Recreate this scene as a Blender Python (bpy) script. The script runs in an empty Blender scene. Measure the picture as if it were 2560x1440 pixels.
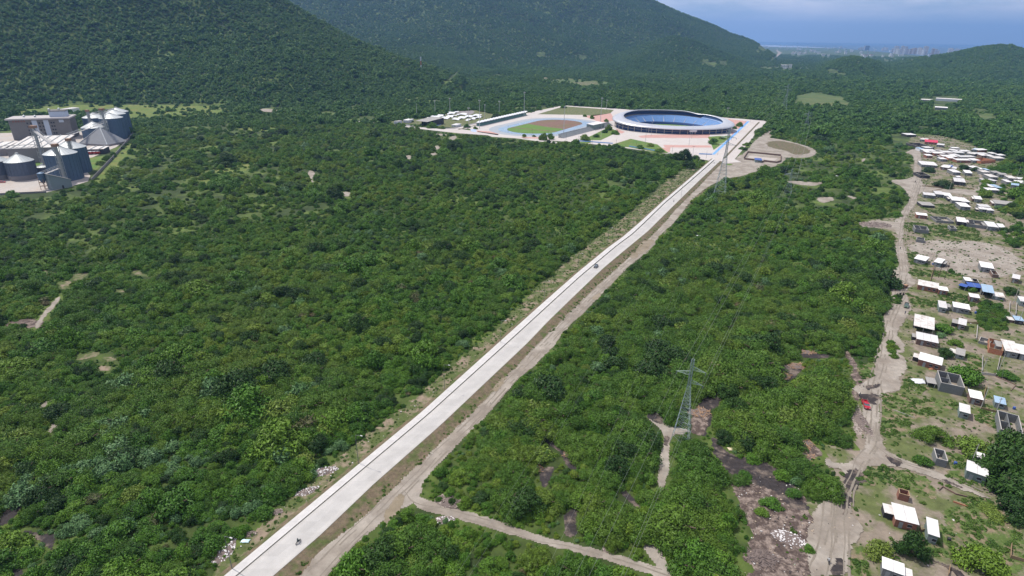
import bpy, bmesh, math, random
import numpy as np
from mathutils import Vector, Matrix
random.seed(7); RS = np.random.RandomState(11)
sc = bpy.context.scene
COL = sc.collection
R = math.radians

# ------------------------------------------------------------------ camera, sky, sun
F = 1450.; PITCH = R(23.4); ROLL = R(0.8); H = 120.
SUN_EL = R(62); SUN_DIR = Vector((-0.88, 0.47, 0)).normalized() * math.cos(SUN_EL) + Vector((0, 0, math.sin(SUN_EL)))
EXPO = 0.0
cam = bpy.data.cameras.new('camera'); co = bpy.data.objects.new('camera', cam); COL.objects.link(co)
co.location = (0, 0, H)
co.rotation_euler = (Matrix.Rotation(R(90) - PITCH, 3, 'X') @ Matrix.Rotation(ROLL, 3, 'Z')).to_euler()
cam.sensor_width = 36; cam.lens = F / 2560 * 36; cam.clip_start = 0.5; cam.clip_end = 90000
sc.camera = co
w = bpy.data.worlds.new('World'); sc.world = w; w.use_nodes = True
nt = w.node_tree; N = nt.nodes; L = nt.links
bg = N['Background']; bg.inputs[1].default_value = 0.10
sky = N.new('ShaderNodeTexSky'); sky.sky_type = 'NISHITA'; sky.sun_disc = False
sky.sun_elevation = SUN_EL; sky.sun_rotation = math.atan2(SUN_DIR.x, SUN_DIR.y)
sky.altitude = 100; sky.air_density = 1.0; sky.dust_density = 0.4; sky.ozone_density = 2.0
# broken high cloud, thicker towards the upper sky
tc = N.new('ShaderNodeTexCoord'); mp = N.new('ShaderNodeMapping'); mp.inputs['Scale'].default_value = (2.2, 2.2, 11)
nz = N.new('ShaderNodeTexNoise'); nz.inputs['Scale'].default_value = 2.3; nz.inputs['Detail'].default_value = 8; nz.inputs['Roughness'].default_value = 0.58
cr = N.new('ShaderNodeValToRGB'); cr.color_ramp.elements[0].position = 0.38; cr.color_ramp.elements[1].position = 0.60
sep = N.new('ShaderNodeSeparateXYZ'); mr = N.new('ShaderNodeMapRange')
mr.inputs[1].default_value = 0.012; mr.inputs[2].default_value = 0.05
ml = N.new('ShaderNodeMath'); ml.operation = 'MULTIPLY'
mx = N.new('ShaderNodeMix'); mx.data_type = 'RGBA'; mx.inputs[7].default_value = (11, 10.6, 11.4, 1)
L.new(tc.outputs['Generated'], mp.inputs[0]); L.new(mp.outputs[0], nz.inputs[0]); L.new(nz.outputs[0], cr.inputs[0])
L.new(tc.outputs['Generated'], sep.inputs[0]); L.new(sep.outputs[2], mr.inputs[0])
L.new(cr.outputs[0], ml.inputs[0]); L.new(mr.outputs[0], ml.inputs[1])
vr = N.new('ShaderNodeMapRange'); vr.inputs[1].default_value = 0.0; vr.inputs[2].default_value = 0.22; vr.inputs[3].default_value = 0.75; vr.inputs[4].default_value = 0.0
vx = N.new('ShaderNodeMix'); vx.data_type = 'RGBA'; vx.inputs[7].default_value = (5.8, 7.0, 9.6, 1)
L.new(sep.outputs[2], vr.inputs[0]); L.new(vr.outputs[0], vx.inputs[0]); L.new(sky.outputs[0], vx.inputs[6]); L.new(vx.outputs[2], mx.inputs[6]); L.new(ml.outputs[0], mx.inputs[0]); L.new(mx.outputs[2], bg.inputs[0])
sl = bpy.data.lights.new('sun', 'SUN'); sl.energy = 4.8; sl.angle = R(0.53); sl.color = (1, 0.94, 0.85)
so = bpy.data.objects.new('sun', sl); COL.objects.link(so); so.location = (0, 0, 600)
so.rotation_euler = SUN_DIR.to_track_quat('Z', 'Y').to_euler()
sc.view_settings.view_transform = 'Standard'; sc.view_settings.look = 'None'; sc.view_settings.exposure = EXPO; sc.view_settings.gamma = 1
sc.render.engine = 'CYCLES'
sc.cycles.use_denoising = True
sc.cycles.max_bounces = 4; sc.cycles.diffuse_bounces = 2; sc.cycles.glossy_bounces = 2; sc.cycles.transparent_max_bounces = 8; sc.cycles.volume_bounces = 0

# ------------------------------------------------------------------ survey: bearings of the photo turned into ground points
def rays(px, py):
    a = np.asarray(px, float) - 1280; b = 720 - np.asarray(py, float)
    c, s = math.cos(ROLL), math.sin(ROLL)
    u = a * c - b * s; v = a * s + b * c
    cp, sp = math.cos(PITCH), math.sin(PITCH)
    return u, F * cp + v * sp, -F * sp + v * cp
def P(px, py, z=0.):
    x, y, ww = rays(px, py); t = (z - H) / ww
    return Vector((float(x * t), float(y * t), z))
def proj(X, Y, Z):
    cp, sp = math.cos(PITCH), math.sin(PITCH)
    z = Z - H; d = Y * cp - z * sp
    v = (Y * sp + z * cp) * F / d; u = X * F / d
    c, s = math.cos(ROLL), math.sin(ROLL)
    return 1280 + u * c + v * s, 720 - (-u * s + v * c), d
def q(ox, oy, s, pts): return [(ox + x / s, oy + y / s) for x, y in pts]
def height_to(base, top_y):
    b = P(*base); lo, hi = 0.5, 120
    for _ in range(40):
        m = (lo + hi) / 2
        if proj(b.x, b.y, m)[1] > top_y: lo = m
        else: hi = m
    return lo

# ------------------------------------------------------------------ noise
def _h(ix, iy, seed):
    n = (ix.astype(np.int64) * 374761393 + iy.astype(np.int64) * 668265263 + seed * 974634777) & 0x7fffffff
    n = ((n ^ (n >> 13)) * 1274126177) & 0x7fffffff
    return ((n ^ (n >> 16)) & 0xffff) / 65535.0
def vnoise(x, y, seed=0):
    x0 = np.floor(x); y0 = np.floor(y); fx = x - x0; fy = y - y0
    fx = fx * fx * (3 - 2 * fx); fy = fy * fy * (3 - 2 * fy)
    a = _h(x0, y0, seed); b = _h(x0 + 1, y0, seed); c = _h(x0, y0 + 1, seed); d = _h(x0 + 1, y0 + 1, seed)
    return (a + (b - a) * fx) * (1 - fy) + (c + (d - c) * fx) * fy
def fbm(x, y, seed=0, o=4):
    r = 0; a = 1; t = 0
    for k in range(o):
        r = r + a * vnoise(x * 2 ** k + 17 * k, y * 2 ** k - 9 * k, seed + k); t += a; a *= .5
    return r / t            # 0..1

# ------------------------------------------------------------------ materials
MATS = {}
def mat(name, col, rough=0.8, var=0.15, scale=1.0, col2=None, mix=(0.4, 0.6), metal=0.0, spec=0.3, wave=None, bump=0.0, obj_rand=0.0, brick=None):
    """noise-varied principled material; col2 appears where a second noise passes mix"""
    if name in MATS: return MATS[name]
    m = bpy.data.materials.new(name); m.use_nodes = True; t = m.node_tree; n = t.nodes; l = t.links
    b = n['Principled BSDF']; b.inputs['Roughness'].default_value = rough; b.inputs['Metallic'].default_value = metal
    b.inputs['Specular IOR Level'].default_value = spec
    geo = n.new('ShaderNodeNewGeometry')
    out = None
    if col2:
        z = n.new('ShaderNodeTexNoise'); z.inputs['Scale'].default_value = scale; z.inputs['Detail'].default_value = 7; z.inputs['Roughness'].default_value = .62
        l.new(geo.outputs['Position'], z.inputs['Vector'])
        r = n.new('ShaderNodeMapRange'); r.inputs[1].default_value = mix[0]; r.inputs[2].default_value = mix[1]; l.new(z.outputs[0], r.inputs[0])
        x = n.new('ShaderNodeMix'); x.data_type = 'RGBA'; x.inputs[6].default_value = (*col, 1); x.inputs[7].default_value = (*col2, 1)
        l.new(r.outputs[0], x.inputs[0]); out = x.outputs[2]
    if brick:
        tc = n.new('ShaderNodeTexCoord')
        k = n.new('ShaderNodeTexBrick'); k.inputs['Scale'].default_value = 1; k.inputs['Brick Width'].default_value = brick[0]; k.inputs['Row Height'].default_value = brick[1]
        k.inputs['Mortar Size'].default_value = brick[2]; k.offset = brick[4] if len(brick) > 4 else .5
        l.new(tc.outputs['UV'], k.inputs['Vector'])
        c2 = tuple(v * .9 for v in col); k.inputs['Color1'].default_value = (*col, 1); k.inputs['Color2'].default_value = (*c2, 1)
        k.inputs['Mortar'].default_value = (*[v * brick[3] for v in col], 1); out = k.outputs[0]
    v2 = n.new('ShaderNodeTexNoise'); v2.inputs['Scale'].default_value = scale * 3.7; v2.inputs['Detail'].default_value = 6; v2.inputs['Roughness'].default_value = .7
    l.new(geo.outputs['Position'], v2.inputs['Vector'])
    r2 = n.new('ShaderNodeMapRange'); r2.inputs[1].default_value = .3; r2.inputs[2].default_value = .7; r2.inputs[3].default_value = 1 - var; r2.inputs[4].default_value = 1 + var
    l.new(v2.outputs[0], r2.inputs[0])
    fac = r2.outputs[0]
    if wave:
        tcw = n.new('ShaderNodeTexCoord')
        wv = n.new('ShaderNodeTexWave'); wv.inputs['Scale'].default_value = wave[0]; wv.bands_direction = wave[1]; l.new(tcw.outputs['UV'], wv.inputs['Vector'])
        rw = n.new('ShaderNodeMapRange'); rw.inputs[3].default_value = 1 - wave[2]; rw.inputs[4].default_value = 1.0; l.new(wv.outputs[1], rw.inputs[0])
        mm = n.new('ShaderNodeMath'); mm.operation = 'MULTIPLY'; l.new(fac, mm.inputs[0]); l.new(rw.outputs[0], mm.inputs[1]); fac = mm.outputs[0]
    hs = n.new('ShaderNodeHueSaturation')
    if obj_rand:
        oi = n.new('ShaderNodeObjectInfo'); ro = n.new('ShaderNodeMapRange'); ro.inputs[3].default_value = 1 - obj_rand; ro.inputs[4].default_value = 1 + obj_rand * .5
        l.new(oi.outputs['Random'], ro.inputs[0]); mm = n.new('ShaderNodeMath'); mm.operation = 'MULTIPLY'; l.new(fac, mm.inputs[0]); l.new(ro.outputs[0], mm.inputs[1]); fac = mm.outputs[0]
    l.new(fac, hs.inputs['Value'])
    if out is None: hs.inputs['Color'].default_value = (*col, 1)
    else: l.new(out, hs.inputs['Color'])
    l.new(hs.outputs[0], b.inputs['Base Color'])
    if bump:
        bp = n.new('ShaderNodeBump'); bp.inputs['Strength'].default_value = bump; bp.inputs['Distance'].default_value = .15
        l.new(v2.outputs[0], bp.inputs['Height']); l.new(bp.outputs[0], b.inputs['Normal'])
    MATS[name] = m; return m

def leafmat(name, cols, patch=0.012):
    """foliage: colour varies by tree, by patch of wood and by leaf"""
    m = bpy.data.materials.new(name); m.use_nodes = True; t = m.node_tree; n = t.nodes; l = t.links
    b = n['Principled BSDF']; b.inputs['Roughness'].default_value = .55; b.inputs['Specular IOR Level'].default_value = .25
    oi = n.new('ShaderNodeObjectInfo')
    nz = n.new('ShaderNodeTexNoise'); nz.inputs['Scale'].default_value = patch; nz.inputs['Detail'].default_value = 3; l.new(oi.outputs['Location'], nz.inputs['Vector'])
    a = n.new('ShaderNodeMath'); a.operation = 'MULTIPLY_ADD'; a.inputs[1].default_value = 1.7; a.inputs[2].default_value = -.6; l.new(nz.outputs[0], a.inputs[0])
    c = n.new('ShaderNodeMath'); c.operation = 'MULTIPLY_ADD'; c.inputs[1].default_value = .7; l.new(oi.outputs['Random'], c.inputs[0]); l.new(a.outputs[0], c.inputs[2])
    r = n.new('ShaderNodeValToRGB'); cr = r.color_ramp
    while len(cr.elements) < len(cols): cr.elements.new(.5)
    for k, cc in enumerate(cols): cr.elements[k].position = k / (len(cols) - 1); cr.elements[k].color = (cc[0] * 1.14, cc[1] * 1.27, cc[2] * 1.05, 1)
    l.new(c.outputs[0], r.inputs[0])
    tc = n.new('ShaderNodeTexCoord'); n2 = n.new('ShaderNodeTexNoise'); n2.inputs['Scale'].default_value = 5; n2.inputs['Detail'].default_value = 4
    l.new(tc.outputs['Object'], n2.inputs['Vector'])
    r2 = n.new('ShaderNodeMapRange'); r2.inputs[1].default_value = .3; r2.inputs[2].default_value = .7; r2.inputs[3].default_value = .6; r2.inputs[4].default_value = 1.4; l.new(n2.outputs[0], r2.inputs[0])
    hs = n.new('ShaderNodeHueSaturation'); l.new(r2.outputs[0], hs.inputs['Value']); l.new(r.outputs[0], hs.inputs['Color']); l.new(hs.outputs[0], b.inputs['Base Color'])
    MATS[name] = m; return m

# ------------------------------------------------------------------ mesh helpers
def tag(o, label=None, cat=None, group=None, kind=None):
    if label: o['label'] = label
    if cat: o['category'] = cat
    if group: o['group'] = group
    if kind: o['kind'] = kind
    return o
def link(name, me, m=None, parent=None, loc=None):
    o = bpy.data.objects.new(name, me); COL.objects.link(o)
    if m is not None and not me.materials: me.materials.append(m)
    if parent is not None: o.parent = parent
    if loc is not None: o.location = loc
    return o
def empty(name, loc, rz=0, **k):
    o = bpy.data.objects.new(name, None); COL.objects.link(o); o.location = loc; o.rotation_euler.z = rz; o.empty_display_size = .5
    return tag(o, **k)
def np_mesh(name, V, Fc, smooth=False):
    me = bpy.data.meshes.new(name); V = np.asarray(V, np.float32); Fc = np.asarray(Fc, np.int32)
    me.vertices.add(len(V)); me.vertices.foreach_set('co', V.ravel())
    k = Fc.shape[1]; me.loops.add(Fc.size); me.loops.foreach_set('vertex_index', Fc.ravel())
    me.polygons.add(len(Fc)); me.polygons.foreach_set('loop_start', np.arange(0, Fc.size, k, dtype=np.int32)); me.polygons.foreach_set('loop_total', np.full(len(Fc), k, np.int32))
    if smooth: me.polygons.foreach_set('use_smooth', np.ones(len(Fc), bool))
    me.update(); me.validate(); return me
class MB:
    """collects primitives, links them as one mesh (in the thing's own frame)"""
    def __init__(s): s.v = []; s.f = []
    def quad_box(s, base4, z0, z1):      # base4: four (x,y) ccw ; z0/z1 numbers or lists
        n = len(s.v); z0 = z0 if isinstance(z0, (list, tuple)) else [z0] * 4; z1 = z1 if isinstance(z1, (list, tuple)) else [z1] * 4
        s.v += [(p[0], p[1], z0[i]) for i, p in enumerate(base4)] + [(p[0], p[1], z1[i]) for i, p in enumerate(base4)]
        s.f += [(n + 3, n + 2, n + 1, n), (n + 4, n + 5, n + 6, n + 7)] + [(n + i, n + (i + 1) % 4, n + 4 + (i + 1) % 4, n + 4 + i) for i in range(4)]
        return s
    def box(s, x0, x1, y0, y1, z0, z1): return s.quad_box([(x0, y0), (x1, y0), (x1, y1), (x0, y1)], z0, z1)
    def tube(s, a, b, r0, r1=None, n=6):
        a = Vector(a); b = Vector(b); r1 = r0 if r1 is None else r1; d = b - a
        if d.length < 1e-6: return s
        m = d.to_track_quat('Z', 'Y').to_matrix(); k = len(s.v)
        for p, r in ((a, r0), (b, r1)):
            for i in range(n):
                s.v.append(tuple(p + m @ Vector((r * math.cos(6.28318 * i / n), r * math.sin(6.28318 * i / n), 0))))
        s.f += [(k + i, k + (i + 1) % n, k + n + (i + 1) % n, k + n + i) for i in range(n)] + [tuple(k + n - 1 - i for i in range(n)), tuple(k + n + i for i in range(n))]
        return s
    def lathe(s, prof, n=24, c=(0, 0, 0)):
        k = len(s.v)
        for r, z in prof:
            for i in range(n): s.v.append((c[0] + r * math.cos(6.28318 * i / n), c[1] + r * math.sin(6.28318 * i / n), c[2] + z))
        for j in range(len(prof) - 1):
            for i in range(n): s.f.append((k + j * n + i, k + j * n + (i + 1) % n, k + (j + 1) * n + (i + 1) % n, k + (j + 1) * n + i))
        return s
    def prism(s, prof, y0, y1):          # profile of (x,z) extruded along y
        n = len(s.v); k = len(prof)
        s.v += [(x, y0, z) for x, z in prof] + [(x, y1, z) for x, z in prof]
        s.f += [tuple(range(n, n + k)), tuple(range(n + 2 * k - 1, n + k - 1, -1))] + [(n + i, n + k + i, n + k + (i + 1) % k, n + (i + 1) % k) for i in range(k)]
        return s
    def face(s, pts): n = len(s.v); s.v += [tuple(p) for p in pts]; s.f.append(tuple(range(n, n + len(pts)))); return s
    def build(s, name, m, parent=None, smooth=False, uv=None, bevel=0, loc=None):
        me = bpy.data.meshes.new(name); me.from_pydata(s.v, [], s.f); me.update()
        bm = bmesh.new(); bm.from_mesh(me); bmesh.ops.recalc_face_normals(bm, faces=bm.faces)
        if bevel: bmesh.ops.bevel(bm, geom=bm.edges[:], offset=bevel, segments=2, affect='EDGES', clamp_overlap=True)
        if uv != 'none':
            ul = bm.loops.layers.uv.new('UVMap')
            for f in bm.faces:
                nn = f.normal
                for lp in f.loops:
                    c = lp.vert.co
                    if abs(nn.z) > .6: lp[ul].uv = (c.x, c.y)
                    else:
                        t = Vector((-nn.y, nn.x)); t = t.normalized() if t.length > 0 else Vector((1, 0)); lp[ul].uv = (c.x * t.x + c.y * t.y, c.z)
        bm.to_mesh(me); bm.free()
        if smooth:
            for p in me.polygons: p.use_smooth = True
        return link(name, me, m, parent, loc)

def chaikin(pts, n=2):
    p = np.array(pts, float)
    for _ in range(n):
        qn = np.roll(p, -1, 0); p = np.stack([p * .75 + qn * .25, p * .25 + qn * .75], 1).reshape(-1, 2)
    return p
def inside(x, y, poly):
    poly = np.asarray(poly, float); r = np.zeros(x.shape, bool); n = len(poly)
    for i in range(n):
        x0, y0 = poly[i]; x1, y1 = poly[(i + 1) % n]
        c = ((y0 > y) != (y1 > y))
        with np.errstate(divide='ignore', invalid='ignore'):
            r ^= c & (x < (x1 - x0) * (y - y0) / (y1 - y0 + 1e-12) + x0)
    return r
def sdf(x, y, poly):
    d = np.full(x.shape, 1e9); n = len(poly)
    for i in range(n):
        ax, ay = poly[i]; bx, by = poly[(i + 1) % n]; dx, dy = bx - ax, by - ay
        t = np.clip(((x - ax) * dx + (y - ay) * dy) / (dx * dx + dy * dy + 1e-12), 0, 1)
        d = np.minimum(d, np.hypot(x - ax - t * dx, y - ay - t * dy))
    return np.where(inside(x, y, poly), d, -d)
SOFT = []; NS = [0]
EXC = []          # ground kept free of wood, as seen outlines
def sheet(name, poly, m, z, cell=1.0, amp=1.5, sc_=4.0, exc=True, label=None, cat=None, rnd=2, parent=None, kind='structure', bumpy=0, soft=False):
    """an organic patch of ground lying z above the sheet below"""
    NS[0] += 1; z = z + .003 * (NS[0] % 7)
    if soft: SOFT.append(poly)
    elif exc: EXC.append(poly)
    w_ = np.array([P(*p)[:2] for p in poly]); w_ = chaikin(w_, rnd) if rnd else w_
    x0, y0 = w_.min(0) - amp; x1, y1 = w_.max(0) + amp
    gx = np.arange(x0, x1 + cell, cell); gy = np.arange(y0, y1 + cell, cell)
    X, Y = np.meshgrid(gx, gy, indexing='ij'); cx = X[:-1, :-1] + cell / 2; cy = Y[:-1, :-1] + cell / 2
    keep = sdf(cx, cy, w_) + amp * (fbm(cx / sc_, cy / sc_, 5) * 2 - 1) * 1.3 > 0
    idx = np.arange(X.size).reshape(X.shape); a = idx[:-1, :-1][keep]; b = idx[1:, :-1][keep]; c = idx[1:, 1:][keep]; d = idx[:-1, 1:][keep]
    Fc = np.stack([a, b, c, d], 1)
    if len(Fc) == 0: return None
    u, inv = np.unique(Fc, return_inverse=True); X = X.ravel()[u]; Y = Y.ravel()[u]
    Z = z + bumpy * (fbm(X / 1.3, Y / 1.3, 9) - .5) if bumpy else np.full(len(u), z)
    me = np_mesh(name, np.stack([X, Y, Z], 1), inv.reshape(-1, 4))
    o = link(name, me, m, parent)
    return tag(o, label, cat, None, kind)
def flat(name, poly, m, z, exc=True, kind='structure', thick=0.0, parent=None, label=None, cat=None):
    """clean-edged sheet from an outline"""
    if exc: EXC.append(poly)
    pts = [P(*p) for p in poly]; mb = MB(); mb.face([(p.x, p.y, z) for p in pts])
    o = mb.build(name, m, parent); 
    for p in o.data.polygons:
        if p.normal.z < 0: o.data.flip_normals(); break
    return tag(o, label, cat, None, kind)
def strip(name, left, right, m, z, kerb=0, kind='structure', exc=True):
    """road surface between two edges, uv in metres"""
    if exc: EXC.append(left + right[::-1])
    def samp(pl, n):
        w_ = [P(*p) for p in pl]; d = [0]
        for i in range(1, len(w_)): d.append(d[-1] + (w_[i] - w_[i - 1]).length)
        t = np.linspace(0, d[-1], n); return np.stack([np.interp(t, d, [v.x for v in w_]), np.interp(t, d, [v.y for v in w_])], 1), d[-1]
    n = 120; A, la = samp(left, n); B, lb = samp(right, n)
    V = []; Fc = []; UV = []
    rows = 5
    for i in range(n):
        for j in range(rows):
            t = j / (rows - 1); V.append((*(A[i] * (1 - t) + B[i] * t), z)); UV.append((t * np.linalg.norm(B[i] - A[i]), i / (n - 1) * la))
    for i in range(n - 1):
        for j in range(rows - 1): a = i * rows + j; Fc.append((a, a + 1, a + rows + 1, a + rows))
    base = len(V)
    if kerb:      # skirts down both long edges
        for j in (0, rows - 1):
            for i in range(n):
                V.append((V[i * rows + j][0], V[i * rows + j][1], z - kerb)); UV.append((0, i / (n - 1) * la))
        for s_, j in enumerate((0, rows - 1)):
            for i in range(n - 1):
                a = i * rows + j; b = base + s_ * n + i; Fc.append((a, a + rows, b + 1, b))
    me = np_mesh(name, V, Fc); ul = me.uv_layers.new(name='UVMap'); li = np.zeros(len(me.loops), np.int32); me.loops.foreach_get('vertex_index', li)
    ul.data.foreach_set('uv', np.array(UV, np.float32)[li].ravel())
    return tag(link(name, me, m), kind=kind)
# ------------------------------------------------------------------ terrain
HILLS = []
def hill(sil, foot, p=1.25, fold=.16, fs=260., seed=1, drop=1.0):
    """sil: (px,py,ridge distance); foot: (px,py) on the plain"""
    a, Rr, Z = [], [], []
    for px, py, r in sil:
        x, y, w_ = rays(px, py); g = math.hypot(x, y); a.append(math.atan2(x, y)); Rr.append(r); Z.append(max(0., H + r * w_ / g))
    fa, fr = [], []
    for px, py in foot:
        v = P(px, py); fa.append(math.atan2(v.x, v.y)); fr.append(math.hypot(v.x, v.y))
    HILLS.append((a, Rr, Z, fa, fr, p, fold, fs, seed, drop))
hill([(-700, -150, 1700), (-300, -230, 1800), (0, -230, 1850), (300, -170, 1850), (500, -92, 1800), (700, 0, 1750), (800, 50, 1700), (880, 96, 1640), (950, 127, 1600), (1030, 160, 1550), (1100, 192, 1500), (1180, 222, 1400)],
     [(-700, 330), (-200, 285), (0, 272), (200, 262), (400, 262), (560, 266), (700, 270), (850, 262), (960, 250), (1060, 238), (1200, 228)], 1.2, .30, 330, 3)
hill([(300, -60, 4300), (600, -60, 4300), (760, -70, 4200), (1000, -120, 4200), (1300, -150, 4200), (1500, -85, 4200), (1640, -3, 4200), (1700, 30, 4200), (1790, 68, 4250), (1825, 86, 4300), (1855, 96, 4300), (1880, 105, 4200), (1905, 118, 4000), (1925, 134, 3800), (1940, 150, 3600)],
     [(300, 190), (800, 180), (1000, 172), (1200, 172), (1500, 165), (1700, 172), (1850, 172), (1950, 168), (2000, 160)], 1.35, .48, 620, 21, .6)
hill([(1480, 160, 3100), (1560, 132, 3100), (1620, 110, 3100), (1690, 92, 3100), (1740, 106, 3100), (1790, 128, 3100), (1850, 150, 3100), (1900, 172, 3100)],
     [(1480, 180), (1700, 182), (1900, 180)], 1.1, .2, 200, 31)
hill([(900, 85, 3300), (960, 60, 3300), (1040, 52, 3300), (1120, 88, 3200), (1180, 130, 3100), (1230, 165, 3100)], [(900, 190), (1050, 185), (1240, 182)], 1.1, .25, 200, 37)
hill([(2180, 176, 3700), (2230, 162, 3700), (2290, 150, 3700), (2380, 136, 3600), (2420, 126, 3600), (2460, 119, 3600), (2500, 115, 3600), (2530, 117, 3600), (2560, 127, 3600), (2620, 142, 3600), (2720, 132, 3600), (2900, 120, 3600), (3200, 150, 3600)],
     [(2180, 200), (2300, 200), (2450, 200), (2560, 200), (2900, 215), (3200, 230)], 1.0, .2, 210, 41)
hill([(2040, 182, 2950), (2075, 164, 2950), (2105, 150, 2950), (2135, 147, 2950), (2165, 152, 2950), (2195, 165, 2950), (2235, 186, 2950)],
     [(2040, 192), (2135, 192), (2240, 195)], .8, .2, 120, 51)
def terrain(x, y):
    x = np.asarray(x, float); y = np.asarray(y, float)
    th = np.arctan2(x, y); r = np.hypot(x, y); z = np.zeros(x.shape)
    for a, Rr, Z, fa, fr, p, fold, fs, seed, drop in HILLS:
        Ri = np.interp(th, a, Rr); Zi = np.interp(th, a, Z, left=0, right=0); Fi = np.interp(th, fa, fr)
        s = np.clip((r - Fi) / (Ri - Fi), 0, 1)
        rid = 1 - 2 * np.abs(fbm(x / fs, y / fs, seed, 4) - .5)
        h = Zi * s ** p * (1 + fold * (rid - .82) * 2.2 * (1 - s * .75)) + Zi * .10 * (fbm(x / fs * 3, y / fs * 3, seed + 5, 3) - .5) * s * (1 - s) * 2
        back = np.clip((r - Ri) / (Ri * .8), 0, 1); h = h * (1 - back * back * (3 - 2 * back))
        z = np.maximum(z, np.where(r > Fi, h, 0))
    return z
M_under = mat('forest_floor', (.030, .050, .012), .95, .4, .03, (.085, .125, .026), (.44, .60))
ang = np.radians(np.concatenate([np.arange(-180, -64, 4.), np.arange(-64, 64, .22), np.arange(64, 180.1, 4.)]))
rad = np.concatenate([[0.5], np.geomspace(20, 1000, 60), np.geomspace(1015, 6800, 230), np.geomspace(7300, 14000, 12)])
A_, R_ = np.meshgrid(ang, rad, indexing='ij'); X_ = R_ * np.sin(A_); Y_ = R_ * np.cos(A_); Z_ = terrain(X_, Y_)
na, nr = A_.shape; ii = np.arange(na * nr).reshape(na, nr)
fc = np.stack([ii[:-1, :-1], ii[:-1, 1:], ii[1:, 1:], ii[1:, :-1]], -1).reshape(-1, 4)[:, ::-1]
me = np_mesh('ground', np.stack([X_, Y_, Z_], -1).reshape(-1, 3), fc, True)
if me.polygons[10000].normal.z < 0: me.flip_normals()
tag(link('ground', me, M_under), kind='structure')

# sea beyond the coast
M_sea = bpy.data.materials.new('sea'); M_sea.use_nodes = True
b = M_sea.node_tree.nodes['Principled BSDF']; b.inputs['Base Color'].default_value = (.035, .085, .135, 1); b.inputs['Roughness'].default_value = .6
coast = [P(1700, 113), P(1900, 112), P(2000, 116), P(2100, 121), P(2200, 130), P(2300, 140), P(2400, 146), P(2700, 165)]
mb = MB(); mb.face([(p.x, p.y, 1.2) for p in coast] + [(40000, 20000, 1.2), (52000, 60000, 1.2), (-10000, 60000, 1.2), (1000, 20000, 1.2)])
o = mb.build('sea', M_sea)
if o.data.polygons[0].normal.z < 0: o.data.flip_normals()
tag(o, kind='structure')

# ------------------------------------------------------------------ roads and bare ground
M_conc = mat('road_concrete', (.42, .41, .40), .85, .10, .05, (.36, .34, .32), (.45, .62), brick=(4.2, 4.4, .025, .86, .0))
M_walk = mat('footway_concrete', (.50, .49, .485), .85, .08, .2, brick=(9, 2.2, .03, .84, 0))
M_dirt = mat('pale_dirt', (.30, .27, .235), .95, .20, .08, (.22, .19, .16), (.42, .6), bump=.3)
M_dirt2 = mat('village_earth', (.21, .175, .14), .95, .30, .09, (.095, .115, .04), (.44, .56), bump=.3)
M_verge = mat('dry_verge', (.135, .105, .070), .95, .35, .25, (.075, .095, .030), (.47, .62), bump=.6)
M_red = mat('reddish_earth', (.23, .18, .135), .95, .25, .18, (.075, .10, .03), (.38, .53), bump=.4)
M_char = mat('charcoal_earth', (.034, .029, .030), .95, .45, .22, (.15, .12, .10), (.50, .64), bump=.4)
M_grass = mat('rough_grass', (.075, .115, .028), .95, .35, .30, (.19, .15, .10), (.46, .60), bump=.5)
M_lawn = mat('green_lawn', (.085, .16, .03), .95, .25, .08, (.13, .16, .04), (.45, .6))
M_mead = mat('meadow_grass', (.095, .145, .028), .95, .3, .05, (.15, .16, .045), (.45, .62))
M_debris = mat('debris_ground', (.075, .055, .048), .95, .5, .45, (.22, .175, .15), (.46, .60), bump=.7)
M_wet = mat('damp_earth', (.19, .155, .105), .6, .2, .1, (.24, .20, .15), (.45, .6))
M_rubble = mat('rubble', (.34, .29, .26), .95, .5, 1.2, (.16, .13, .11), (.45, .55), bump=.8)
outer = [(569.7, 1440), (904, 1161), (1049, 1040), (1300, 813), (1362, 757), (1446, 683), (1519, 623), (1556, 596), (1598, 560), (1660, 503), (1722, 450), (1782, 398)]
kerb = [(599, 1440), (919.7, 1168), (1071, 1040), (1300, 832), (1379, 759), (1450, 694), (1540, 618), (1579, 589), (1610, 560), (1660, 511), (1725, 455), (1786, 401)]
right = [(690.5, 1440), (804, 1341), (932, 1218), (1100, 1069), (1320, 860), (1369, 808), (1446, 733), (1508, 673.5), (1556, 633), (1619, 581), (1640, 560), (1662, 538), (1748, 453), (1800, 404)]
def ext(pl, k=1.5): a, b = pl[0], pl[1]; return [(a[0] - (b[0] - a[0]) * .35, a[1] - (b[1] - a[1]) * .35)] + pl
outer, kerb, right = ext(outer), ext(kerb), ext(right)
r0 = right[1]; right[0] = (r0[0] - 105, r0[1] + 93)
strip('road', [(a + 1.2, b + .6) for a, b in kerb], right, M_conc, .80, .78)
strip('pavement', outer, [(a - .6, b - .3) for a, b in kerb], M_walk, .95, .9)
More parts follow.
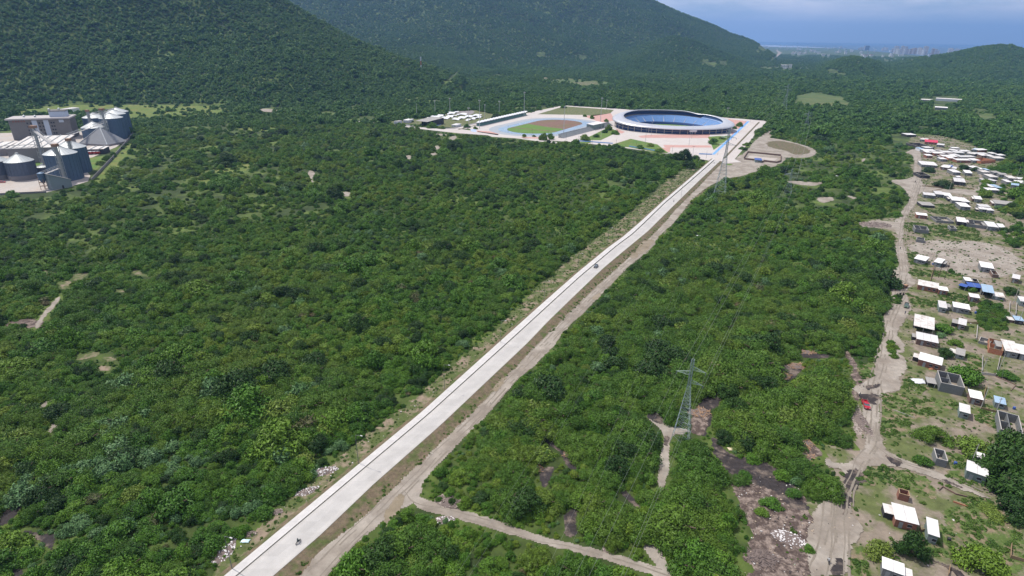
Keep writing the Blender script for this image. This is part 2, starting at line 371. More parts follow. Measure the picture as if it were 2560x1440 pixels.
# banks of the raised road
bankR = [(r[0], r[1]) for r in right]
def off(pl, d): # metres to the right of travel
    w_ = [P(*p) for p in pl]; o_ = []
    for i, v in enumerate(w_):
        t = (w_[min(i + 1, len(w_) - 1)] - w_[max(i - 1, 0)]).normalized(); o_.append((v.x + t.y * d, v.y - t.x * d))
    return o_
def bank(name, pl, d0, d1, z0, z1, m):
    a = off(pl, d0); b_ = off(pl, d1); V = []; Fc = []
    A = np.array(a); B = np.array(b_); n = 200; t = np.linspace(0, len(a) - 1, n)
    for k in range(n):
        pa = [np.interp(t[k], range(len(a)), A[:, j]) for j in (0, 1)]; pb = [np.interp(t[k], range(len(a)), B[:, j]) for j in (0, 1)]
        for j in range(4): f = j / 3; V.append((pa[0] * (1 - f) + pb[0] * f, pa[1] * (1 - f) + pb[1] * f, z0 * (1 - f) + z1 * f + (.12 * random.random() if j in (1, 2) else 0)))
    for k in range(n - 1):
        for j in range(3): q_ = k * 4 + j; Fc.append((q_, q_ + 1, q_ + 5, q_ + 4))
    me = np_mesh(name, V, Fc); 
    if me.polygons[5].normal.z < 0: me.flip_normals()
    return tag(link(name, me, m), kind='structure')
bank('road_bank', right, .05, 3.6, .74, .03, M_verge)
bank('road_bank', outer, -.05, -2.2, .84, .03, M_verge)
v1 = [(500, 1480), (560, 1400), (665, 1300), (775, 1215), (872, 1122), (985, 1040), (1055, 985), (1130, 915), (1208, 850), (1275, 792), (1340, 720), (1420, 650), (1500, 590), (1560, 545), (1620, 495), (1680, 440), (1720, 420), (1745, 425), (1660, 500), (1598, 558), (1519, 622), (1446, 682), (1362, 756), (1300, 812), (1049, 1038), (904, 1160), (570, 1440), (540, 1500)]
sheet('verge', v1, M_red, .03, .6, 1.6, 3)
v2 = [(690, 1440), (932, 1218), (1100, 1069), (1320, 860), (1508, 674), (1640, 560), (1748, 453), (1800, 404), (1803, 440), (1735, 500), (1650, 585), (1560, 680), (1470, 765), (1380, 855), (1180, 1060), (1000, 1230), (850, 1370), (760, 1480), (660, 1500)]
sheet('verge', v2, M_verge, .025, .8, 1.0, 3)
t1L = [(700, 1490), (752, 1440), (807, 1368), (893, 1307), (988, 1218), (1060, 1150), (1100, 1109), (1173, 1040), (1262, 950), (1352, 852), (1390, 820), (1473, 733), (1527, 685), (1587, 631), (1658, 562), (1687, 525), (1742, 473), (1793, 417), (1808, 400)]
t1R = [(1880, 396), (1960, 410), (1900, 425), (1860, 440), (1820, 445), (1777, 462), (1732, 495), (1684, 560), (1652, 585), (1631, 620), (1571, 666), (1546, 693), (1506, 733), (1465, 777), (1408, 829), (1390, 862), (1325, 925), (1285, 955), (1218, 1040), (1184, 1068), (1132, 1126), (1095, 1159), (1051, 1212), (1055, 1250), (1024, 1266), (988, 1279), (949, 1312), (885, 1362), (815, 1437), (770, 1500)]
sheet('dirt_road', t1L + t1R, M_dirt, .06, .45, .5, 2.5)
t2 = [(1030, 1240), (1076, 1251), (1157, 1276), (1270, 1309), (1332, 1335), (1412, 1355), (1495, 1374), (1580, 1398), (1680, 1427), (1760, 1450), (1740, 1475), (1650, 1445), (1534, 1405), (1409, 1374), (1318, 1350), (1234, 1323), (1109, 1287), (1040, 1272)]
sheet('dirt_road', t2, M_dirt, .055, .35, .4, 2)
Z6 = (1600, 840, 3.6)
sheet('footpath', q(*Z6, [(60, 680), (180, 690), (250, 820), (330, 830), (450, 850), (400, 880), (290, 880), (270, 980), (250, 1100), (280, 1230), (230, 1300), (215, 1440), (180, 1440), (165, 1260), (175, 1110), (215, 950), (200, 850), (60, 740)]) , M_dirt, .05, .4, .5)
sheet('footpath', [(1390, 1008), (1405, 1012), (1447, 1053), (1440, 1058)], M_dirt, .05, .4, .3)
sheet('footpath', q(1040, 1040, 3.6, [(2010, 1100), (2150, 1130), (2190, 1200), (2290, 1400), (2220, 1420), (2110, 1300)]), M_dirt, .05, .4, .4)
sheet('burnt_ground', q(*Z6, [(60, 670), (170, 700), (230, 790), (150, 790), (50, 730)]), M_char, .07, .4, .6)
sheet('burnt_ground', q(*Z6, [(480, 620), (600, 540), (700, 500), (740, 560), (660, 700), (600, 900), (560, 900), (500, 820)]), M_char, .05, .5, 1)
sheet('burnt_ground', q(*Z6, [(630, 900), (700, 930), (760, 1010), (880, 1090), (1060, 1090), (1200, 1150), (1330, 1300), (1460, 1440), (1500, 1560), (1340, 1560), (1200, 1400), (1000, 1300), (850, 1260), (800, 1200), (700, 1100), (650, 1000)]), M_char, .05, .5, 2.2, 5)
for pl in ([(1370, 190), (1480, 140), (1700, 170), (1700, 210), (1480, 190), (1400, 220)], [(1220, 290), (1330, 240), (1480, 290), (1420, 370), (1330, 410), (1270, 370)], [(900, 560), (1040, 500), (1140, 560), (1090, 620), (1040, 650), (960, 600)], [(1130, 820), (1210, 820), (1190, 910), (1140, 900)], [(200, 900), (270, 890), (260, 1000), (210, 1000)]):
    sheet('burnt_ground', q(*Z6, pl), M_char, .085, .4, .7)
for pl in ([(1090, 490), (1240, 440), (1230, 520), (1180, 640), (1130, 640)], [(1000, 180), (1110, 200), (1250, 210), (1270, 280), (1360, 330), (1440, 420), (1440, 480), (1360, 470), (1300, 330), (1180, 250)], [(1310, 900), (1400, 830), (1460, 840), (1440, 960), (1440, 1090), (1330, 1090), (1340, 980)], [(1810, 600), (1870, 650), (1980, 780), (2060, 870), (1900, 760), (1800, 640)]):
    sheet('burnt_ground', q(1040, 1040, 3.6, pl), M_char, .05, .4, .5)
for pl in ([(0, 950), (100, 870), (170, 830), (160, 900), (80, 980), (0, 1040)], [(170, 1050), (330, 1110), (470, 1090), (440, 1200), (420, 1250), (340, 1160), (200, 1090)], [(50, 1390), (180, 1380), (230, 1440), (60, 1460)]):
    sheet('burnt_ground', q(0, 1000, 3.273, pl), M_char, .05, .5, .7)
Z0 = (0, 560, 4.236)
for nm, pl in (('footpath', [(450, 950), (640, 740), (630, 810), (500, 960), (450, 1030), (400, 1120), (350, 1130), (400, 1020)]), ('bare_patch', [(730, 540), (900, 520), (930, 510), (920, 560), (790, 610), (770, 570)]), ('bare_patch', [(610, 620), (750, 600), (750, 640), (690, 710), (630, 640)]),
               ('bare_patch', [(440, 540), (480, 460), (500, 540)]), ('bare_patch', [(1380, 540), (1450, 440), (1480, 520), (1660, 570), (1560, 560)]), ('bare_patch', [(780, 1420), (880, 1370), (1070, 1345), (1060, 1390), (960, 1420), (860, 1440)]), ('bare_patch', [(1080, 1400), (1240, 1420), (1230, 1460), (1120, 1450)]), ('bare_patch', [(1060, 1500), (1200, 1510), (1170, 1560), (1040, 1560)]), ('bare_patch', [(150, 1240), (200, 1170), (230, 1240)]),
               ('bare_patch', [(1230, 690), (1290, 690), (1330, 720), (1240, 730)])):
    sheet(nm, q(*Z0, pl), M_red if nm[0] == 'b' else M_dirt, .05, .6, .8)
sheet('bare_patch', q(*Z0, [(20, 1050), (300, 1000), (640, 1075), (300, 1110), (100, 1140)]), M_debris, .04, .7, 2, exc=False); SOFT.append(q(*Z0, [(20, 1050), (300, 1000), (640, 1075), (300, 1110), (100, 1140)]))
for pl in ([(430, 190), (460, 190), (540, 250), (480, 270), (380, 270)], [(310, 80), (360, 20), (430, 0), (400, 40)], [(460, 90), (550, 70), (540, 90)]):
    sheet('bare_patch', q(0, 1000, 3.273, pl), M_dirt, .05, .5, .5)
Z2 = (880, 200, 4.923)
for pl in ([(980, 830), (1070, 800), (1080, 850), (1130, 885), (1000, 935), (920, 920), (1060, 880), (1030, 840)], [(1180, 720), (1260, 680), (1300, 700), (1240, 750)], [(650, 930), (720, 925), (740, 970), (690, 980)], [(500, 830), (540, 805), (560, 840)], [(2110, 820), (2170, 825), (2130, 830)], [(1020, 660), (1160, 665), (1170, 690), (1060, 680)]):
    sheet('bare_patch', q(*Z2, pl), M_dirt, .05, 1.0, 1)
for pl in ([(770, 425), (790, 430), (778, 450), (798, 470), (785, 462), (770, 440)], [(848, 484), (868, 478), (884, 487), (864, 493)]):
    sheet('bare_patch', pl, M_dirt, .05, .8, .8)
Z4 = (1700, 280, 4.5)
for pl in ([(1190, 770), (1500, 790), (1640, 770), (1560, 830), (1400, 830), (1240, 800)], [(1510, 970), (1700, 950), (1740, 990), (1600, 1030)], [(2030, 1270), (2130, 1215), (2430, 1230), (2430, 1340), (2250, 1300), (2060, 1300)], [(2030, 545), (2100, 510), (2070, 545), (2080, 580)], [(1860, 930), (2040, 980), (1960, 990)]):
    sheet('bare_patch', q(*Z4, pl), M_dirt, .05, 1.0, 1.2)
for pl in ([(0, 290), (60, 268), (200, 255), (300, 258), (560, 258), (580, 290), (460, 296), (330, 300), (340, 320), (300, 285), (180, 283)],):
    FIELD = pl; sheet('field', pl, M_mead, .05, 3, 6, 30, exc=False)
for pl in ([(480, 440), (600, 395), (680, 385), (700, 400), (560, 440), (500, 470)], [(560, 300), (700, 305), (800, 320), (700, 330), (580, 325)], [(520, 480), (600, 490), (590, 500)],  [(1060, 400), (1200, 420), (1330, 450), (1280, 470), (1150, 440), (1060, 425)],):
    sheet('meadow', pl, M_mead, .04, 1.5, 6, 12, exc=False)
M_fieldfar = mat('far_field', (.065, .105, .028), .95, .2, .01, (.10, .12, .04), (.45, .6))
for pl in ([(1330, 205), (1420, 195), (1560, 208), (1500, 215), (1400, 212)], [(1205, 190), (1250, 185), (1280, 192), (1240, 197)], [(1990, 240), (2030, 230), (2110, 243), (2125, 262), (2040, 268), (1978, 259)], [(2040, 250), (2120, 252), (2100, 262)], [(2440, 290), (2480, 284), (2500, 296), (2460, 302)], [(2180, 245), (2220, 243), (2210, 250)], [(1880, 165), (1960, 168), (1920, 175)]):
    sheet('field', pl, M_fieldfar, .3, 4, 24, 60, soft=(pl[0][0] not in (1990, 2440)))
for pl in ([(1420, 208), (1480, 204), (1500, 210), (1450, 215)], [(1340, 196), (1378, 192), (1368, 198)]):
    sheet('bare_patch', pl, M_red, .5, 4, 5, 30)
flat('dirt_road', [(1100, 210), (1118, 208), (1150, 180), (1142, 178)], M_dirt, .5)
flat('dirt_road', [(1923, 153), (1930, 152), (1955, 132), (1938, 123), (1945, 133)], M_dirt, .8)
sheet('dirt_road', q(500, 0, 2.327, [(300, 645), (390, 630), (480, 650), (440, 655), (350, 650)]), M_dirt, .5, 2, 2)
sheet('debris_ground', q(*Z6, [(820, 1290), (1000, 1240), (1300, 1290), (1500, 1420), (1560, 1700), (1600, 2200), (900, 2300), (1000, 1900), (960, 1600), (850, 1450)]), M_debris, .045, .5, 2, 4)
sheet('debris_ground', q(*Z6, [(480, 620), (560, 640), (640, 700), (590, 800), (590, 910), (480, 900), (450, 760)]), M_debris, .065, .4, 1, 3)
sheet('debris_ground', q(*Z6, [(1360, 940), (1500, 930), (1640, 1040), (1640, 1090), (1500, 1080)]), M_debris, .045, .4, 1, 3)
sheet('debris_ground', q(*Z6, [(1850, 100), (1960, 260), (2016, 420), (2010, 560), (1930, 600), (1900, 480), (1960, 440), (1880, 350), (1920, 290), (1840, 170)]), M_debris, .045, .5, 1, 3)
sheet('debris_ground', q(*Z6, [(1900, 620), (1980, 620), (2010, 900), (1930, 880)]), M_rubble, .045, .5, 1, 3)
for pl in ([(955, 1310), (985, 1245), (1012, 1232), (1010, 1262), (985, 1290), (960, 1322)], [(1585, 625), (1610, 600), (1640, 598), (1620, 625), (1600, 640)], [(1572, 640), (1590, 628), (1600, 640), (1585, 650)], [(1478, 745), (1500, 730), (1505, 742), (1488, 752)], [(1225, 975), (1262, 940), (1265, 955), (1240, 985)]): sheet('wet_patch', pl, M_wet, .11, .4, .7, 2, exc=False)
# bare oval by the junction
Zp = Z4
sheet('dirt_oval', q(*Zp, [(730, 470), (830, 330), (940, 250), (1050, 180), (1070, 190), (1000, 290), (1150, 310), (1350, 360), (1500, 410), (1540, 460), (1500, 500), (1380, 520), (1150, 510), (1200, 530), (1120, 590), (1090, 580), (900, 600), (620, 560), (650, 490)]), M_dirt, .05, 1.0, 1.2, 6)
sheet('oval_grass', q(*Zp, [(960, 350), (1050, 320), (1250, 340), (1420, 400), (1470, 440), (1420, 480), (1280, 480), (1220, 440), (1000, 400)]), M_verge, .09, 1.2, 2.5, 6, exc=False)
sheet('oval_grass', q(*Zp, [(500, 590), (550, 580), (605, 590), (550, 605)]), M_lawn, .1, .6, .3, 6, exc=False)
# village ground
VIL = [(2262, 345), (2292, 380), (2270, 440), (2288, 500), (2262, 545), (2200, 545), (2150, 560), (2235, 580), (2245, 625), (2262, 680), (2228, 700), (2235, 770), (2215, 840), (2190, 930), (2130, 965), (2145, 1030), (2150, 1100), (2130, 1125), (2060, 1110), (2080, 1170), (2110, 1210), (2090, 1250), (2000, 1270), (1900, 1280), (1950, 1400), (1990, 1440), (1990, 1560), (3000, 1560), (2900, 900), (2700, 560), (2560, 480), (2520, 400), (2400, 350), (2330, 335)]
sheet('village_ground', VIL, M_dirt2, .03, 1.2, 2.5, 6)
# grass areas in the village
Z5 = (2200, 320, 4.8); Zb = (2200, 600, 5.142); Z7 = (2060, 840, 4.8); Z8 = (2060, 1120, 4.5)
GR = [q(*Z5, [(440, 890), (600, 910), (960, 920), (970, 990), (1120, 1000), (1400, 1040), (1380, 1110), (1100, 1080), (640, 1020), (480, 950)]), q(*Z5, [(280, 1150), (420, 1130), (600, 1160), (880, 1180), (1150, 1210), (1250, 1310), (1200, 1360), (850, 1330), (400, 1260), (290, 1200)]),
      q(*Z5, [(200, 460), (390, 490), (400, 590), (220, 620)]), q(*Zb, [(350, 170), (480, 160), (560, 300), (700, 330), (700, 360), (380, 320)]), q(*Zb, [(360, 370), (660, 380), (1080, 440), (1090, 530), (860, 480), (600, 470), (360, 450)]),
      q(*Zb, [(190, 440), (260, 430), (290, 500), (240, 550), (190, 510)]), q(*Zb, [(160, 720), (260, 720), (270, 830), (200, 880), (160, 860)]), q(*Zb, [(350, 690), (520, 750), (700, 780), (930, 760), (960, 820), (720, 870), (420, 860)]), q(*Zb, [(670, 710), (900, 680), (1150, 720), (1320, 780), (1250, 870), (960, 790)]),
      q(*Zb, [(1260, 850), (1500, 820), (1660, 980), (1600, 1180), (1280, 1180), (1250, 1000)]), q(*Z7, [(750, 150), (830, 40), (870, 60), (860, 250), (800, 310), (740, 290)]), q(*Z7, [(950, 470), (1060, 480), (1150, 600), (1290, 630), (1100, 720), (950, 640)]),
      q(*Z7, [(670, 700), (900, 690), (1100, 760), (1500, 760), (1640, 830), (1600, 900), (1350, 880), (1340, 960), (1090, 1000), (1000, 1180), (900, 1250), (700, 1200), (650, 1000)]), q(*Z7, [(1900, 820), (2120, 860), (2100, 1150), (1800, 1000)]),
      q(*Z7, [(1700, 230), (1900, 240), (1900, 460), (1720, 450)]), q(*Z8, [(430, 260), (560, 190), (900, 250), (1160, 330), (1260, 420), (1250, 600), (1000, 480), (860, 450), (560, 400), (330, 440)]), q(*Z8, [(1350, 250), (1500, 240), (1560, 330), (1700, 450), (1400, 390)]),
      q(*Z8, [(1620, 560), (1800, 560), (2250, 850), (2250, 1440), (2000, 1440), (2100, 1300), (1500, 1040), (1330, 830), (1350, 720)]), q(*Z8, [(1090, 1000), (1330, 830), (1500, 1060), (1500, 1280), (1200, 1180)]), q(*Z8, [(280, 1100), (460, 1080), (480, 1300), (560, 1440), (270, 1440)]),
      q(*Z8, [(1400, 60), (1700, 100), (1600, 240), (1400, 230)]), q(*Z7, [(500, 330), (620, 300), (590, 500), (480, 520), (400, 420)]), q(*Z7, [(710, 390), (800, 380), (850, 440), (790, 470), (730, 460)]), q(*Z7, [(700, 570), (830, 540), (880, 590), (800, 640), (700, 620)])]
for g in GR: sheet('grass_patch', g, M_grass, .07, .5, 1.3, 2.5, exc=False)
VR = [q(*Z5, [(440, 200), (480, 260), (500, 330), (490, 600), (520, 700), (700, 720), (1000, 730), (1180, 760), (1200, 560), (1130, 500), (1230, 560), (1230, 700), (1200, 830), (900, 780), (520, 760), (440, 810), (440, 900), (350, 1020), (290, 1120), (280, 1300), (260, 1440), (240, 1440), (190, 1200), (0, 1180), (0, 1120), (200, 1130), (260, 1000), (370, 850), (270, 700), (200, 680), (100, 620), (390, 620), (420, 400), (380, 310), (280, 300), (430, 240)])]
sheet('dirt_road', VR[0], M_dirt, .10, .7, 1.0, 4, exc=True)
VR2 = q(*Zb, [(240, 0), (330, 100), (370, 330), (380, 470), (490, 540), (400, 600), (330, 660), (300, 740), (260, 720), (200, 700), (150, 740), (130, 560), (150, 480), (170, 370), (260, 340), (180, 100)])
sheet('dirt_road', VR2, M_dirt, .13, .5, .8, 3)
VR3 = q(*Z7, [(730, 0), (870, 60), (870, 200), (960, 250), (1000, 350), (960, 440), (880, 520), (930, 640), (900, 670), (660, 690), (660, 1000), (670, 1200), (760, 1440), (430, 1440), (500, 1330), (510, 1100), (470, 950), (470, 780), (430, 700), (330, 640), (460, 560), (590, 520), (620, 300), (690, 70)])
sheet('dirt_road', VR3, M_dirt, .16, .4, .8, 3)
VR5 = q(*Zb, [(160, 720), (330, 650), (390, 800), (400, 900), (340, 1010), (240, 1130), (200, 1200), (300, 1300), (330, 1440), (60, 1480), (55, 1300), (80, 1200), (50, 1000), (80, 900), (165, 880)])
sheet('dirt_road', VR5, M_dirt, .145, .45, .8, 3)
VR4 = q(*Z8, [(430, 0), (640, 0), (860, 130), (1200, 230), (1500, 380), (1880, 550), (1900, 600), (1700, 530), (1250, 350), (900, 230), (600, 190), (450, 250), (330, 420), (300, 560), (300, 750), (430, 870), (460, 950), (380, 1060), (260, 1060), (270, 1440), (0, 1440), (-200, 1500), (-200, 900), (0, 560), (200, 480), (250, 250), (0, 200), (0, 100), (200, 200), (400, 100)])
sheet('dirt_road', VR4, M_dirt, .19, .4, .8, 3)
sheet('dirt_road', q(*Z8, [(1040, 1190), (1320, 1290), (1560, 1400), (1600, 1480), (1540, 1480), (1400, 1350), (1060, 1215)]), M_char, .12, .4, .4, 3)
sheet('dirt_yard', q(*Zb, [(330, 60), (640, 0), (900, 20), (1350, 20), (1700, 150), (1850, 300), (1850, 400), (1500, 500), (1100, 460), (900, 420), (700, 340), (600, 260), (420, 180)]), M_dirt, .08, .8, 1.5, 5)
for pl in (q(*Z7, [(430, 720), (560, 690), (670, 700), (680, 800), (560, 830), (450, 780)]), q(*Z7, [(480, 620), (680, 560), (700, 600), (540, 660)]), q(*Z8, [(210, 220), (440, 230), (430, 400), (330, 430), (280, 700), (230, 800), (190, 600), (240, 440)]), q(*Z8, [(690, 90), (800, 120), (900, 190), (760, 190)]), q(*Z8, [(80, 1240), (240, 1260), (230, 1440), (60, 1440)]), q(*Z8, [(1270, 330), (1450, 380), (1600, 480), (1350, 400)])):
    sheet('mud_patch', pl, M_char, .22, .4, 1.2, 2, exc=False)
# ------------------------------------------------------------------ silo plant ground, stadium ground
M_yard = mat('yard_concrete', (.40, .37, .345), .9, .08, .05, (.40, .35, .31), (.45, .6))
Zs = (0, 270, 6.544)
PLANT = q(*Zs, [(-300, 1480), (700, 1420), (1000, 1330), (1480, 1220), (2110, 520), (2180, 420), (1900, 380), (1200, 330), (0, 380), (-300, 400)])
EXC.append(PLANT)
flat('yard', q(*Zs, [(-300, 1440), (750, 1385), (1150, 1290), (1440, 1200), (1480, 1110), (1300, 900), (-300, 900)]), M_yard, .06, exc=False)
flat('yard', q(*Zs, [(-300, 900), (1300, 900), (1900, 640), (2100, 500), (2050, 440), (1200, 380), (-300, 420)]), M_yard, .05, exc=False)
flat('lawn', q(*Zs, [(1380, 830), (1700, 780), (1800, 800), (1560, 1030), (1440, 1040)]), M_lawn, .12, exc=False)
flat('lawn', q(*Zs, [(380, 860), (1000, 850), (1000, 960), (700, 1000), (400, 960)]), M_lawn, .12, exc=False)
flat('lawn', q(*Zs, [(1530, 1210), (2130, 560), (2190, 600), (2180, 700), (1700, 1250)]), M_mead, .10, exc=False); SOFT.append(q(*Zs, [(1530, 1210), (2130, 560), (2190, 600), (2180, 700), (1700, 1250)]))
M_plaza = mat('plaza_paving', (.47, .44, .425), .9, .06, .03, (.45, .41, .39), (.45, .6))
M_pink = mat('red_paving', (.45, .27, .24), .9, .06, .05)
M_bluep = mat('blue_paving', (.16, .34, .66), .9, .08, .05)
M_track = mat('blue_running_track', (.22, .31, .42), .9, .06, .03, (.19, .28, .40), (.45, .6))
M_brown = mat('infield_earth', (.17, .105, .08), .95, .15, .03, (.13, .12, .05), (.5, .75))
M_pitch = mat('pitch_grass', (.10, .18, .035), .95, .12, .03)
Z3 = (1400, 200, 4.923); Zt = (1160, 260, 6.4)
flat('plaza', [(1165, 319), (1414, 264), (1545, 272), (1912, 302), (1893, 318), (1845, 362), (1800, 402), (1765, 398), (1520, 364), (1400, 353), (1230, 342)], M_plaza, .08)
flat('avenue', q(*Z3, [(1690, 950), (1900, 925), (2320, 505), (2548, 508), (2500, 560), (2150, 975), (2230, 1010), (1950, 1030), (1870, 1000), (1700, 970)]), M_plaza, .13)
flat('avenue', q(*Z2, [(0, 500), (300, 530), (700, 570), (1130, 605), (1300, 600), (2560, 770), (2560, 790), (1800, 690), (1300, 655), (900, 610), (500, 560), (0, 515)]), M_plaza, .12)
flat('avenue', [(1137, 321), (1410, 263), (1414, 266), (1165, 322)], M_plaza, .14)
mb = MB()
for a, b_ in ((q(*Z3, [(2020, 965)])[0], q(*Z3, [(2450, 520)])[0]), (q(*Z2, [(1310, 612)])[0], q(*Z2, [(2480, 315)])[0])):
    pa, pb = P(*a), P(*b_); d = (pb - pa).normalized(); n = Vector((-d.y, d.x, 0)) * 1.1
    mb.quad_box([(pa - n).xy, (pa + n).xy, (pb + n).xy, (pb - n).xy][::-1], .13, .35)
tag(mb.build('median_strip', M_verge), kind='structure')
for pl in ([(1170, 165), (1560, 50), (1650, 40), (2400, 95), (2340, 150), (2090, 190), (1900, 175)],): flat('grass_field', q(*Zt, pl), M_grass, .12)
for pl in ([(1900, 195), (2350, 150), (2420, 260), (2200, 300), (2040, 240)], [(200, 425), (420, 440), (560, 480), (540, 500), (220, 450)], [(900, 530), (1220, 530), (1200, 555), (960, 550)]): flat('red_paving', q(*Zt, pl), M_pink, .12, exc=False)
for pl in ([(960, 690), (1100, 675), (1850, 665), (1830, 715), (1000, 712)], [(1270, 800), (1850, 806), (1872, 832), (1290, 830)], [(2070, 480), (2310, 510), (2200, 600), (2080, 570)], [(1220, 840), (1360, 828), (1350, 890), (1280, 880)], [(2110, 640), (2180, 650), (2120, 720)], [(690, 600), (800, 640), (760, 660), (700, 640)]): flat('red_paving', q(*Z3, pl), M_pink, .12, exc=False)
for pl in ([(1865, 918), (1905, 918), (2335, 510), (2300, 510)],): flat('blue_path', q(*Z3, pl), M_bluep, .16, exc=False)
flat('blue_path', q(*Zt, [(100, 410), (190, 400), (200, 450), (120, 440)]), mat('pale_blue_paving', (.36, .44, .62), .9), .16, exc=False)
for pl in ([(230, 742), (500, 742), (720, 640), (640, 600), (540, 610), (380, 690)], [(610, 805), (870, 725), (1200, 795), (1340, 905), (1180, 890), (850, 830)], [(1820, 700), (1960, 690), (2110, 690), (1990, 790), (1890, 862)], [(190, 760), (400, 765), (330, 785), (200, 775)]): flat('planted_bed', q(*Z3, pl), M_lawn, .17, exc=False)
flat('sports_ground', [(1030, 300), (1075, 294), (1140, 278), (1190, 276), (1235, 286), (1245, 296), (1180, 312), (1145, 320), (1060, 312), (960, 304)], M_grass, .07)
sheet('bare_patch', [(1135, 281), (1165, 276), (1190, 277), (1180, 287), (1150, 287)], mat('grey_soil', (.22, .20, .20)), .12, 1.2, 1, exc=False)
flat('pool_apron', q(*Z2, [(900, 560), (1060, 540), (1100, 550), (1010, 575)]), mat('blue_apron', (.25, .40, .66)), .14, exc=False)
flat('dark_lane', q(*Z2, [(480, 520), (640, 545), (1100, 598), (1280, 585), (1870, 440), (1870, 455), (1300, 600), (1110, 608), (700, 572)]), mat('grey_lane', (.20, .19, .20)), .10, exc=False)

TOWN = []
rs_ = random.Random(4)
while len(TOWN) < 90:
    x = rs_.uniform(1890, 2330); y = rs_.uniform(max(114, 112 + (x - 1890) * .03), 128 + (x - 1890) * .075)
    if x > 2240 and y > 140: continue
    TOWN.append((x, y))
TOWN += [(2028, 127), (2038, 128), (2002, 125), (2014, 134), (1982, 136), (1996, 138), (1902, 113), (1912, 122), (2207, 142), (2231, 142), (2257, 147), (2228, 150), (2280, 148), (2090, 133), (2114, 135), (1975, 170), (1960, 172)]
for x, y in TOWN: EXC.append([(x - 4, y - 1.5), (x + 4, y - 1.5), (x + 5, y + 3), (x - 5, y + 3)])
for x, y, w_, d_ in ((2364, 247, 34, 12), (2348, 268, 18, 10), (2312, 250, 16, 7), (2083, 177, 12, 5), (2104, 185, 12, 5), (150, 274, 16, 8), (1763, 153, 9, 6), (1780, 158, 10, 6), (1807, 156, 9, 6), (1353, 134, 12, 6), (1456, 140, 10, 6), (2285, 343, 60, 14)):
    EXC.append([(x - w_, y - d_ * .6), (x + w_, y - d_ * .6), (x + w_, y + d_), (x - w_, y + d_)])
M_yellowish = 0

M_rut = mat('wheel_rut', (.20, .175, .145), .95, .2, .4)
def ruts(name, line, offs, w_, z):
    pts_ = np.array([P(*p)[:2] for p in line]); d = np.concatenate([[0], np.cumsum(np.hypot(*np.diff(pts_, axis=0).T))]); n = max(8, int(d[-1] / 1.2)); t = np.linspace(0, d[-1], n)
    x = np.interp(t, d, pts_[:, 0]); y = np.interp(t, d, pts_[:, 1]); 
    for _ in range(4): x[1:-1] = (x[:-2] + x[1:-1] * 2 + x[2:]) / 4; y[1:-1] = (y[:-2] + y[1:-1] * 2 + y[2:]) / 4
    tx, ty = np.gradient(x), np.gradient(y); l_ = np.hypot(tx, ty); nx, ny = ty / l_, -tx / l_; V = []; Fc = []
    for k, o_ in enumerate(offs):
        wob = (fbm(t / 9 + k * 3.3, t * 0 + k, 61, 3) - .5) * 1.2; ww = w_ * (.35 + 1.1 * fbm(t / 5 + 7 * k, t * 0, 62, 2)); b0 = len(V)
        for i in range(n):
            for s_ in (-1, 1): V.append((x[i] + nx[i] * (o_ + wob[i] + s_ * ww[i] / 2), y[i] + ny[i] * (o_ + wob[i] + s_ * ww[i] / 2), z + .004 * k))
        Fc += [(b0 + 2 * i, b0 + 2 * i + 1, b0 + 2 * i + 3, b0 + 2 * i + 2) for i in range(n - 1) if fbm(np.array([t[i] / 6.]), np.array([k * 5.]), 63, 2)[0] > .36]
    me = np_mesh(name, V, Fc)
    if me.polygons[0].normal.z < 0: me.flip_normals()
    tag(link(name, me, M_rut), kind='structure')
ruts('wheel_tracks', [(790, 1440), (870, 1350), (960, 1270), (1030, 1200), (1100, 1125), (1200, 1035), (1275, 950), (1370, 850), (1430, 790), (1490, 730), (1540, 685), (1600, 640), (1660, 575)], (-2.2, -.8, 1.0, 2.2), .5, .085)
ruts('wheel_tracks', [(1000, 1230), (1030, 1262), (1100, 1272), (1200, 1300), (1330, 1343), (1420, 1362), (1520, 1385), (1680, 1436)], (-.7, .7), .35, .085)
ruts('wheel_tracks', [(2100, 1440), (2100, 1330), (2115, 1230), (2150, 1150), (2180, 1110), (2185, 1040), (2188, 960), (2205, 900), (2215, 840), (2225, 790), (2250, 740), (2262, 680), (2255, 620), (2262, 560), (2280, 500), (2300, 440), (2300, 390)], (-2.3, -.9, .8, 2.0), .5, .225)
ruts('wheel_tracks', [(2185, 1120), (2230, 1150), (2320, 1175), (2400, 1205), (2480, 1245)], (-.7, .7), .4, .225)
ruts('wheel_tracks', [(2060, 1440), (2080, 1340), (2090, 1260)], (-3, -1.2, .5), .5, .225)
# ------------------------------------------------------------------ vegetation
G_bush = leafmat('foliage_bush', [(.020, .050, .008), (.038, .092, .011), (.062, .132, .014), (.080, .142, .016), (.118, .158, .020)])
G_aca = leafmat('foliage_umbrella', [(.030, .066, .010), (.048, .100, .012), (.064, .116, .014), (.086, .128, .017)])
G_pale = leafmat('foliage_pale', [(.055, .110, .045), (.085, .145, .068), (.065, .125, .045)])
G_dry = leafmat('foliage_dry', [(.09, .065, .04), (.075, .085, .035), (.10, .07, .04)])
G_far = leafmat('foliage_distant', [(.027, .068, .010), (.040, .092, .013), (.052, .112, .015), (.072, .126, .018)], .004)
G_dark = leafmat('foliage_dark', [(.012, .032, .007), (.020, .048, .009), (.030, .065, .010)])
G_yel = leafmat('foliage_yellow', [(.07, .12, .02), (.12, .15, .03), (.09, .14, .02)])
M_bark = mat('bark', (.11, .08, .06), .9, .2, 3)
ICO = None
def ico(sub=1):
    bm = bmesh.new(); bmesh.ops.create_icosphere(bm, subdivisions=sub, radius=1); v = np.array([x.co[:] for x in bm.verts]); f = np.array([[y.index for y in x.verts] for x in bm.faces]); bm.free(); return v, f
IV, IF = ico(1)
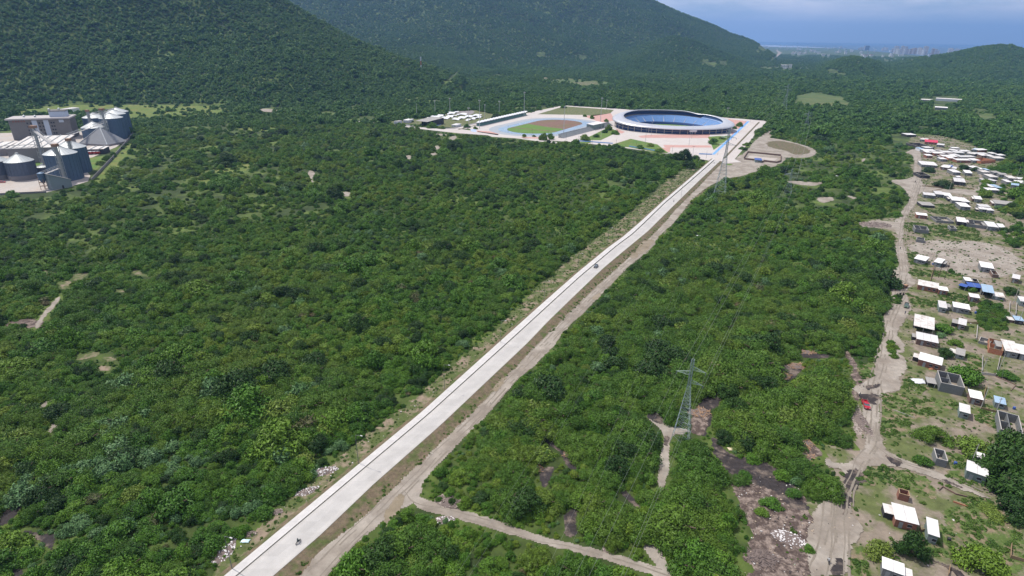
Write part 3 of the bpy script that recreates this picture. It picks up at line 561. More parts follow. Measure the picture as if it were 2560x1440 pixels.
def crown_mesh(name, seed, nl, leaves, leaf, hgt, spread, lob, m, curl=.5, core=.80):
    """unit-radius crown: lobes covered with small folded leaf clusters"""
    rs = np.random.RandomState(seed); lobes = []
    for k in range(nl):
        a = rs.rand() * 6.283; rr = spread * math.sqrt((k + .3) / nl) ; r_ = lob * (.75 + .5 * rs.rand())
        zc = hgt * (1 - .75 * (rr / max(spread, .01)) ** 2) - r_ * .6 + rs.randn() * .05
        lobes.append((rr * math.cos(a), rr * math.sin(a), max(zc, .1), r_))
    V = []; Fc = []; tot = sum(l[3] ** 2 for l in lobes)
    for lx, ly, lz, lr in lobes:
        n = int(leaves * lr * lr / tot); u = rs.randn(n, 3); u[:, 2] = np.abs(u[:, 2]) * 1.0 - .25; u /= np.linalg.norm(u, axis=1)[:, None]
        c = np.array([lx, ly, lz]) + u * lr * (1 + .16 * rs.randn(n, 1)) * np.array([1, 1, .8])
        nn = u + rs.randn(n, 3) * curl; nn[:, 2] = np.abs(nn[:, 2]) + .15; nn /= np.linalg.norm(nn, axis=1)[:, None]
        t = np.cross(nn, rs.randn(n, 3)); t /= np.linalg.norm(t, axis=1)[:, None]; bt = np.cross(nn, t); s_ = (leaf * (.6 + .9 * rs.rand(n)))[:, None]
        b0 = len(V) and sum(len(x) for x in V)
        dz = nn * s_ * .35
        V.append(np.stack([c - t * s_, c - bt * s_ * .55 - dz, c + t * s_, c + bt * s_ * .55 - dz], 1).reshape(-1, 3))
        Fc.append(b0 + np.arange(n * 4).reshape(-1, 4))
        cv = IV * lr * core * np.array([1, 1, .8]) + np.array([lx, ly, lz]); b1 = b0 + n * 4; V.append(cv)
        f4 = np.concatenate([IF, IF[:, :1]], 1); Fc.append(b1 + f4)
    V = np.concatenate(V); Q = np.concatenate(Fc)
    me = bpy.data.meshes.new(name); fl = [tuple(x) if x[0] != x[3] else tuple(x[:3]) for x in Q.tolist()]
    me.from_pydata(V.tolist(), [], fl); me.update(); me.materials.append(m); return me
def trunk_mesh(name, seed, hgt, r=.06, limbs=4):
    rs = random.Random(seed); mb = MB(); f = (rs.uniform(-.08, .08), rs.uniform(-.08, .08), hgt * .45)
    mb.tube((0, 0, -.15), f, r * 1.3, r, 6)
    for k in range(limbs):
        a = 6.283 * (k + rs.random() * .6) / limbs; mb.tube(f, (f[0] + .5 * math.cos(a), f[1] + .5 * math.sin(a), hgt * .78), r * .75, r * .25, 5)
    me = bpy.data.meshes.new(name); me.from_pydata(mb.v, [], mb.f); me.materials.append(M_bark); return me
# kinds: (crown mesh, trunk mesh, height factor)
SP = [('bush', 3, 12, 1900, .066, .80, .70, .34, G_bush), ('bush', 4, 9, 1700, .072, .95, .62, .38, G_bush), ('bush', 5, 15, 2000, .060, .65, .78, .28, G_bush), ('bush', 6, 8, 1500, .078, 1.1, .55, .42, G_bush),
      ('umbrella', 13, 20, 4600, .036, .62, .80, .27, G_aca), ('umbrella', 14, 17, 4600, .036, .72, .76, .29, G_aca), ('umbrella', 15, 24, 4800, .035, .56, .84, .24, G_aca),
      ('pale', 23, 9, 900, .090, .70, .62, .34, G_pale), ('pale', 24, 7, 800, .095, .75, .55, .38, G_pale),
      ('dry', 33, 5, 420, .06, .7, .6, .40, G_dry), ('yellow', 43, 8, 1300, .080, .70, .60, .42, G_yel), ('dark', 53, 14, 2400, .058, .95, .70, .32, G_dark)]
PROTO = []
for k, (nm, seed, nl, lv, lf, hg, sp, lb, m) in enumerate(SP):
    PROTO.append((crown_mesh('crown_' + nm, seed, nl, lv, lf, hg, sp, lb, m, .68 if nm == 'umbrella' else .75, .55 if nm == 'dry' else .70), trunk_mesh('trunk_' + nm, seed, hg), nm))
FARP = [crown_mesh('crown_far', 60 + k, 5 + 2 * k, 420, .13, .7 + .16 * k, .66, .40 - .03 * k, G_far, .6, .8) for k in range(4)]
# protos for the wood mass (crown and trunk joined), kept in a collection of their own
PC = bpy.data.collections.new('wood_kinds')
def joined(name, meshes):
    V = []; Fc = []; mi = []; mats = []
    for me in meshes:
        b0 = len(V); V += [v.co[:] for v in me.vertices]; 
        mm = me.materials[0]; mats.append(mm)
        for p in me.polygons: Fc.append([b0 + i for i in p.vertices]); mi.append(len(mats) - 1)
    me = bpy.data.meshes.new(name); me.from_pydata(V, [], Fc)
    for m in mats: me.materials.append(m)
    me.polygons.foreach_set('material_index', mi); me.update(); return me
for k, (c, t, nm) in enumerate(PROTO): PC.objects.link(bpy.data.objects.new('kind_%02d' % k, joined('wood_kind', [c, t])))
for k, c in enumerate(FARP): PC.objects.link(bpy.data.objects.new('kind_%02d' % (len(PROTO) + k), c))
NP = len(PROTO)

BY = [np.array(p) for p in EXC]; BB = [(p[:, 0].min(), p[:, 0].max(), p[:, 1].min(), p[:, 1].max()) for p in BY]
def blocked(px, py):
    r = np.zeros(px.shape, bool)
    for p, (a, b, c, d) in zip(BY, BB):
        s = (px >= a) & (px <= b) & (py >= c) & (py <= d) & ~r
        if s.any(): r[s] = inside(px[s], py[s], p)
    return r
SP_ADD = [q(*Zb, [(1270, 830), (1480, 800), (1640, 960), (1600, 1150), (1300, 1150), (1260, 960)]), q(*Z5, [(1400, 1240), (1728, 1150), (1728, 1440), (1560, 1440)]), q(*Z5, [(1190, 690), (1728, 690), (1728, 1100), (1400, 1000), (1380, 880), (1200, 800)]), q(*Z5, [(1340, 420), (1728, 400), (1728, 590), (1500, 560), (1300, 500)]),
          q(*Z8, [(1880, 0), (2400, -80), (2500, 700), (2050, 640), (1900, 420)]), q(*Z7, [(750, 160), (830, 60), (860, 240), (790, 300)]),
          q(*Zb, [(160, 730), (255, 730), (260, 840), (180, 860)]), q(*Zb, [(90, 1290), (200, 1300), (190, 1440), (80, 1440)])]
def scatter(r0, r1, step, rng, seed, spacing_in=None):
    rs = np.random.RandomState(seed); half = r1 * 1.02
    gx, gy = np.meshgrid(np.arange(-half, half, step), np.arange(40, r1, step), indexing='ij')
    x = (gx + (rs.rand(*gx.shape) - .5) * step * 1.1).ravel(); y = (gy + (rs.rand(*gy.shape) - .5) * step * 1.1).ravel()
    d = np.hypot(x, y); k = (d >= r0) & (d < r1); x, y = x[k], y[k]
    z = terrain(x, y); px, py, dd = proj(x, y, z)
    k = (dd > 10) & (px > -330) & (px < 2890) & (py < 1600) & (py > -120); x, y, z, px, py = x[k], y[k], z[k], px[k], py[k]
    r = rng[0] + (rng[1] - rng[0]) * rs.rand(len(x)) ** 1.6
    # size and gaps follow the ground, so the wood is not even
    r = r * (.72 + .6 * fbm(x / 22, y / 22, 77, 3)); 
    hz = r * .9
    px2, py2, _ = proj(x, y, z + hz)
    bl = blocked(px, py) | blocked(px2, py2)
    if r0 < 500:
        v = np.array([P(*p)[:2] for p in VIL]); 
        for off_ in (.8, -.8):
            ax, ay, _ = proj(x + r * off_, y, z); bl |= blocked(ax, ay)
    sf = np.zeros(bl.shape, bool)
    for p in SOFT: sf |= inside(px, py, np.array(p))
    bl |= sf & (rs.rand(len(x)) < .88)
    add = np.zeros(bl.shape, bool)
    for p in SP_ADD: add |= inside(px, py, p)
    k = (~bl | add); 
    return x[k], y[k], z[k], r[k], rs
pts = []
x, y, z, r, rs = scatter(60, 350, 2.9, (1.5, 4.0), 5)
px, py, _ = proj(x, y, z)
# kinds by place: umbrella trees between road and village, pale shrubs lower left
bigw = 1.0; u = rs.rand(len(x)); kind = rs.randint(0, 4, len(x))
eastp = np.clip((px - 1150) / 450, 0, 1) * .62 + .06 + .45 * (fbm(x / 35, y / 35, 71, 2) > .58)
kind = np.where(u < eastp, 4 + rs.randint(0, 3, len(x)), kind)
r = r * (.62 + .75 * fbm(x / 45, y / 45, 73, 3)); r = np.where((kind >= 4) & (kind <= 6), r * 1.4 * (1 + .45 * np.clip(eastp, 0, .7)) * np.where((px > 1550) & (py > 850), 1.2, 1), r); em = rs.rand(len(x)) < .05; r = np.where(em & (kind < 4), r * 1.7, r)
pal = np.where((px < 900) & (py > 950), .24, .03) * (fbm(x / 14, y / 14, 91, 2) > .52) * 2.0
u2 = rs.rand(len(x)); kind = np.where(u2 < pal, 7 + rs.randint(0, 2, len(x)), kind); r = np.where((kind >= 7) & (kind <= 8), r * .8, r)
u3 = rs.rand(len(x)); kind = np.where(u3 < .02, 9, kind); kind = np.where((u3 > .02) & (u3 < .04), 10, kind); kind = np.where((u3 > .05) & (u3 < .13), 11, kind)
bl = np.zeros(len(x), bool)
for fx, fy, fz in ((.9, 0, .3), (-.9, 0, .3), (0, .6, .75), (0, -.8, .1), (.6, .4, .6), (-.6, .4, .6), (0, 0, .95)):
    ax, ay, _ = proj(x + r * fx, y + r * fy, z + r * fz); bl |= blocked(ax, ay)
ad = np.zeros(len(x), bool)
for p in SP_ADD: ad |= inside(px, py, p)
r = np.where(ad & bl, np.minimum(r, 2.0), r)
x, y, z, r, kind, px, py = [a[~bl | ad] for a in (x, y, z, r, kind, px, py)]
gap = (fbm(x / 9, y / 9, 55, 3) < .30) & (rs.rand(len(x)) < .7); k = ~gap
near = [a[k] for a in (x, y, z, r, kind)]
x, y, z, r, rs = scatter(350, 900, 4.3, (1.8, 4.4), 6)
px, py, _ = proj(x, y, z)
kind = rs.randint(0, 4, len(x)); u = rs.rand(len(x)); kind = np.where(u < .22, 4 + rs.randint(0, 3, len(x)), kind); kind = np.where(u > .975, 7, kind); kind = np.where((u > .96) & (u < .975), 10, kind); kind = np.where((u > .86) & (u < .96), 11, kind)
# open scrub with grass left of the middle and beyond the track
open_ = ((px < 700) & (py < 500)) | ((px > 1950) & (py > 240) & (py < 520)); dens = np.where(open_, .56, .34)
fld = inside(px, py, FIELD); k = ~((fbm(x / 25, y / 25, 15, 3) < dens) & (rs.rand(len(x)) < .75)) & ~(fld & (rs.rand(len(x)) < .93))
r = r * (.55 + .9 * fbm(x / 60, y / 60, 75, 3)); big = (rs.rand(len(x)) < .05); r = np.where(big, r * 1.9, r)
mid = [a[k] for a in (x, y, z, r, kind)]
x, y, z, r, rs = scatter(900, 2700, 6.3, (3.2, 5.8), 7); kind = NP + rs.randint(0, 4, len(x))
px, py, _ = proj(x, y, z); r = r * (.82 + .5 * fbm(x / 90, y / 90, 79, 3)); big = (rs.rand(len(x)) < np.where((z < 1) & (px > 1900), .14, .05)); r = np.where(big, r * 1.9, r)
fld = inside(px, py, FIELD); k = ~((z < 1) & (fbm(x / 70, y / 70, 25, 3) < .36) & (rs.rand(len(x)) < .8)) & ~(fld & (rs.rand(len(x)) < .93))
far = [a[k] for a in (x, y, z, r, kind)]
x, y, z, r, rs = scatter(2700, 6400, 10.5, (5.0, 8.0), 8); kind = NP + rs.randint(0, 4, len(x))
k = ~((z < 1) & (rs.rand(len(x)) < .62 * (fbm(x / 180, y / 180, 83, 3) < .55) + .12)); r = np.where(z < 1, r * .85, r); vfar = [a[k] for a in (x, y, z, r, kind)]
# ---- the 240 trees that show largest become things of their own
x, y, z, r, kind = near
px, py, dd = proj(x, y, z + r * .4)
vis = (px > 15) & (px < 2545) & (py > 20) & (py < 1425); app = np.where(vis & (kind != 9), r / dd, 0)
order = np.argsort(-app); NI = 225; single = order[:NI]; rest = np.setdiff1d(np.arange(len(x)), single)
WORD = {'bush': 'bushy green tree', 'umbrella': 'wide fine-leaved tree', 'pale': 'pale broadleaf shrub', 'yellow': 'yellowish bushy tree', 'dry': 'dry shrub', 'dark': 'very dark tree'}
LM = [('the nearest lattice pylon', 1705, 1080), ('the dirt road corner', 1060, 1240), ('the large charcoal clearing', 1900, 1180), ('the lone round tree', 2064, 1200), ('the bottom cross track', 1560, 1400), ('the log pile patch', 1350, 1190), ('the narrow pylon path', 1655, 1220), ('the dirt road bend', 1290, 960), ('the red pickup', 2140, 1010),
      ('the upper burnt clearings', 1970, 930), ('the lowest road lamp', 540, 1390), ('the lower left charcoal track', 100, 1330), ('the triangular bare patch', 140, 1070), ('the roadside rubbish heap', 770, 1190), ('the short pale footpath', 1420, 1030), ('the second road lamp', 860, 1120), ('the lower left scrub', 330, 1230)]
def plant(x, y, z, r, kd, rot, label, group, hs=1., name=None):
    c, t, nm = PROTO[kd]
    e = empty(name or {'pale': 'shrub'}.get(nm, 'tree'), (x, y, z), rot, label=label, cat='shrub' if nm == 'pale' else 'tree', group=group); e.scale = (r, r, r * hs)
    link('crown', c, None, e); link('trunk', t, None, e)
    return e
info = []
for i in single:
    nm = PROTO[kind[i]][2]; li = min(range(len(LM)), key=lambda j: math.hypot(LM[j][1] - px[i], (LM[j][2] - py[i]) * 1.3)); dx_, dy_ = px[i] - LM[li][1], py[i] - LM[li][2]
    where_ = ('right of' if dx_ > 0 else 'left of') if abs(dx_) > abs(dy_) else ('below' if dy_ > 0 else 'above')
    info.append((('large ' if r[i] > 5.2 else 'small ' if r[i] < 3.6 else '') + WORD[nm] + (' well ' if math.hypot(dx_, dy_) > 95 else ' just ') + where_ + ' ' + LM[li][0], i, nm))
SETS = {}
for lb_, i, nm in info: SETS.setdefault(lb_, []).append(i)
NTH = ['leftmost', 'second from left', 'third from left', 'fourth from left', 'fifth from left', 'sixth from left', 'seventh from left', 'eighth from left']
for lb_, i, nm in info:
    s_ = sorted(SETS[lb_], key=lambda j: px[j]); l2 = lb_ if len(s_) == 1 or len(s_) > 8 else lb_ + ', ' + NTH[s_.index(i)]
    plant(x[i], y[i], z[i], r[i], kind[i], rs.rand() * 6.28, l2, 'thicket trees: ' + lb_, .9 + .25 * rs.rand())
near = [a[rest] for a in near]
# low cover and saplings between the trees
x, y, z, r, rs = scatter(60, 420, 1.75, (.45, 1.3), 9); k = fbm(x / 6, y / 6, 19, 3) > .36; kk = rs.randint(0, 4, len(x)); kk = np.where(rs.rand(len(x)) < .12, 7, kk); under = [a[k] for a in (x, y, z, r, kk)]
allp = [np.concatenate([a[k] for a in (near, under, mid, far, vfar)]) for k in range(5)]
print('wood points', len(allp[0]), [len(a[0]) for a in (near, mid, far, vfar)])
def instancer(name, pts_, coll, label, cat=None):
    x, y, z, r, kind = pts_; n = len(x); rs = np.random.RandomState(3)
    me = bpy.data.meshes.new(name); me.vertices.add(n); me.vertices.foreach_set('co', np.stack([x, y, z], 1).astype(np.float32).ravel())
    at = me.attributes.new('kind_index', 'INT', 'POINT'); at.data.foreach_set('value', kind.astype(np.int32))
    at = me.attributes.new('turn', 'FLOAT_VECTOR', 'POINT'); at.data.foreach_set('vector', np.stack([rs.randn(n) * .06, rs.randn(n) * .06, rs.rand(n) * 6.283], 1).astype(np.float32).ravel())
    at = me.attributes.new('size', 'FLOAT_VECTOR', 'POINT'); at.data.foreach_set('vector', np.stack([r, r * (.85 + .3 * rs.rand(n)), r * (.8 + .45 * rs.rand(n))], 1).astype(np.float32).ravel())
    o = link(name, me); g = bpy.data.node_groups.new(name, 'GeometryNodeTree')
    g.interface.new_socket('Geometry', in_out='INPUT', socket_type='NodeSocketGeometry'); g.interface.new_socket('Geometry', in_out='OUTPUT', socket_type='NodeSocketGeometry')
    gi = g.nodes.new('NodeGroupInput'); go = g.nodes.new('NodeGroupOutput'); ip = g.nodes.new('GeometryNodeInstanceOnPoints'); ci = g.nodes.new('GeometryNodeCollectionInfo')
    ci.inputs[0].default_value = coll; ci.inputs['Separate Children'].default_value = True; ci.inputs['Reset Children'].default_value = True
    def attr(nm, ty): a = g.nodes.new('GeometryNodeInputNamedAttribute'); a.data_type = ty; a.inputs[0].default_value = nm; return a.outputs[0]
    lk = g.links; lk.new(gi.outputs[0], ip.inputs['Points']); lk.new(ci.outputs[0], ip.inputs['Instance']); ip.inputs['Pick Instance'].default_value = True
    lk.new(attr('kind_index', 'INT'), ip.inputs['Instance Index'])
    er = g.nodes.new('FunctionNodeEulerToRotation'); lk.new(attr('turn', 'FLOAT_VECTOR'), er.inputs[0]); lk.new(er.outputs[0], ip.inputs['Rotation'])
    lk.new(attr('size', 'FLOAT_VECTOR'), ip.inputs['Scale']); lk.new(ip.outputs[0], go.inputs[0])
    md = o.modifiers.new('scatter', 'NODES'); md.node_group = g
    return tag(o, label, cat, None, 'stuff')
instancer('forest', allp, PC, 'dense green scrub forest covering the plain and the hillsides', 'forest')
# low weeds on grass patches, verges and burnt clearings
TC = bpy.data.collections.new('weed_kinds')
G_weed = leafmat('foliage_weed', [(.045, .085, .015), (.07, .11, .022), (.04, .08, .015)], .05)
for k in range(3): TC.objects.link(bpy.data.objects.new('weed_%d' % k, crown_mesh('weed', 80 + k, 5, 90, .22, .35, .7, .35, G_weed, .6, .7)))
def scat_poly(polys, step, seed, keep=.6, rr=(.25, .8), sc_=5):
    rs = np.random.RandomState(seed); out = []
    for pl in polys:
        w_ = np.array([P(*p)[:2] for p in pl]); a, b = w_.min(0), w_.max(0)
        gx, gy = np.meshgrid(np.arange(a[0], b[0], step), np.arange(a[1], b[1], step), indexing='ij'); x = (gx + rs.rand(*gx.shape) * step).ravel(); y = (gy + rs.rand(*gy.shape) * step).ravel()
        k = inside(x, y, w_) & (rs.rand(len(x)) < keep) & (fbm(x / sc_, y / sc_, seed, 3) > .42); x, y = x[k], y[k]
        out.append(np.stack([x, y, np.full(len(x), .05), rr[0] + (rr[1] - rr[0]) * rs.rand(len(x)) ** 2, rs.randint(0, 3, len(x))], 1))
    o = np.concatenate(out); return [o[:, k] for k in range(4)] + [o[:, 4].astype(int)]
w1 = scat_poly(GR, 1.0, 31, .8, (.3, 1.3), 4); w2 = scat_poly([v2, v1], 1.3, 33, .7, (.25, .9), 3); w3 = scat_poly([VIL], 2.2, 35, .45, (.3, 1.2), 8)
wp = [np.concatenate([a[k] for a in (w1, w2, w3)]) for k in range(5)]
roads = [np.array(a) for a in (VR[0], VR2, VR3, VR4, t1L + t1R, VR5, kerb + right[::-1], outer + kerb[::-1])]
ppx, ppy, _ = proj(wp[0], wp[1], wp[2]); k = np.ones(len(ppx), bool)
for rp in roads: k &= ~inside(ppx, ppy, rp)
instancer('weeds', [a[k] for a in wp], TC, 'low green weeds on the verges and between the village houses', 'weeds')

# litter and stones
LC = bpy.data.collections.new('litter_kinds')
for k, (nm, c) in enumerate((('litter_white', (.48, .46, .45)), ('litter_tan', (.36, .29, .22)), ('litter_dark', (.07, .06, .06)))):
    LC.objects.link(bpy.data.objects.new(nm if False else 'litter_%d' % k, (lambda o: (COL.objects.unlink(o), o.data)[1])(MB().quad_box([(-1, -.5), (.8, -.7), (1, .6), (-.7, .5)], 0, [.2, .5, .3, .1]).build('litter', mat(nm, c, .9, .3, 2), uv='none'))))
sets = [scat_poly([VIL], 1.6, 41, .10, (.10, .32), 6), scat_poly([v1], 1.0, 43, .16, (.10, .3), 4), scat_poly([v2], 1.5, 45, .08, (.08, .25), 4), scat_poly([q(*Z6, [(820, 1290), (1000, 1240), (1300, 1290), (1500, 1420), (1560, 1700), (1600, 2200), (900, 2300), (1000, 1900), (960, 1600), (850, 1450)]), q(*Z6, [(1850, 100), (1960, 260), (2016, 420), (2010, 560), (1930, 600), (1900, 480)]), q(*Z6, [(1880, 620), (2000, 620), (2020, 900), (1910, 880)])], .7, 47, .22, (.08, .32), 3),
        scat_poly([q(*Zb, [(330, 60), (640, 0), (900, 20), (1350, 20), (1700, 150), (1850, 300), (1850, 400), (1500, 500), (1100, 460), (900, 420), (700, 340)])], 1.2, 49, .25, (.12, .4), 5)]
lp_ = [np.concatenate([a[k] for a in sets]) for k in range(5)]; lp_[2] = lp_[2] + .12
instancer('litter', lp_, LC, 'scattered litter and stones on the bare ground', 'litter')
# ------------------------------------------------------------------ village houses
H_block = mat('grey_block_wall', (.20, .21, .215), .92, .15, .6, brick=(.4, .2, .02, .75))
H_brick = mat('red_brick_wall', (.24, .115, .085), .92, .2, .6, brick=(.3, .12, .015, 1.3))
H_brown = mat('brown_brick_wall', (.17, .115, .095), .92, .2, .6, brick=(.3, .12, .015, 1.25))
H_dark = mat('dark_board_wall', (.05, .05, .055), .9, .2, .8)
H_green = mat('grey_green_wall', (.17, .22, .21), .9, .12, .5)
H_wash = mat('whitewashed_wall', (.60, .62, .66), .9, .1, .5)
H_orange = mat('bare_orange_brick', (.40, .17, .10), .92, .2, .7)
R_white = mat('white_sheet_roof', (.70, .69, .69), .5, .10, .35, (.52, .49, .46), (.56, .70), obj_rand=.22, wave=(2.2, 'X', .07), spec=.5)
R_worn = mat('weathered_sheet_roof', (.62, .60, .58), .6, .12, .35, (.40, .34, .30), (.52, .66), wave=(2.2, 'X', .10))
R_grey = mat('grey_fibre_roof', (.33, .32, .31), .8, .15, .4, wave=(1.6, 'X', .18))
R_red = mat('crimson_roof', (.50, .03, .08), .6, .08, .2)
R_blue = mat('blue_sheet_roof', (.045, .10, .34), .6, .12, .3, wave=(2.0, 'X', .12))
R_lblue = mat('pale_blue_sheet_roof', (.30, .42, .55), .55, .08, .3, wave=(2.0, 'X', .08))
R_teal = mat('teal_sheet', (.05, .30, .27), .6, .1, 1)
W_dark = mat('dark_opening', (.03, .03, .035), .6, .1, 1)
W_door = mat('grey_metal_door', (.28, .30, .32), .5, .1, 1)
W_wood = mat('raw_timber', (.30, .21, .13), .9, .2, 2)
M_concb = mat('bare_concrete_beam', (.42, .40, .38), .9, .12, .8)
M_glass = mat('window_glass', (.10, .13, .16), .15, .1, 1, spec=.8)
WALLS = dict(b=H_block, r=H_brick, n=H_brown, d=H_dark, g=H_green, w=H_wash, o=H_orange)
ROOFS = dict(w=R_white, x=R_worn, g=R_grey, r=R_red, b=R_blue, l=R_lblue)
WN = dict(b='grey block', r='red brick', n='brown brick', d='dark board', g='grey-green', w='whitewashed', o='orange brick'); RN = dict(w='white', x='weathered white', g='grey', r='crimson', b='blue', l='pale blue')
def frame3(fl, fr, bl, h):
    A, B, C = P(*fl, h), P(*fr, h), P(*bl, h)
    if A.length > 1300: B = A + Vector((A.y, -A.x, 0)).normalized() * (fr[0] - fl[0]) * A.length / F; C = A + Vector((A.x, A.y, 0)).normalized() * 14
    u = (B - A); wd = u.length; u = u.normalized(); n = Vector((-u.y, u.x, 0)); v = C - A; dp = v.dot(n)
    if dp < 0: n = -n; dp = -dp
    dp = min(max(dp, 2.4), wd * 1.7 + 3)
    return A, u, n, wd, dp
def house(fl, fr, bl, wall, roof, label, h=2.7, style='roof', group='houses of the village', slope=.35, parts=True, cat='house', name='house'):
    """fl, fr, bl: front-left, front-right and back-left corners of the roof as surveyed"""
    A, u, n, wd, dp = frame3(fl, fr, bl, h); e = empty(name, (A.x, A.y, 0), math.atan2(u.y, u.x), label=label, cat=cat, group=group)
    wm = WALLS[wall]; oh = .3 if style != 'open' else 0; sg = 1 if n.dot(Vector((-u.y, u.x, 0))) > 0 else -1
    x0, x1, y0, y1 = oh, wd - oh, oh * .8, dp - oh * .5; t = .16; z0 = .02
    zf, zb = h, h + slope if style != 'open' else h
    W = MB()
    if style in ('roof', 'open'):
        W.box(x0, x1, y0, y0 + t, z0, zf - .02); W.box(x0, x1, y1 - t, y1, z0, zb - .02 - (slope * .1 if style == 'roof' else 0))
        for xa in (x0, x1 - t): W.quad_box([(xa, y0 + t), (xa + t, y0 + t), (xa + t, y1 - t), (xa, y1 - t)], z0, [zf - .02, zf - .02, zb - .08, zb - .08])
    if style == 'shed':
        W.box(x0, x1, y1 - t, y1, z0, zb - .08)
        for xa in (x0, x1 - t): W.quad_box([(xa, y0 + dp * .35), (xa + t, y0 + dp * .35), (xa + t, y1 - t), (xa, y1 - t)], z0, [zf - .02, zf - .02, zb - .1, zb - .1])
        for k in range(3 if wd > 6 else 2):
            xx = x0 + .1 + (x1 - x0 - .2) * k / (2 if wd > 6 else 1); MB().box(xx - .08, xx + .08, y0, y0 + .16, z0, zf - .03).build('post', M_concb, e)
    W.build('wall', wm, e)
    if style == 'open':
        if parts:
            I = MB(); zz = h - .15
            if wd > 5: I.box(x0 + wd * .45, x0 + wd * .45 + t, y0 + t + .01, y1 - t - .01, z0, zz)
            if dp > 4: I.box(x0 + t + .01, x0 + wd * .45 - .01, y0 + dp * .5, y0 + dp * .5 + t, z0, zz)
            if I.v: I.build('partition', wm, e)
            bm_ = MB(); bw = .18
            bm_.box(x0 - .02, x1 + .02, y0 - .02, y0 + bw, h - .02, h + .14); bm_.box(x0 - .02, x1 + .02, y1 - bw, y1 + .02, h - .02, h + .14); bm_.box(x0 - .02, x0 + bw, y0 + bw, y1 - bw, h - .02, h + .14); bm_.box(x1 - bw, x1 + .02, y0 + bw, y1 - bw, h - .02, h + .14)
            bm_.build('tie_beam', W_wood if wall in 'ro' else M_concb, e)
            MB().box(x0 + t, x1 - t, y0 + t, y1 - t, .03, .10).build('floor', M_dirt, e)
    else:
        Rf = MB().quad_box([(0, 0), (wd, 0), (wd, dp), (0, dp)], [zf, zf, zb, zb], [zf + .07, zf + .07, zb + .07, zb + .07]).build('roof', ROOFS[roof], e)
        if wd > 4: 
            s_ = MB(); k = int(wd // 3.2)
            for j in range(1, k + 1):
                xx = wd * j / (k + 1); s_.quad_box([(xx - .04, .02), (xx + .04, .02), (xx + .04, dp - .02), (xx - .04, dp - .02)], [zf + .072] * 2 + [zb + .072] * 2, [zf + .10] * 2 + [zb + .10] * 2)
            s_.build('roof_seam', R_grey, Rf)
    if parts and style == 'roof':
        dx = x0 + (x1 - x0) * .28; D = MB().box(dx - .45, dx + .45, y0 - .05, y0 - .003, z0, 2.05).build('door', W_door if wall != 'd' else W_dark, e)
        MB().box(dx + .28, dx + .36, y0 - .09, y0 - .052, .95, 1.05).build('handle', W_dark, D)
        for f in ((.68,) if wd < 6 else (.58, .84)):
            wx = x0 + (x1 - x0) * f; ww = .5
            Wn = MB().box(wx - ww, wx + ww, y0 - .03, y0 - .003, 1.0, 1.9).build('window', W_dark, e)
            fr_ = MB(); fr_.box(wx - ww - .08, wx + ww + .08, y0 - .07, y0 - .032, .92, 1.0); fr_.box(wx - ww - .08, wx + ww + .08, y0 - .07, y0 - .032, 1.9, 1.98); fr_.build('frame', H_wash, Wn)
    if parts and style == 'roof' and HR.random() < .45 and A.length < 900:
        s_ = HR.choice((-1, 1)); aw = HR.uniform(1.2, 2.4); a0, a1 = (x1 + .02, x1 + aw) if s_ > 0 else (x0 - aw, x0 - .02); ad = dp * HR.uniform(.45, .8); hh_ = h - HR.uniform(.5, .9)
        MB().box(a0, a1, y1 - ad, y1 - .1, z0, hh_ - .05).build('annex_wall', WALLS[HR.choice('dbn')], e)
        MB().quad_box([(a0 - .1, y1 - ad - .4), (a1 + .15, y1 - ad - .4), (a1 + .15, y1), (a0 - .1, y1)], [hh_ - .02] * 2 + [hh_ + .1] * 2, [hh_ + .05] * 2 + [hh_ + .17] * 2).build('annex_roof', HR.choice((R_grey, R_worn, R_worn)), e)
    if parts and HR.random() < .25 and A.length < 700:
        MB().lathe([(.02, 0), (.45, 0), (.45, .9), (.2, 1.05), (.02, 1.08)], 12, (wd + 3.0, dp * .6, .05)).build('water_tank', R_blue if HR.random() < .5 else W_dark, e)
    return e
HR = random.Random(21)
def S(o, pts): return q(*o, pts)
def HH(o, a, b_, c, wall, roof, label, **k):
    p = S(o, [a, b_, c]); return house(p[0], p[1], p[2], wall, roof, label, **k)
Z66 = (2380, 660, 4.8); Zc = (2240, 320, 8)
HH(Z8, (655, 1350), (912, 1440), (690, 1245), 'b', 'w', 'white-roofed grey block house cut off by the bottom edge of the picture')
HH(Z8, (1168, 965), (1305, 1010), (1190, 798), 'g', 'w', 'narrow grey-green house with a long white roof standing alone in rough grass', h=3)
HH(Z8, (800, 800), (1075, 870), (825, 640), 'r', 'w', 'white-roofed brick house half hidden behind a dark spiky tree')
HH(Z8, (848, 512), (966, 545), (858, 465), 'r', 'w', 'tiny roofless red brick box beside the weedy lot', style='open', h=2.2, parts=True)
HH(Z8, (1600, 250), (1850, 335), (1625, 150), 'g', 'w', 'wide white-roofed house with a pale shutter panel beside the large dark tree', h=3)
HH(Z8, (1268, 118), (1395, 150), (1295, 15), 'b', 'w', 'small roofless block room with a window hole by the muddy lane', style='open', h=2.6)
HH(Z8, (1720, 105), (1840, 140), (1735, 58), 'b', 'w', 'small white-roofed shed tucked under the large dark tree')
HH(Z7, (1130, 278), (1415, 356), (1150, 200), 'r', 'w', 'long red brick house with two windows and a pile of bricks in front', h=2.8)
HH(Zb, (470, 1270), (755, 1330), (490, 1190), 'n', 'w', 'brown brick house with a white roof just below the big open shed')
HH(Z7, (1405, 560), (1690, 622), (1440, 430), 'b', 'w', 'tall roofless grey block house with concrete beams and inner walls', style='open', h=3.7)
HH(Z7, (1755, 735), (1920, 772), (1770, 655), 'n', 'w', 'small brown brick house with a white roof beside a bare pole')
HH(Z7, (1625, 900), (1760, 937), (1640, 815), 'g', 'w', 'small grey-green cabin with a white roof and a pale slab in front')
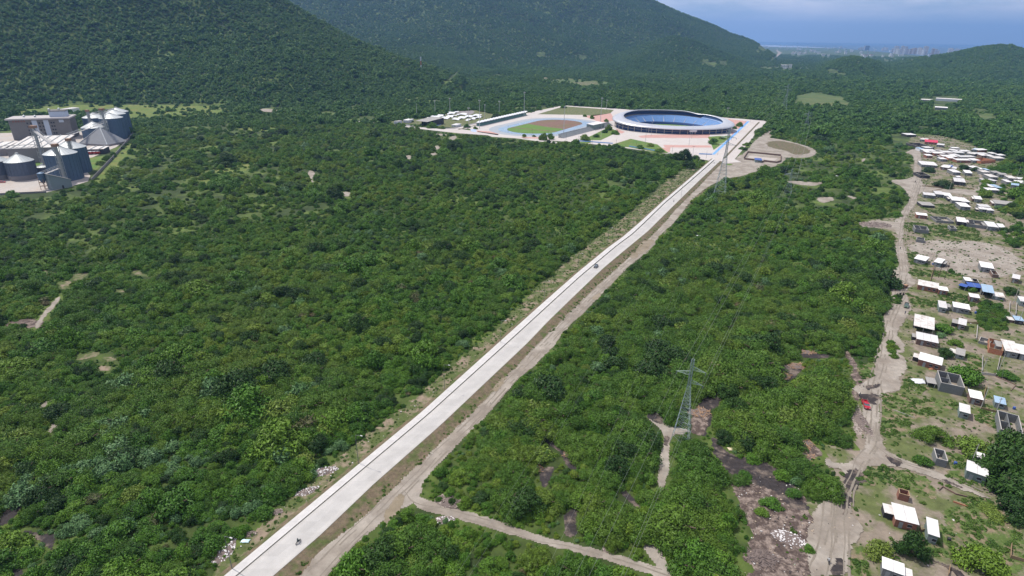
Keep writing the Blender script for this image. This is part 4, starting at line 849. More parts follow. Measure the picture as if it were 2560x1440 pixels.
HH(Z7, (2050, 795), (2190, 830), (2065, 730), 'g', 'l', 'small shed with a pale blue roof above the broad-leaved plants', h=2.2)
HH(Z7, (2125, 1120), (2395, 1195), (2155, 895), 'b', 'w', 'large roofless grey block shell at the right edge of the picture', style='open', h=3.2)
HH(Z7, (1575, 215), (1690, 245), (1600, 150), 'g', 'g', 'corrugated metal shack with a teal tarpaulin on its side', h=2)
HH(Z7, (1238, 560), (1355, 582), (1225, 500), 'd', 'g', 'low dark lean-to next to the white tarpaulin', style='shed', h=1.8)
HH(Z66, (640, 1040), (815, 1075), (650, 915), 'b', 'x', 'long dusty white-roofed house joined to another at the right edge', h=2.8)
HH(Z66, (820, 1078), (960, 1105), (830, 940), 'b', 'w', 'right half of the joined pair of houses, cut by the picture edge', h=2.8)
HH(Z66, (450, 1005), (618, 1045), (485, 842), 'o', 'w', 'roofless orange brick house with grass growing inside', style='open', h=2.4)
HH(Z66, (320, 922), (455, 960), (330, 870), 'b', 'w', 'low unfinished grey block enclosure left of the orange brick shell', style='open', h=1.2)
HH(Zb, (435, 237), (588, 272), (445, 185), 'b', 'w', 'grey block house with a white roof at the left end of the bare yard')
HH(Zb, (690, 280), (792, 303), (710, 228), 'g', 'w', 'tiny white-roofed cabin beside a round tree on the bare yard')
HH(Zb, (1298, 345), (1472, 372), (1310, 285), 'b', 'w', 'grey block house with a white roof standing alone right on the bare yard', h=3)
HH(Zb, (1450, 440), (1530, 452), (1460, 393), 'n', 'w', 'small roofless brown brick hut beside the lone house on the bare yard', style='open', h=2)
HH(Zb, (1695, 487), (1798, 508), (1700, 440), 'n', 'w', 'brown brick cabin with a white roof near the right edge above the tree')
HH(Zb, (485, 575), (755, 628), (500, 515), 'r', 'x', 'long red brick house with a rust-stained pale roof')
HH(Zb, (755, 640), (885, 660), (765, 600), 'r', 'w', 'short red brick house joined to the end of the long rust-roofed one')
HH(Zb, (1095, 520), (1190, 532), (1095, 485), 'b', 'w', 'small white-roofed hut directly behind the blue roofs', h=2.4)
HH(Zb, (1197, 535), (1275, 547), (1200, 497), 'd', 'w', 'dark roofless room directly behind the blue roofs', style='open', h=2.4)
HH(Zb, (1005, 580), (1110, 610), (985, 545), 'd', 'b', 'left of the two sheds with deep blue roofs', style='shed', h=2.2)
HH(Zb, (1140, 597), (1318, 622), (1135, 550), 'd', 'b', 'right of the two sheds with deep blue roofs', style='shed', h=2.4)
HH(Zb, (1320, 662), (1475, 690), (1335, 560), 'b', 'l', 'tall open-fronted shed under a pale blue roof', style='shed', h=3.4)
HH(Zb, (1460, 720), (1612, 745), (1490, 675), 'g', 'x', 'low grey tin house right of the pale blue roofed shed', h=2)
HH(Zb, (1155, 730), (1292, 752), (1155, 690), 'n', 'w', 'brown brick cabin with posts on its left, in front of the blue roofs')
HH(Zb, (760, 862), (868, 882), (770, 787), 'g', 'w', 'small square grey cabin with one window on the grassy plot')
HH(Zb, (945, 860), (1165, 900), (955, 805), 'b', 'w', 'double house, half brown and half grey, under one white roof')
HH(Zb, (432, 1100), (700, 1160), (440, 955), 'd', 'x', 'big open-fronted shed with a stained white roof', style='shed', h=3.2)
HH(Zb, (1000, 1077), (1110, 1103), (1015, 1010), 'n', 'w', 'small brown brick cabin alone on the bare fenced plot')
HH(Zb, (1740, 1030), (1860, 1048), (1745, 985), 'd', 'l', 'shack wrapped in blue plastic at the right edge', h=2)
HH(Zb, (1805, 785), (1900, 800), (1815, 735), 'g', 'w', 'white-roofed cabin at the right edge above the blue plastic shack')
HH(Z5, (890, 640), (1030, 655), (893, 597), 'd', 'w', 'dark-walled house with a clean white roof and a car parked in front', h=3.2)
HH(Z5, (525, 800), (668, 815), (530, 775), 'b', 'w', 'first house from the left in the terrace below the dirt street')
HH(Z5, (668, 793), (770, 803), (660, 758), 'b', 'w', 'second house from the left in the terrace below the dirt street')
HH(Z5, (770, 810), (868, 820), (770, 778), 'b', 'w', 'third house from the left in the terrace below the dirt street')
HH(Z5, (865, 867), (978, 878), (868, 815), 'b', 'w', 'fourth house of the terrace below the street, left of the end one')
HH(Z5, (980, 882), (1088, 890), (980, 820), 'b', 'w', 'last house at the right end of the terrace below the street')
HH(Z5, (1140, 850), (1230, 860), (1145, 818), 'b', 'w', 'small grey block house standing alone right of the terrace', h=3)
HH(Z5, (970, 940), (1097, 950), (975, 900), 'b', 'w', 'grey block house in front of the terrace with two dark windows', h=3)
HH(Z5, (1200, 943), (1338, 953), (1205, 918), 'b', 'w', 'rear one of three small grey houses right of the terrace')
HH(Z5, (1195, 972), (1275, 980), (1200, 952), 'b', 'w', 'front left one of three small grey houses right of the terrace', h=2.4)
HH(Z5, (1290, 987), (1378, 993), (1290, 962), 'b', 'w', 'front right one of three small grey houses right of the terrace', h=2.4)
HH(Z5, (1385, 905), (1640, 932), (1390, 868), 'b', 'g', 'long low building with a dark grey roof beside the trees')
HH(Z5, (438, 1040), (575, 1055), (440, 1018), 'r', 'w', 'low red-fronted shack with a white roof beside the street bend')
HH(Z5, (925, 1120), (1037, 1135), (925, 1052), 'd', 'w', 'square white-roofed house behind a round bush', h=3)
HH(Z5, (1295, 1180), (1425, 1195), (1290, 1115), 'b', 'w', 'grey block house with a square white roof near the big tree', h=3)
HH(Z5, (1427, 1190), (1510, 1200), (1420, 1148), 'b', 'w', 'lower white-roofed annex joined to the right of the square-roofed house', h=2.4)
HH(Z5, (1040, 1148), (1280, 1180), (1040, 1095), 'b', 'w', 'long roofless grey block enclosure with a blue door panel', style='open', h=2.2, name='enclosure')
HH(Z5, (680, 1110), (890, 1125), (685, 1062), 'b', 'w', 'low grey block foundation walls left of the square-roofed house', style='open', h=1.6, name='enclosure')
HH(Z5, (425, 1210), (590, 1230), (430, 1168), 'b', 'w', 'roofless grey block house on the grass plot above the bare yard', style='open', h=3)
HH(Z5, (850, 1205), (925, 1213), (850, 1172), 'b', 'w', 'small roofless grey room on the grass plot', style='open', h=2)
HH(Z5, (440, 1335), (535, 1350), (445, 1308), 'b', 'w', 'ruined roofless hut with rubble at the top of the bare yard', style='open', h=2)
HH(Z5, (505, 925), (665, 935), (600, 895), 'd', 'g', 'dark shack with a sagging grey roof on the grass plot', h=2)
CL = {'back': [((225, 137), (420, 137), (222, 110), 'd', 'w'), ((475, 225), (620, 240), (480, 203), 'b', 'x'), ((580, 275), (845, 297), (600, 235), 'r', 'r'), ((478, 380), (770, 388), (472, 300), 'd', 'w', 'open'), ((810, 332), (960, 347), (805, 310), 'b', 'w'), ((1140, 405), (1290, 407), (1140, 388), 'b', 'w'), ((1530, 430), (1640, 442), (1530, 403), 'b', 'l'), ((1655, 445), (1840, 437), (1670, 418), 'r', 'w')],
      'second': [((495, 425), (580, 427), (500, 375), 'w', 'l'), ((600, 400), (750, 400), (600, 375), 'b', 'w'), ((560, 455), (815, 462), (560, 430), 'b', 'w'), ((830, 455), (950, 458), (830, 437), 'b', 'g'), ((1040, 430), (1220, 455), (1050, 420), 'b', 'w'), ((1330, 470), (1515, 472), (1340, 445), 'b', 'w'), ((1920, 515), (2028, 514), (1920, 490), 'b', 'w'), ((2065, 548), (2195, 547), (2070, 527), 'b', 'w')],
      'third': [((620, 490), (725, 492), (610, 465), 'n', 'w'), ((765, 505), (985, 512), (770, 480), 'r', 'w'), ((960, 490), (1160, 493), (965, 463), 'r', 'w'), ((1180, 495), (1390, 503), (1185, 465), 'b', 'w'), ((1400, 500), (1570, 525), (1400, 480), 'b', 'x'), ((1610, 520), (1860, 525), (1615, 495), 'd', 'w'), ((1720, 552), (1845, 552), (1730, 528), 'n', 'w'), ((1855, 562), (1965, 560), (1860, 540), 'b', 'w'), ((1975, 605), (2190, 610), (1960, 575), 'b', 'x')],
      'fourth': [((615, 552), (745, 555), (620, 530), 'r', 'w'), ((935, 567), (1240, 580), (940, 543), 'r', 'w'), ((1120, 547), (1290, 545), (1125, 522), 'd', 'w'), ((1300, 583), (1605, 582), (1310, 556), 'b', 'w'), ((895, 622), (1025, 625), (895, 598), 'b', 'w'), ((1050, 603), (1185, 608), (1053, 583), 'o', 'w'), ((1225, 645), (1510, 648), (1235, 620), 'r', 'w'), ((1545, 648), (1695, 650), (1550, 615), 'b', 'w'), ((1710, 665), (2000, 640), (1700, 595), 'o', 'w', 'open')],
      'fifth': [((510, 730), (840, 755), (513, 672), 'b', 'w'), ((903, 780), (1062, 800), (903, 705), 'n', 'w'), ((1065, 775), (1155, 783), (1060, 743), 'b', 'b'), ((1120, 808), (1210, 818), (1125, 776), 'b', 'w'), ((1150, 885), (1310, 892), (1130, 837), 'b', 'w'), ((1385, 895), (1535, 908), (1380, 850), 'b', 'w'), ((1640, 828), (1800, 828), (1620, 765), 'b', 'w'), ((1810, 842), (1885, 842), (1800, 815), 'b', 'l'), ((490, 945), (690, 955), (485, 885), 'd', 'w', 'open')],
      'right-hand': [((1740, 885), (1890, 885), (1735, 855), 'b', 'x'), ((1965, 895), (2110, 895), (1965, 865), 'b', 'g'), ((1890, 980), (2055, 985), (1900, 932), 'b', 'x'), ((2070, 930), (2240, 942), (2070, 905), 'b', 'g'), ((2265, 1003), (2425, 1013), (2280, 962), 'b', 'x'), ((2440, 1022), (2580, 1034), (2450, 995), 'b', 'w'), ((2220, 1080), (2330, 1085), (2205, 1040), 'b', 'w'), ((2400, 1090), (2600, 1108), (2360, 1050), 'b', 'w'), ((2300, 1135), (2460, 1155), (2250, 1100), 'b', 'l')],
      'front': [((1750, 1047), (1830, 1047), (1755, 1020), 'b', 'w'), ((1960, 1062), (2030, 1055), (1955, 1015), 'b', 'w'), ((1905, 1180), (2000, 1182), (1920, 1120), 'b', 'w'), ((2010, 1195), (2135, 1200), (1995, 1122), 'b', 'l'), ((1830, 1238), (2080, 1248), (1820, 1205), 'b', 'w'), ((1230, 985), (1320, 988), (1230, 967), 'b', 'w')]}
ORD = ['leftmost', 'second from left', 'third from left', 'fourth from left', 'fifth from left', 'sixth from left', 'seventh from left', 'eighth from left', 'ninth from left', 'tenth from left']
for row, lst in CL.items():
    for k, it in enumerate(lst):
        st = it[5] if len(it) > 5 else 'roof'
        lb = '%s house, %s, %s row of the upper village' % (('roofless ' + WN[it[3]]) if st == 'open' else (RN[it[4]] + '-roofed ' + WN[it[3]]), ORD[k], row)
        HH(Zc, it[0], it[1], it[2], it[3], it[4], lb, style=st, group='packed houses of the upper village', slope=.5, h=2.8)
# far farm buildings
for a, b_, c, wl, rf, lb in (((2340, 246), (2392, 248), (2336, 238), 'w', 'x', 'long pale farm building among big trees in the right background'), ((2337, 268), (2358, 269), (2337, 263), 'b', 'w', 'small white-roofed farm shed below the long pale building'), ((2303, 249), (2322, 251), (2303, 245), 'b', 'x', 'low grey farm shed left of the long pale building'),
                               ((2076, 177), (2090, 177), (2076, 174), 'w', 'w', 'white building below the wooded knoll'), ((2097, 184), (2112, 185), (2097, 182), 'w', 'w', 'low white building right below the wooded knoll'), ((140, 274), (158, 275), (142, 267), 'w', 'w', 'small white hut at the foot of the left hill'),
                               ((1758, 152), (1768, 153), (1758, 147), 'o', 'x', 'orange building at the foot of the mountain'), ((1775, 157), (1786, 158), (1775, 154), 'w', 'w', 'white building right of the orange one at the mountain foot'), ((1802, 155), (1813, 156), (1802, 151), 'w', 'w', 'white house at the right of the mountain-foot hamlet'),
                               ((1345, 134), (1362, 133), (1345, 128), 'o', 'x', 'brown building under the mountain slope'), ((1450, 140), (1463, 140), (1450, 134), 'o', 'x', 'reddish house beside the slope under the mountain')):
    house(a, b_, c, wl, rf, lb, h=5, group='scattered farm buildings', parts=False, slope=.8)
# low walls, fences
def wall_line(name, pts, hgt, m, label, cat, t=.18, group=None):
    w_ = [P(*p) for p in pts]; o = w_[0].copy(); mb = MB()
    for a, b_ in zip(w_, w_[1:]):
        d = (b_ - a).normalized(); n = Vector((-d.y, d.x, 0)) * t / 2; a, b_ = a - o, b_ - o
        mb.quad_box([(a - n).xy, (b_ - n).xy, (b_ + n).xy, (a + n).xy], 0, hgt)
    ob = mb.build(name, m, None, loc=o); return tag(ob, label, cat, group)
wall_line('low_wall', S(Z8, [(1290, 480), (1330, 440), (1480, 525), (1630, 560)]), .5, H_brown, 'low broken wall beside the muddy lane in the lower right', 'wall')
wall_line('brick_edging', S(Z8, [(1450, 610), (1615, 670)]), .5, H_orange, 'short low brick wall left of the yellow-flowered bushes', 'wall')
wall_line('low_wall', S(Z7, [(2060, 490), (2300, 590), (2240, 660)]), .4, H_brown, 'low brown foundation wall on the bare plot at right', 'wall')
wall_line('low_wall', S(Zb, [(1250, 1110), (1235, 1280)]), .9, M_concb, 'pale post-and-block fence line right of the brown cabin plot', 'wall')
wall_line('fence', S(Z8, [(2100, 1100), (2090, 1240), (2300, 1300)]), 1.1, W_wood, 'timber fence corner at the lower right edge', 'fence', .08)
wall_line('fence', S(Z8, [(1410, 1340), (1395, 1440)]), 1.0, W_wood, 'short timber fence below the muddy lane', 'fence', .08)
# walled court by the bare oval
cp = S(Z4, [(720, 520), (760, 458), (1135, 495), (1130, 560), (1085, 575), (720, 535)])
wall_line('court_wall', cp, 1.8, H_brown, 'vine-covered wall round the pale court beside the bare oval', 'wall', .5)
flat('court_floor', S(Z4, [(755, 515), (790, 492), (1100, 525), (1060, 550)]), M_yard, .16, exc=False)
HH(Z4, (845, 540), (925, 545), (848, 520), 'g', 'b', 'small blue kiosk inside the walled court', h=2.6, group='kiosks', cat='kiosk', name='kiosk')
for k, (o_, pl, hh, m_, lb_) in enumerate(((Zb, [(690, 330), (680, 390), (640, 540)], .9, W_wood, 'thin fence beside the pole row on the weedy bank'), (Z7, [(1900, 250), (1890, 460), (2060, 480), (2110, 260)], 1.0, M_concb, 'post fence round the small plot behind the large tree'), (Z7, [(830, 890), (1090, 985)], .3, M_concb, 'low kerb line across the weedy plot right of the track'),
                                        (Z7, [(1940, 620), (1880, 880), (2060, 920)], .9, W_wood, 'fence beside the small brown brick house'), (Z66, [(690, 470), (680, 600), (750, 640)], 1.2, M_concb, 'block fence line left of the right edge shacks'), (Z66, [(770, 480), (760, 620)], 1.2, M_concb, 'second block fence line near the right edge'), (Z5, [(500, 700), (690, 715), (900, 735)], .8, W_wood, 'fence along the upper edge of the cross street'),
                                        (Z5, [(620, 760), (900, 700), (1130, 740)], .6, W_wood, 'low fence before the upper village lots'), (Z8, [(1080, 905), (1085, 940), (1140, 930)], .8, W_wood, 'small timber pen left of the narrow grey-green house'), (Zb, [(1050, 1060), (1260, 1080)], .7, W_wood, 'fence on the far side of the brown cabin plot'))):
    wall_line('fence', S(o_, pl), hh, m_, lb_, 'fence', .1)
# rubble and rubbish heaps
M_waste = mat('pale_waste', (.62, .60, .60), .9, .35, 4); M_log = mat('cut_logs', (.36, .23, .14), .9, .3, 2); M_ash = mat('grey_debris', (.15, .12, .11), .95, .4, 2)
def heap(name, c, rx, ry, hgt, m, label, cat, n=70, size=.5, seed=1, m2=None, ang=0, logs=False):
    rs = random.Random(seed); p = P(*c); e = MB(); k = 16
    for i in range(n):
        a = rs.random() * 6.283; rr = math.sqrt(rs.random()); x = rr * rx * math.cos(a); y = rr * ry * math.sin(a); z = hgt * (1 - rr * rr) * rs.uniform(.3, 1.0); s_ = size * rs.uniform(.35, 1.1)
        if logs:
            t = rs.random() * 6.283; e.tube((x, y, z), (x + s_ * 2 * math.cos(t), y + s_ * 2 * math.sin(t), z + rs.uniform(-.1, .25)), .11, .09, 5)
        else:
            t = rs.random() * 6.283; dx, dy = s_ * math.cos(t), s_ * math.sin(t); w_ = rs.uniform(.3, .8); q4 = [(x - dx, y - dy), (x + dy * w_, y - dx * w_), (x + dx, y + dy), (x - dy * w_, y + dx * w_)]
            zz = [z + rs.uniform(0, s_ * .5) for _ in range(4)]; e.quad_box(q4, -.02 if z < .1 else z * .4, zz)
    base = MB().lathe([(1, 0), (.82, .35), (.45, .8), (.02, 1)], k)
    o = e.build(name, m, None, loc=p); o.rotation_euler.z = ang
    base.v = [(x * rx, y * ry, z * hgt * .75) for x, y, z in base.v]; base.build('mound', m2 or M_ash, o)
    return tag(o, label, cat, 'heaps of rubbish and cut wood')
heap('rubbish_heap', (552, 1370), 3.6, 5, .7, M_waste, 'white rubbish heap beside the lamp at the bottom edge', 'rubbish', 200, .35, 1, ang=.3)
heap('rubbish_heap', (800, 1180), 5.5, 2.0, .8, M_waste, 'large white rubbish heap left of the concrete road', 'rubbish', 220, .35, 2, ang=.35)
heap('rubbish_heap', (768, 1228), 3.6, 1.5, .6, M_waste, 'smaller white and pink rubbish heap below the large one', 'rubbish', 110, .3, 3, ang=.5)
heap('rubbish_heap', (625, 1335), 1.8, 1.2, .5, M_rubble, 'brownish rubble heap near the bottom left verge', 'rubbish', 50, .35, 4)
heap('rubbish_heap', (694, 1280), 1.6, 1.2, .5, M_rubble, 'small pale rubble heap at the thicket edge', 'rubbish', 40, .3, 5)
heap('rubbish_heap', (1128, 1255), 5, 2.6, 1.0, M_rubble, 'grey brush and rubble heap at the corner of the two dirt roads', 'rubbish', 160, .4, 6, ang=-.3)
heap('rubbish_heap', (1112, 1300), 3, 1.5, .5, M_waste, 'pale litter heap below the dirt road corner', 'rubbish', 80, .3, 7)
heap('rubbish_heap', (900, 490), 9, 4, 1.0, M_ash, 'grey scrap heap among the scrub far left of the road', 'rubbish', 90, .8, 8)
heap('rubbish_heap', (1970, 1345), 4.5, 2.5, .8, M_waste, 'white rubbish heap on the burnt ground near the lower track', 'rubbish', 130, .4, 9, ang=-.5)
heap('rubbish_heap', (2155, 1055), 2.2, 9, .7, M_rubble, 'long litter bank along the track below the red pickup', 'rubbish', 190, .4, 10, ang=-.15)
heap('rubbish_heap', (1525, 1375), 2, 1.5, .3, M_rubble, 'tiny pale heap at the lower cross track', 'rubbish', 30, .3, 11)
heap('rubble_heap', (1700, 660), 9, 3.5, .8, M_rubble, 'pale rubble bank in the thicket right of the dirt road', 'rubble', 120, .6, 12)
heap('rubble_heap', (2190, 562), 12, 7, 1.0, M_rubble, 'broad pale rubble field at the village edge', 'rubble', 200, .8, 13)
heap('rubble_heap', (2310, 855), 6, 2.2, 1.1, M_dirt, 'sand pile in front of the brown brick house', 'rubble', 40, .5, 14, m2=M_dirt)
heap('brick_stack', (2335, 923), 2.2, .7, .9, H_orange, 'stack of orange bricks in front of the long brick house', 'bricks', 50, .3, 15, m2=H_orange)
heap('log_pile', (1748, 1030), 4, 3, .9, M_log, 'round pile of cut branches just right of the lattice pylon', 'log pile', 110, .8, 16, logs=True)
heap('log_pile', (1995, 1107), 5, 3, 1.1, M_log, 'pale branch pile under the trees right of the burnt track', 'log pile', 120, .8, 17, logs=True)
heap('log_pile', (1345, 1172), 1.6, 1.4, .8, M_log, 'small bright log pile on a burnt clearing in the thicket', 'log pile', 36, .5, 18, logs=True)
heap('log_pile', (1425, 1135), 2.2, 1.6, .8, M_log, 'brown log pile near the abandoned items in the thicket', 'log pile', 46, .6, 19, logs=True)
heap('log_pile', (1990, 915), 4, 2.5, .8, M_log, 'branch pile on the burnt clearing below the upper thicket', 'log pile', 80, .8, 20, logs=True)
heap('log_pile', (1960, 940), 2.5, 2.5, .8, M_log, 'branch pile on the left side of the upper burnt clearing', 'log pile', 60, .8, 21, logs=True)
heap('log_pile', (2010, 880), 5, 2, .6, M_log, 'reddish log row at the top burnt clearing', 'log pile', 90, .8, 22, logs=True)
heap('log_pile', (1905, 1395), 4, 3, .45, M_ash, 'wide heap of burnt branches at the lower charcoal field', 'log pile', 220, .7, 23, logs=True)
heap('brush_pile', (1990, 1140), 6, 2.5, .8, M_log, 'thin brush bank beside the lone round tree', 'log pile', 90, .8, 24, logs=True)
# tarpaulins and small things
def tarp(c, w_, d, m, label, seed):
    rs = np.random.RandomState(seed); p = P(*c); n = 9; V = []; Fc = []
    for i in range(n):
        for j in range(n): V.append(((i / (n - 1) - .5) * w_ * (1 + .12 * rs.randn()), (j / (n - 1) - .5) * d * (1 + .1 * rs.randn()), .25 + .35 * rs.rand() * math.sin(3.14 * i / (n - 1)) * math.sin(3.14 * j / (n - 1))))
    for i in range(n - 1):
        for j in range(n - 1): a = i * n + j; Fc.append((a, a + n, a + n + 1, a + 1))
    o = link('tarpaulin', np_mesh('tarpaulin', V, Fc), m); o.location = p; md = o.modifiers.new('thick', 'SOLIDIFY'); md.thickness = .03; return tag(o, label, 'tarpaulin')
tarp((2297, 954), 5, 3.6, H_wash, 'white tarpaulin spread on the ground near the roofless block house', 3)
tarp((614, 1354), 2.2, 1.1, mat('pale_cyan_sheet', (.55, .75, .78)), 'pale cyan sheet lying on the left verge', 4)
tarp((2034, 452), 6, 3, R_teal, 'teal sheet on the bare patch in the scrub', 5)
tarp((2088, 440), 5, 3, H_wash, 'white sheet caught in the scrub beyond the pylons', 6)
tarp((1833, 1124), 3.2, 1.4, mat('cream_board', (.55, .48, .33)), 'cream coloured board lying by the burnt clearing', 7)
tarp((1750, 590), 5, 2.5, H_wash, 'white sheet in the thicket right of the dirt road', 8)
# ------------------------------------------------------------------ stadium
M_silver = mat('silver_cladding', (.60, .61, .64), .36, .06, .03, metal=.6)
M_seat = mat('blue_seats', (.12, .24, .48), .7, .22, .4, brick=(14, .8, .06, 1.5, 0))
M_seat2 = mat('pale_blue_seats', (.22, .33, .55), .7, .2, .6)
M_navy = mat('navy_wall', (.035, .075, .20), .8, .1, .1)
M_steel = mat('grey_steel', (.33, .35, .36), .5, .08, 1, metal=.3)
M_rust = mat('rusty_steel', (.26, .16, .11), .8, .2, 1)
plan = chaikin([(146, 882), (155, 916), (186, 945), (232, 951), (270, 938), (296, 915), (313, 888), (314, 858), (302, 836), (276, 823), (248, 818), (216, 818), (176, 832), (154, 853)], 3)
cx_, cy_ = plan.mean(0); seg = np.hypot(*(np.roll(plan, -1, 0) - plan).T); cum = np.concatenate([[0], np.cumsum(seg)]); NPT = 176
tt = np.linspace(0, cum[-1], NPT, endpoint=False); pc = np.vstack([plan, plan[:1]]); plan = np.stack([np.interp(tt, cum, pc[:, 0]), np.interp(tt, cum, pc[:, 1])], 1) - (cx_, cy_)
tg = np.roll(plan, -1, 0) - np.roll(plan, 1, 0); tg /= np.linalg.norm(tg, axis=1)[:, None]; nrm = np.stack([tg[:, 1], -tg[:, 0]], 1)
if (nrm * plan).sum() > 0: nrm = -nrm          # inward
def ringpt(i, inset, z, wav=0):
    a = math.atan2(plan[i][1], plan[i][0]); yn = max(-1, min(1, plan[i][1] / 64)); lift = z * (-.14 + .32 * yn) - wav * 1.4 * math.exp(-((a - .75) / .18) ** 2) if z > 1 else 0
    return (plan[i][0] + nrm[i][0] * inset, plan[i][1] + nrm[i][1] * inset, z + lift)
def loft(prof, name, m, parent, rng=None, wav=0, smooth=True, closed=True):
    V = []; Fc = []; ids = list(range(NPT)) if rng is None else [i % NPT for i in range(*rng)]; k = len(prof)
    for i in ids:
        for ins, z in prof: V.append(ringpt(i, ins, z, wav if z > 9.0 else 0))
    n = len(ids); last = n if rng is None else n - 1
    for i in range(last):
        for j in range(k - 1): a = i * k + j; b_ = ((i + 1) % n) * k + j; Fc.append((a, b_, b_ + 1, a + 1))
    me = np_mesh(name, V, Fc, smooth); o = link(name, me, m, parent)
    ul = me.uv_layers.new(name='UVMap'); li = np.zeros(len(me.loops), np.int32); me.loops.foreach_get('vertex_index', li)
    arc = 0; uv = []
    for q_, i in enumerate(ids):
        for ins, z in prof: uv.append((q_ * cum[-1] / NPT, z * 1.4))
    ul.data.foreach_set('uv', np.array(uv, np.float32)[li].ravel()); return o
st = empty('stadium', (cx_, cy_, .1), label='oval stadium with silver ring roof and blue stands beyond the paved square', cat='stadium')
loft([(-.6, 9.91), (-2.8, 10.3), (-3.6, 11.6), (-3.0, 13.0), (-1, 14.4), (3, 15.5), (8, 16.2), (13, 16.5), (13.2, 15.9), (8, 15.4), (2.5, 14.2), (.6, 12.5), (.4, 10.5), (-.6, 9.91)], 'roof_ring', M_silver, st, wav=1)
loft([(3, 0), (3, 11.0)], 'outer_wall', M_navy, st, wav=1)
loft([(3.2, 7.5), (3.2, 14)], 'inner_wall', M_navy, st, wav=1)
for k in range(0, NPT, 4):
    x, y, _ = ringpt(k, 1.0, 0); MB().box(x - .4, x + .4, y - .4, y + .4, 0, 9.9 * (.86 + .32 * max(-1, min(1, plan[k][1] / 64)))).build('column', M_plaza, st)
loft([(1.2, 5.0), (1.2, 5.5), (3, 5.5)], 'ledge', M_plaza, st, smooth=False)
tiers = []
for k in range(12): z = 10.2 - k * .68; tiers += [(13 + k * 1.35, z), (13 + (k + 1) * 1.35, z)]
loft(tiers, 'lower_stand', M_seat, st, smooth=False, wav=0)
loft([(3.3, 10.3), (13, 10.3)], 'concourse', mat('concourse_floor', (.40, .38, .38), .9), st, smooth=False)
loft([(29.3, 2.0), (29.3, 3.4), (29.6, 3.4), (29.6, .05)], 'pitch_wall', M_navy, st, smooth=False)
up = []
for k in range(8): z = 14.6 - k * .5; up += [(4.5 + k * 1.2, z), (4.5 + (k + 1) * 1.2, z)]
right_i = [i for i in range(NPT) if -.55 < math.atan2(plan[i][1], plan[i][0]) < .62]; 
s0 = next(i for i in range(NPT) if (i in right_i) and ((i - 1) % NPT not in right_i)); up += [(14.1, 10.35)]
loft(up, 'upper_stand', M_seat2, st, (s0, s0 + len(right_i)), smooth=False)
mb = MB()
for i in range(0, NPT, 8):     # stair gangways
    a = Vector(ringpt(i, 13, 9.85)); b_ = Vector(ringpt(i, 29.2, 2.6)); mb.tube(a, b_, .55, .55, 4)
mb.build('gangway', M_plaza, st)
pm = MB(); pm.face([ringpt(i, 29.7, .08) for i in range(NPT)]); po = pm.build('pitch', M_pitch, st)
if po.data.polygons[0].normal.z < 0: po.data.flip_normals()
L_ = MB(); pu, pv = 46, 30
for a_, b_ in (((-pu, -pv), (pu, -pv)), ((pu, -pv), (pu, pv)), ((pu, pv), (-pu, pv)), ((-pu, pv), (-pu, -pv)), ((0, -pv), (0, pv))): L_.tube((a_[0], a_[1], .14), (b_[0], b_[1], .14), .12, n=4)
L_.build('pitch_lines', H_wash, po)
p = ringpt(int(NPT * .78), 0, 0); MB().box(4, 14, -66.5, -66.2, 4.4, 7.4).build('sign_board', H_wash, st)
# running track
td = Vector((.48, .877, 0)).normalized(); tcn = Vector((47, 879, .15)); te = empty('athletics_track', tcn, math.atan2(td.y, td.x), label='blue athletics track round a half green, half brown infield', cat='running track')
def oval(r, hs, n=28): return [(hs + r * math.cos(a), r * math.sin(a)) for a in np.linspace(-1.5708, 1.5708, n)] + [(-hs + r * math.cos(a), r * math.sin(a)) for a in np.linspace(1.5708, 4.7124, n)]
def ann(r0, r1, hs, z, name, m, par):
    a, b_ = oval(r0, hs), oval(r1, hs); n = len(a); return tag(link(name, np_mesh(name, [(x, y, z) for x, y in a + b_], [(i, n + i, n + (i + 1) % n, (i + 1) % n) for i in range(n)]), m, par))
ann(36.5, 49, 43, .03, 'lanes', M_track, te)
ann(49.3, 62, 43, .0, 'surround', mat('grey_blue_surround', (.30, .33, .37), .9), te)
f = MB(); f.face([(x, y, .05) for x, y in oval(36.4, 43)]); fo = f.build('infield', M_brown, te)
f = MB(); f.face([(x, y, .09) for x, y in oval(36.2, 43) if x < -38] ); g_ = f.build('infield_lawn', M_pitch, te)
f = MB(); f.face([(-40, -34), (-40, 34), (-8, 20), (2, -5)] and [(-38.5, -36, .09), (-12, -34, .09), (-6, 0, .09), (6, 34, .09), (-38.5, 36, .09)]); g2 = f.build('infield_lawn', M_pitch, te)
for o in (fo, g_, g2):
    if o.data.polygons[0].normal.z < 0: o.data.flip_normals()
for k, r in enumerate(np.linspace(37.7, 47.8, 5)): ann(r, r + .18, 43, .06, 'lane_line', H_wash, te)
# stands beside the track
def slab_stand(a, b_, dp, h, m, roofm, label, name='grandstand', saw=0):
    A, B = P(*a), P(*b_); u = (B - A); wd = u.length; u.normalize(); e = empty(name, A, math.atan2(u.y, u.x), label=label, cat='grandstand')
    s_ = MB()
    for k in range(6): s_.box(0, wd, dp * k / 6, dp * (k + 1) / 6 - .01, 0, h * (k + 1) / 6)
    s_.build('steps', m, e); MB().box(0, wd, dp + .02, dp + .3, 0, h + 1).build('back_wall', M_steel, e)
    if saw:
        r = MB(); n = saw
        for k in range(n): x0, x1 = wd * k / n, wd * (k + 1) / n - .3; r.quad_box([(x0, -1), (x1, -1), (x1, dp + 1), (x0, dp + 1)], [h + 2.0, h + 3.6, h + 3.6, h + 2.0], [h + 2.2, h + 3.8, h + 3.8, h + 2.2])
        r.build('canopy', roofm, e)
    return e
M_teal = mat('teal_wall', (.13, .25, .23), .85)
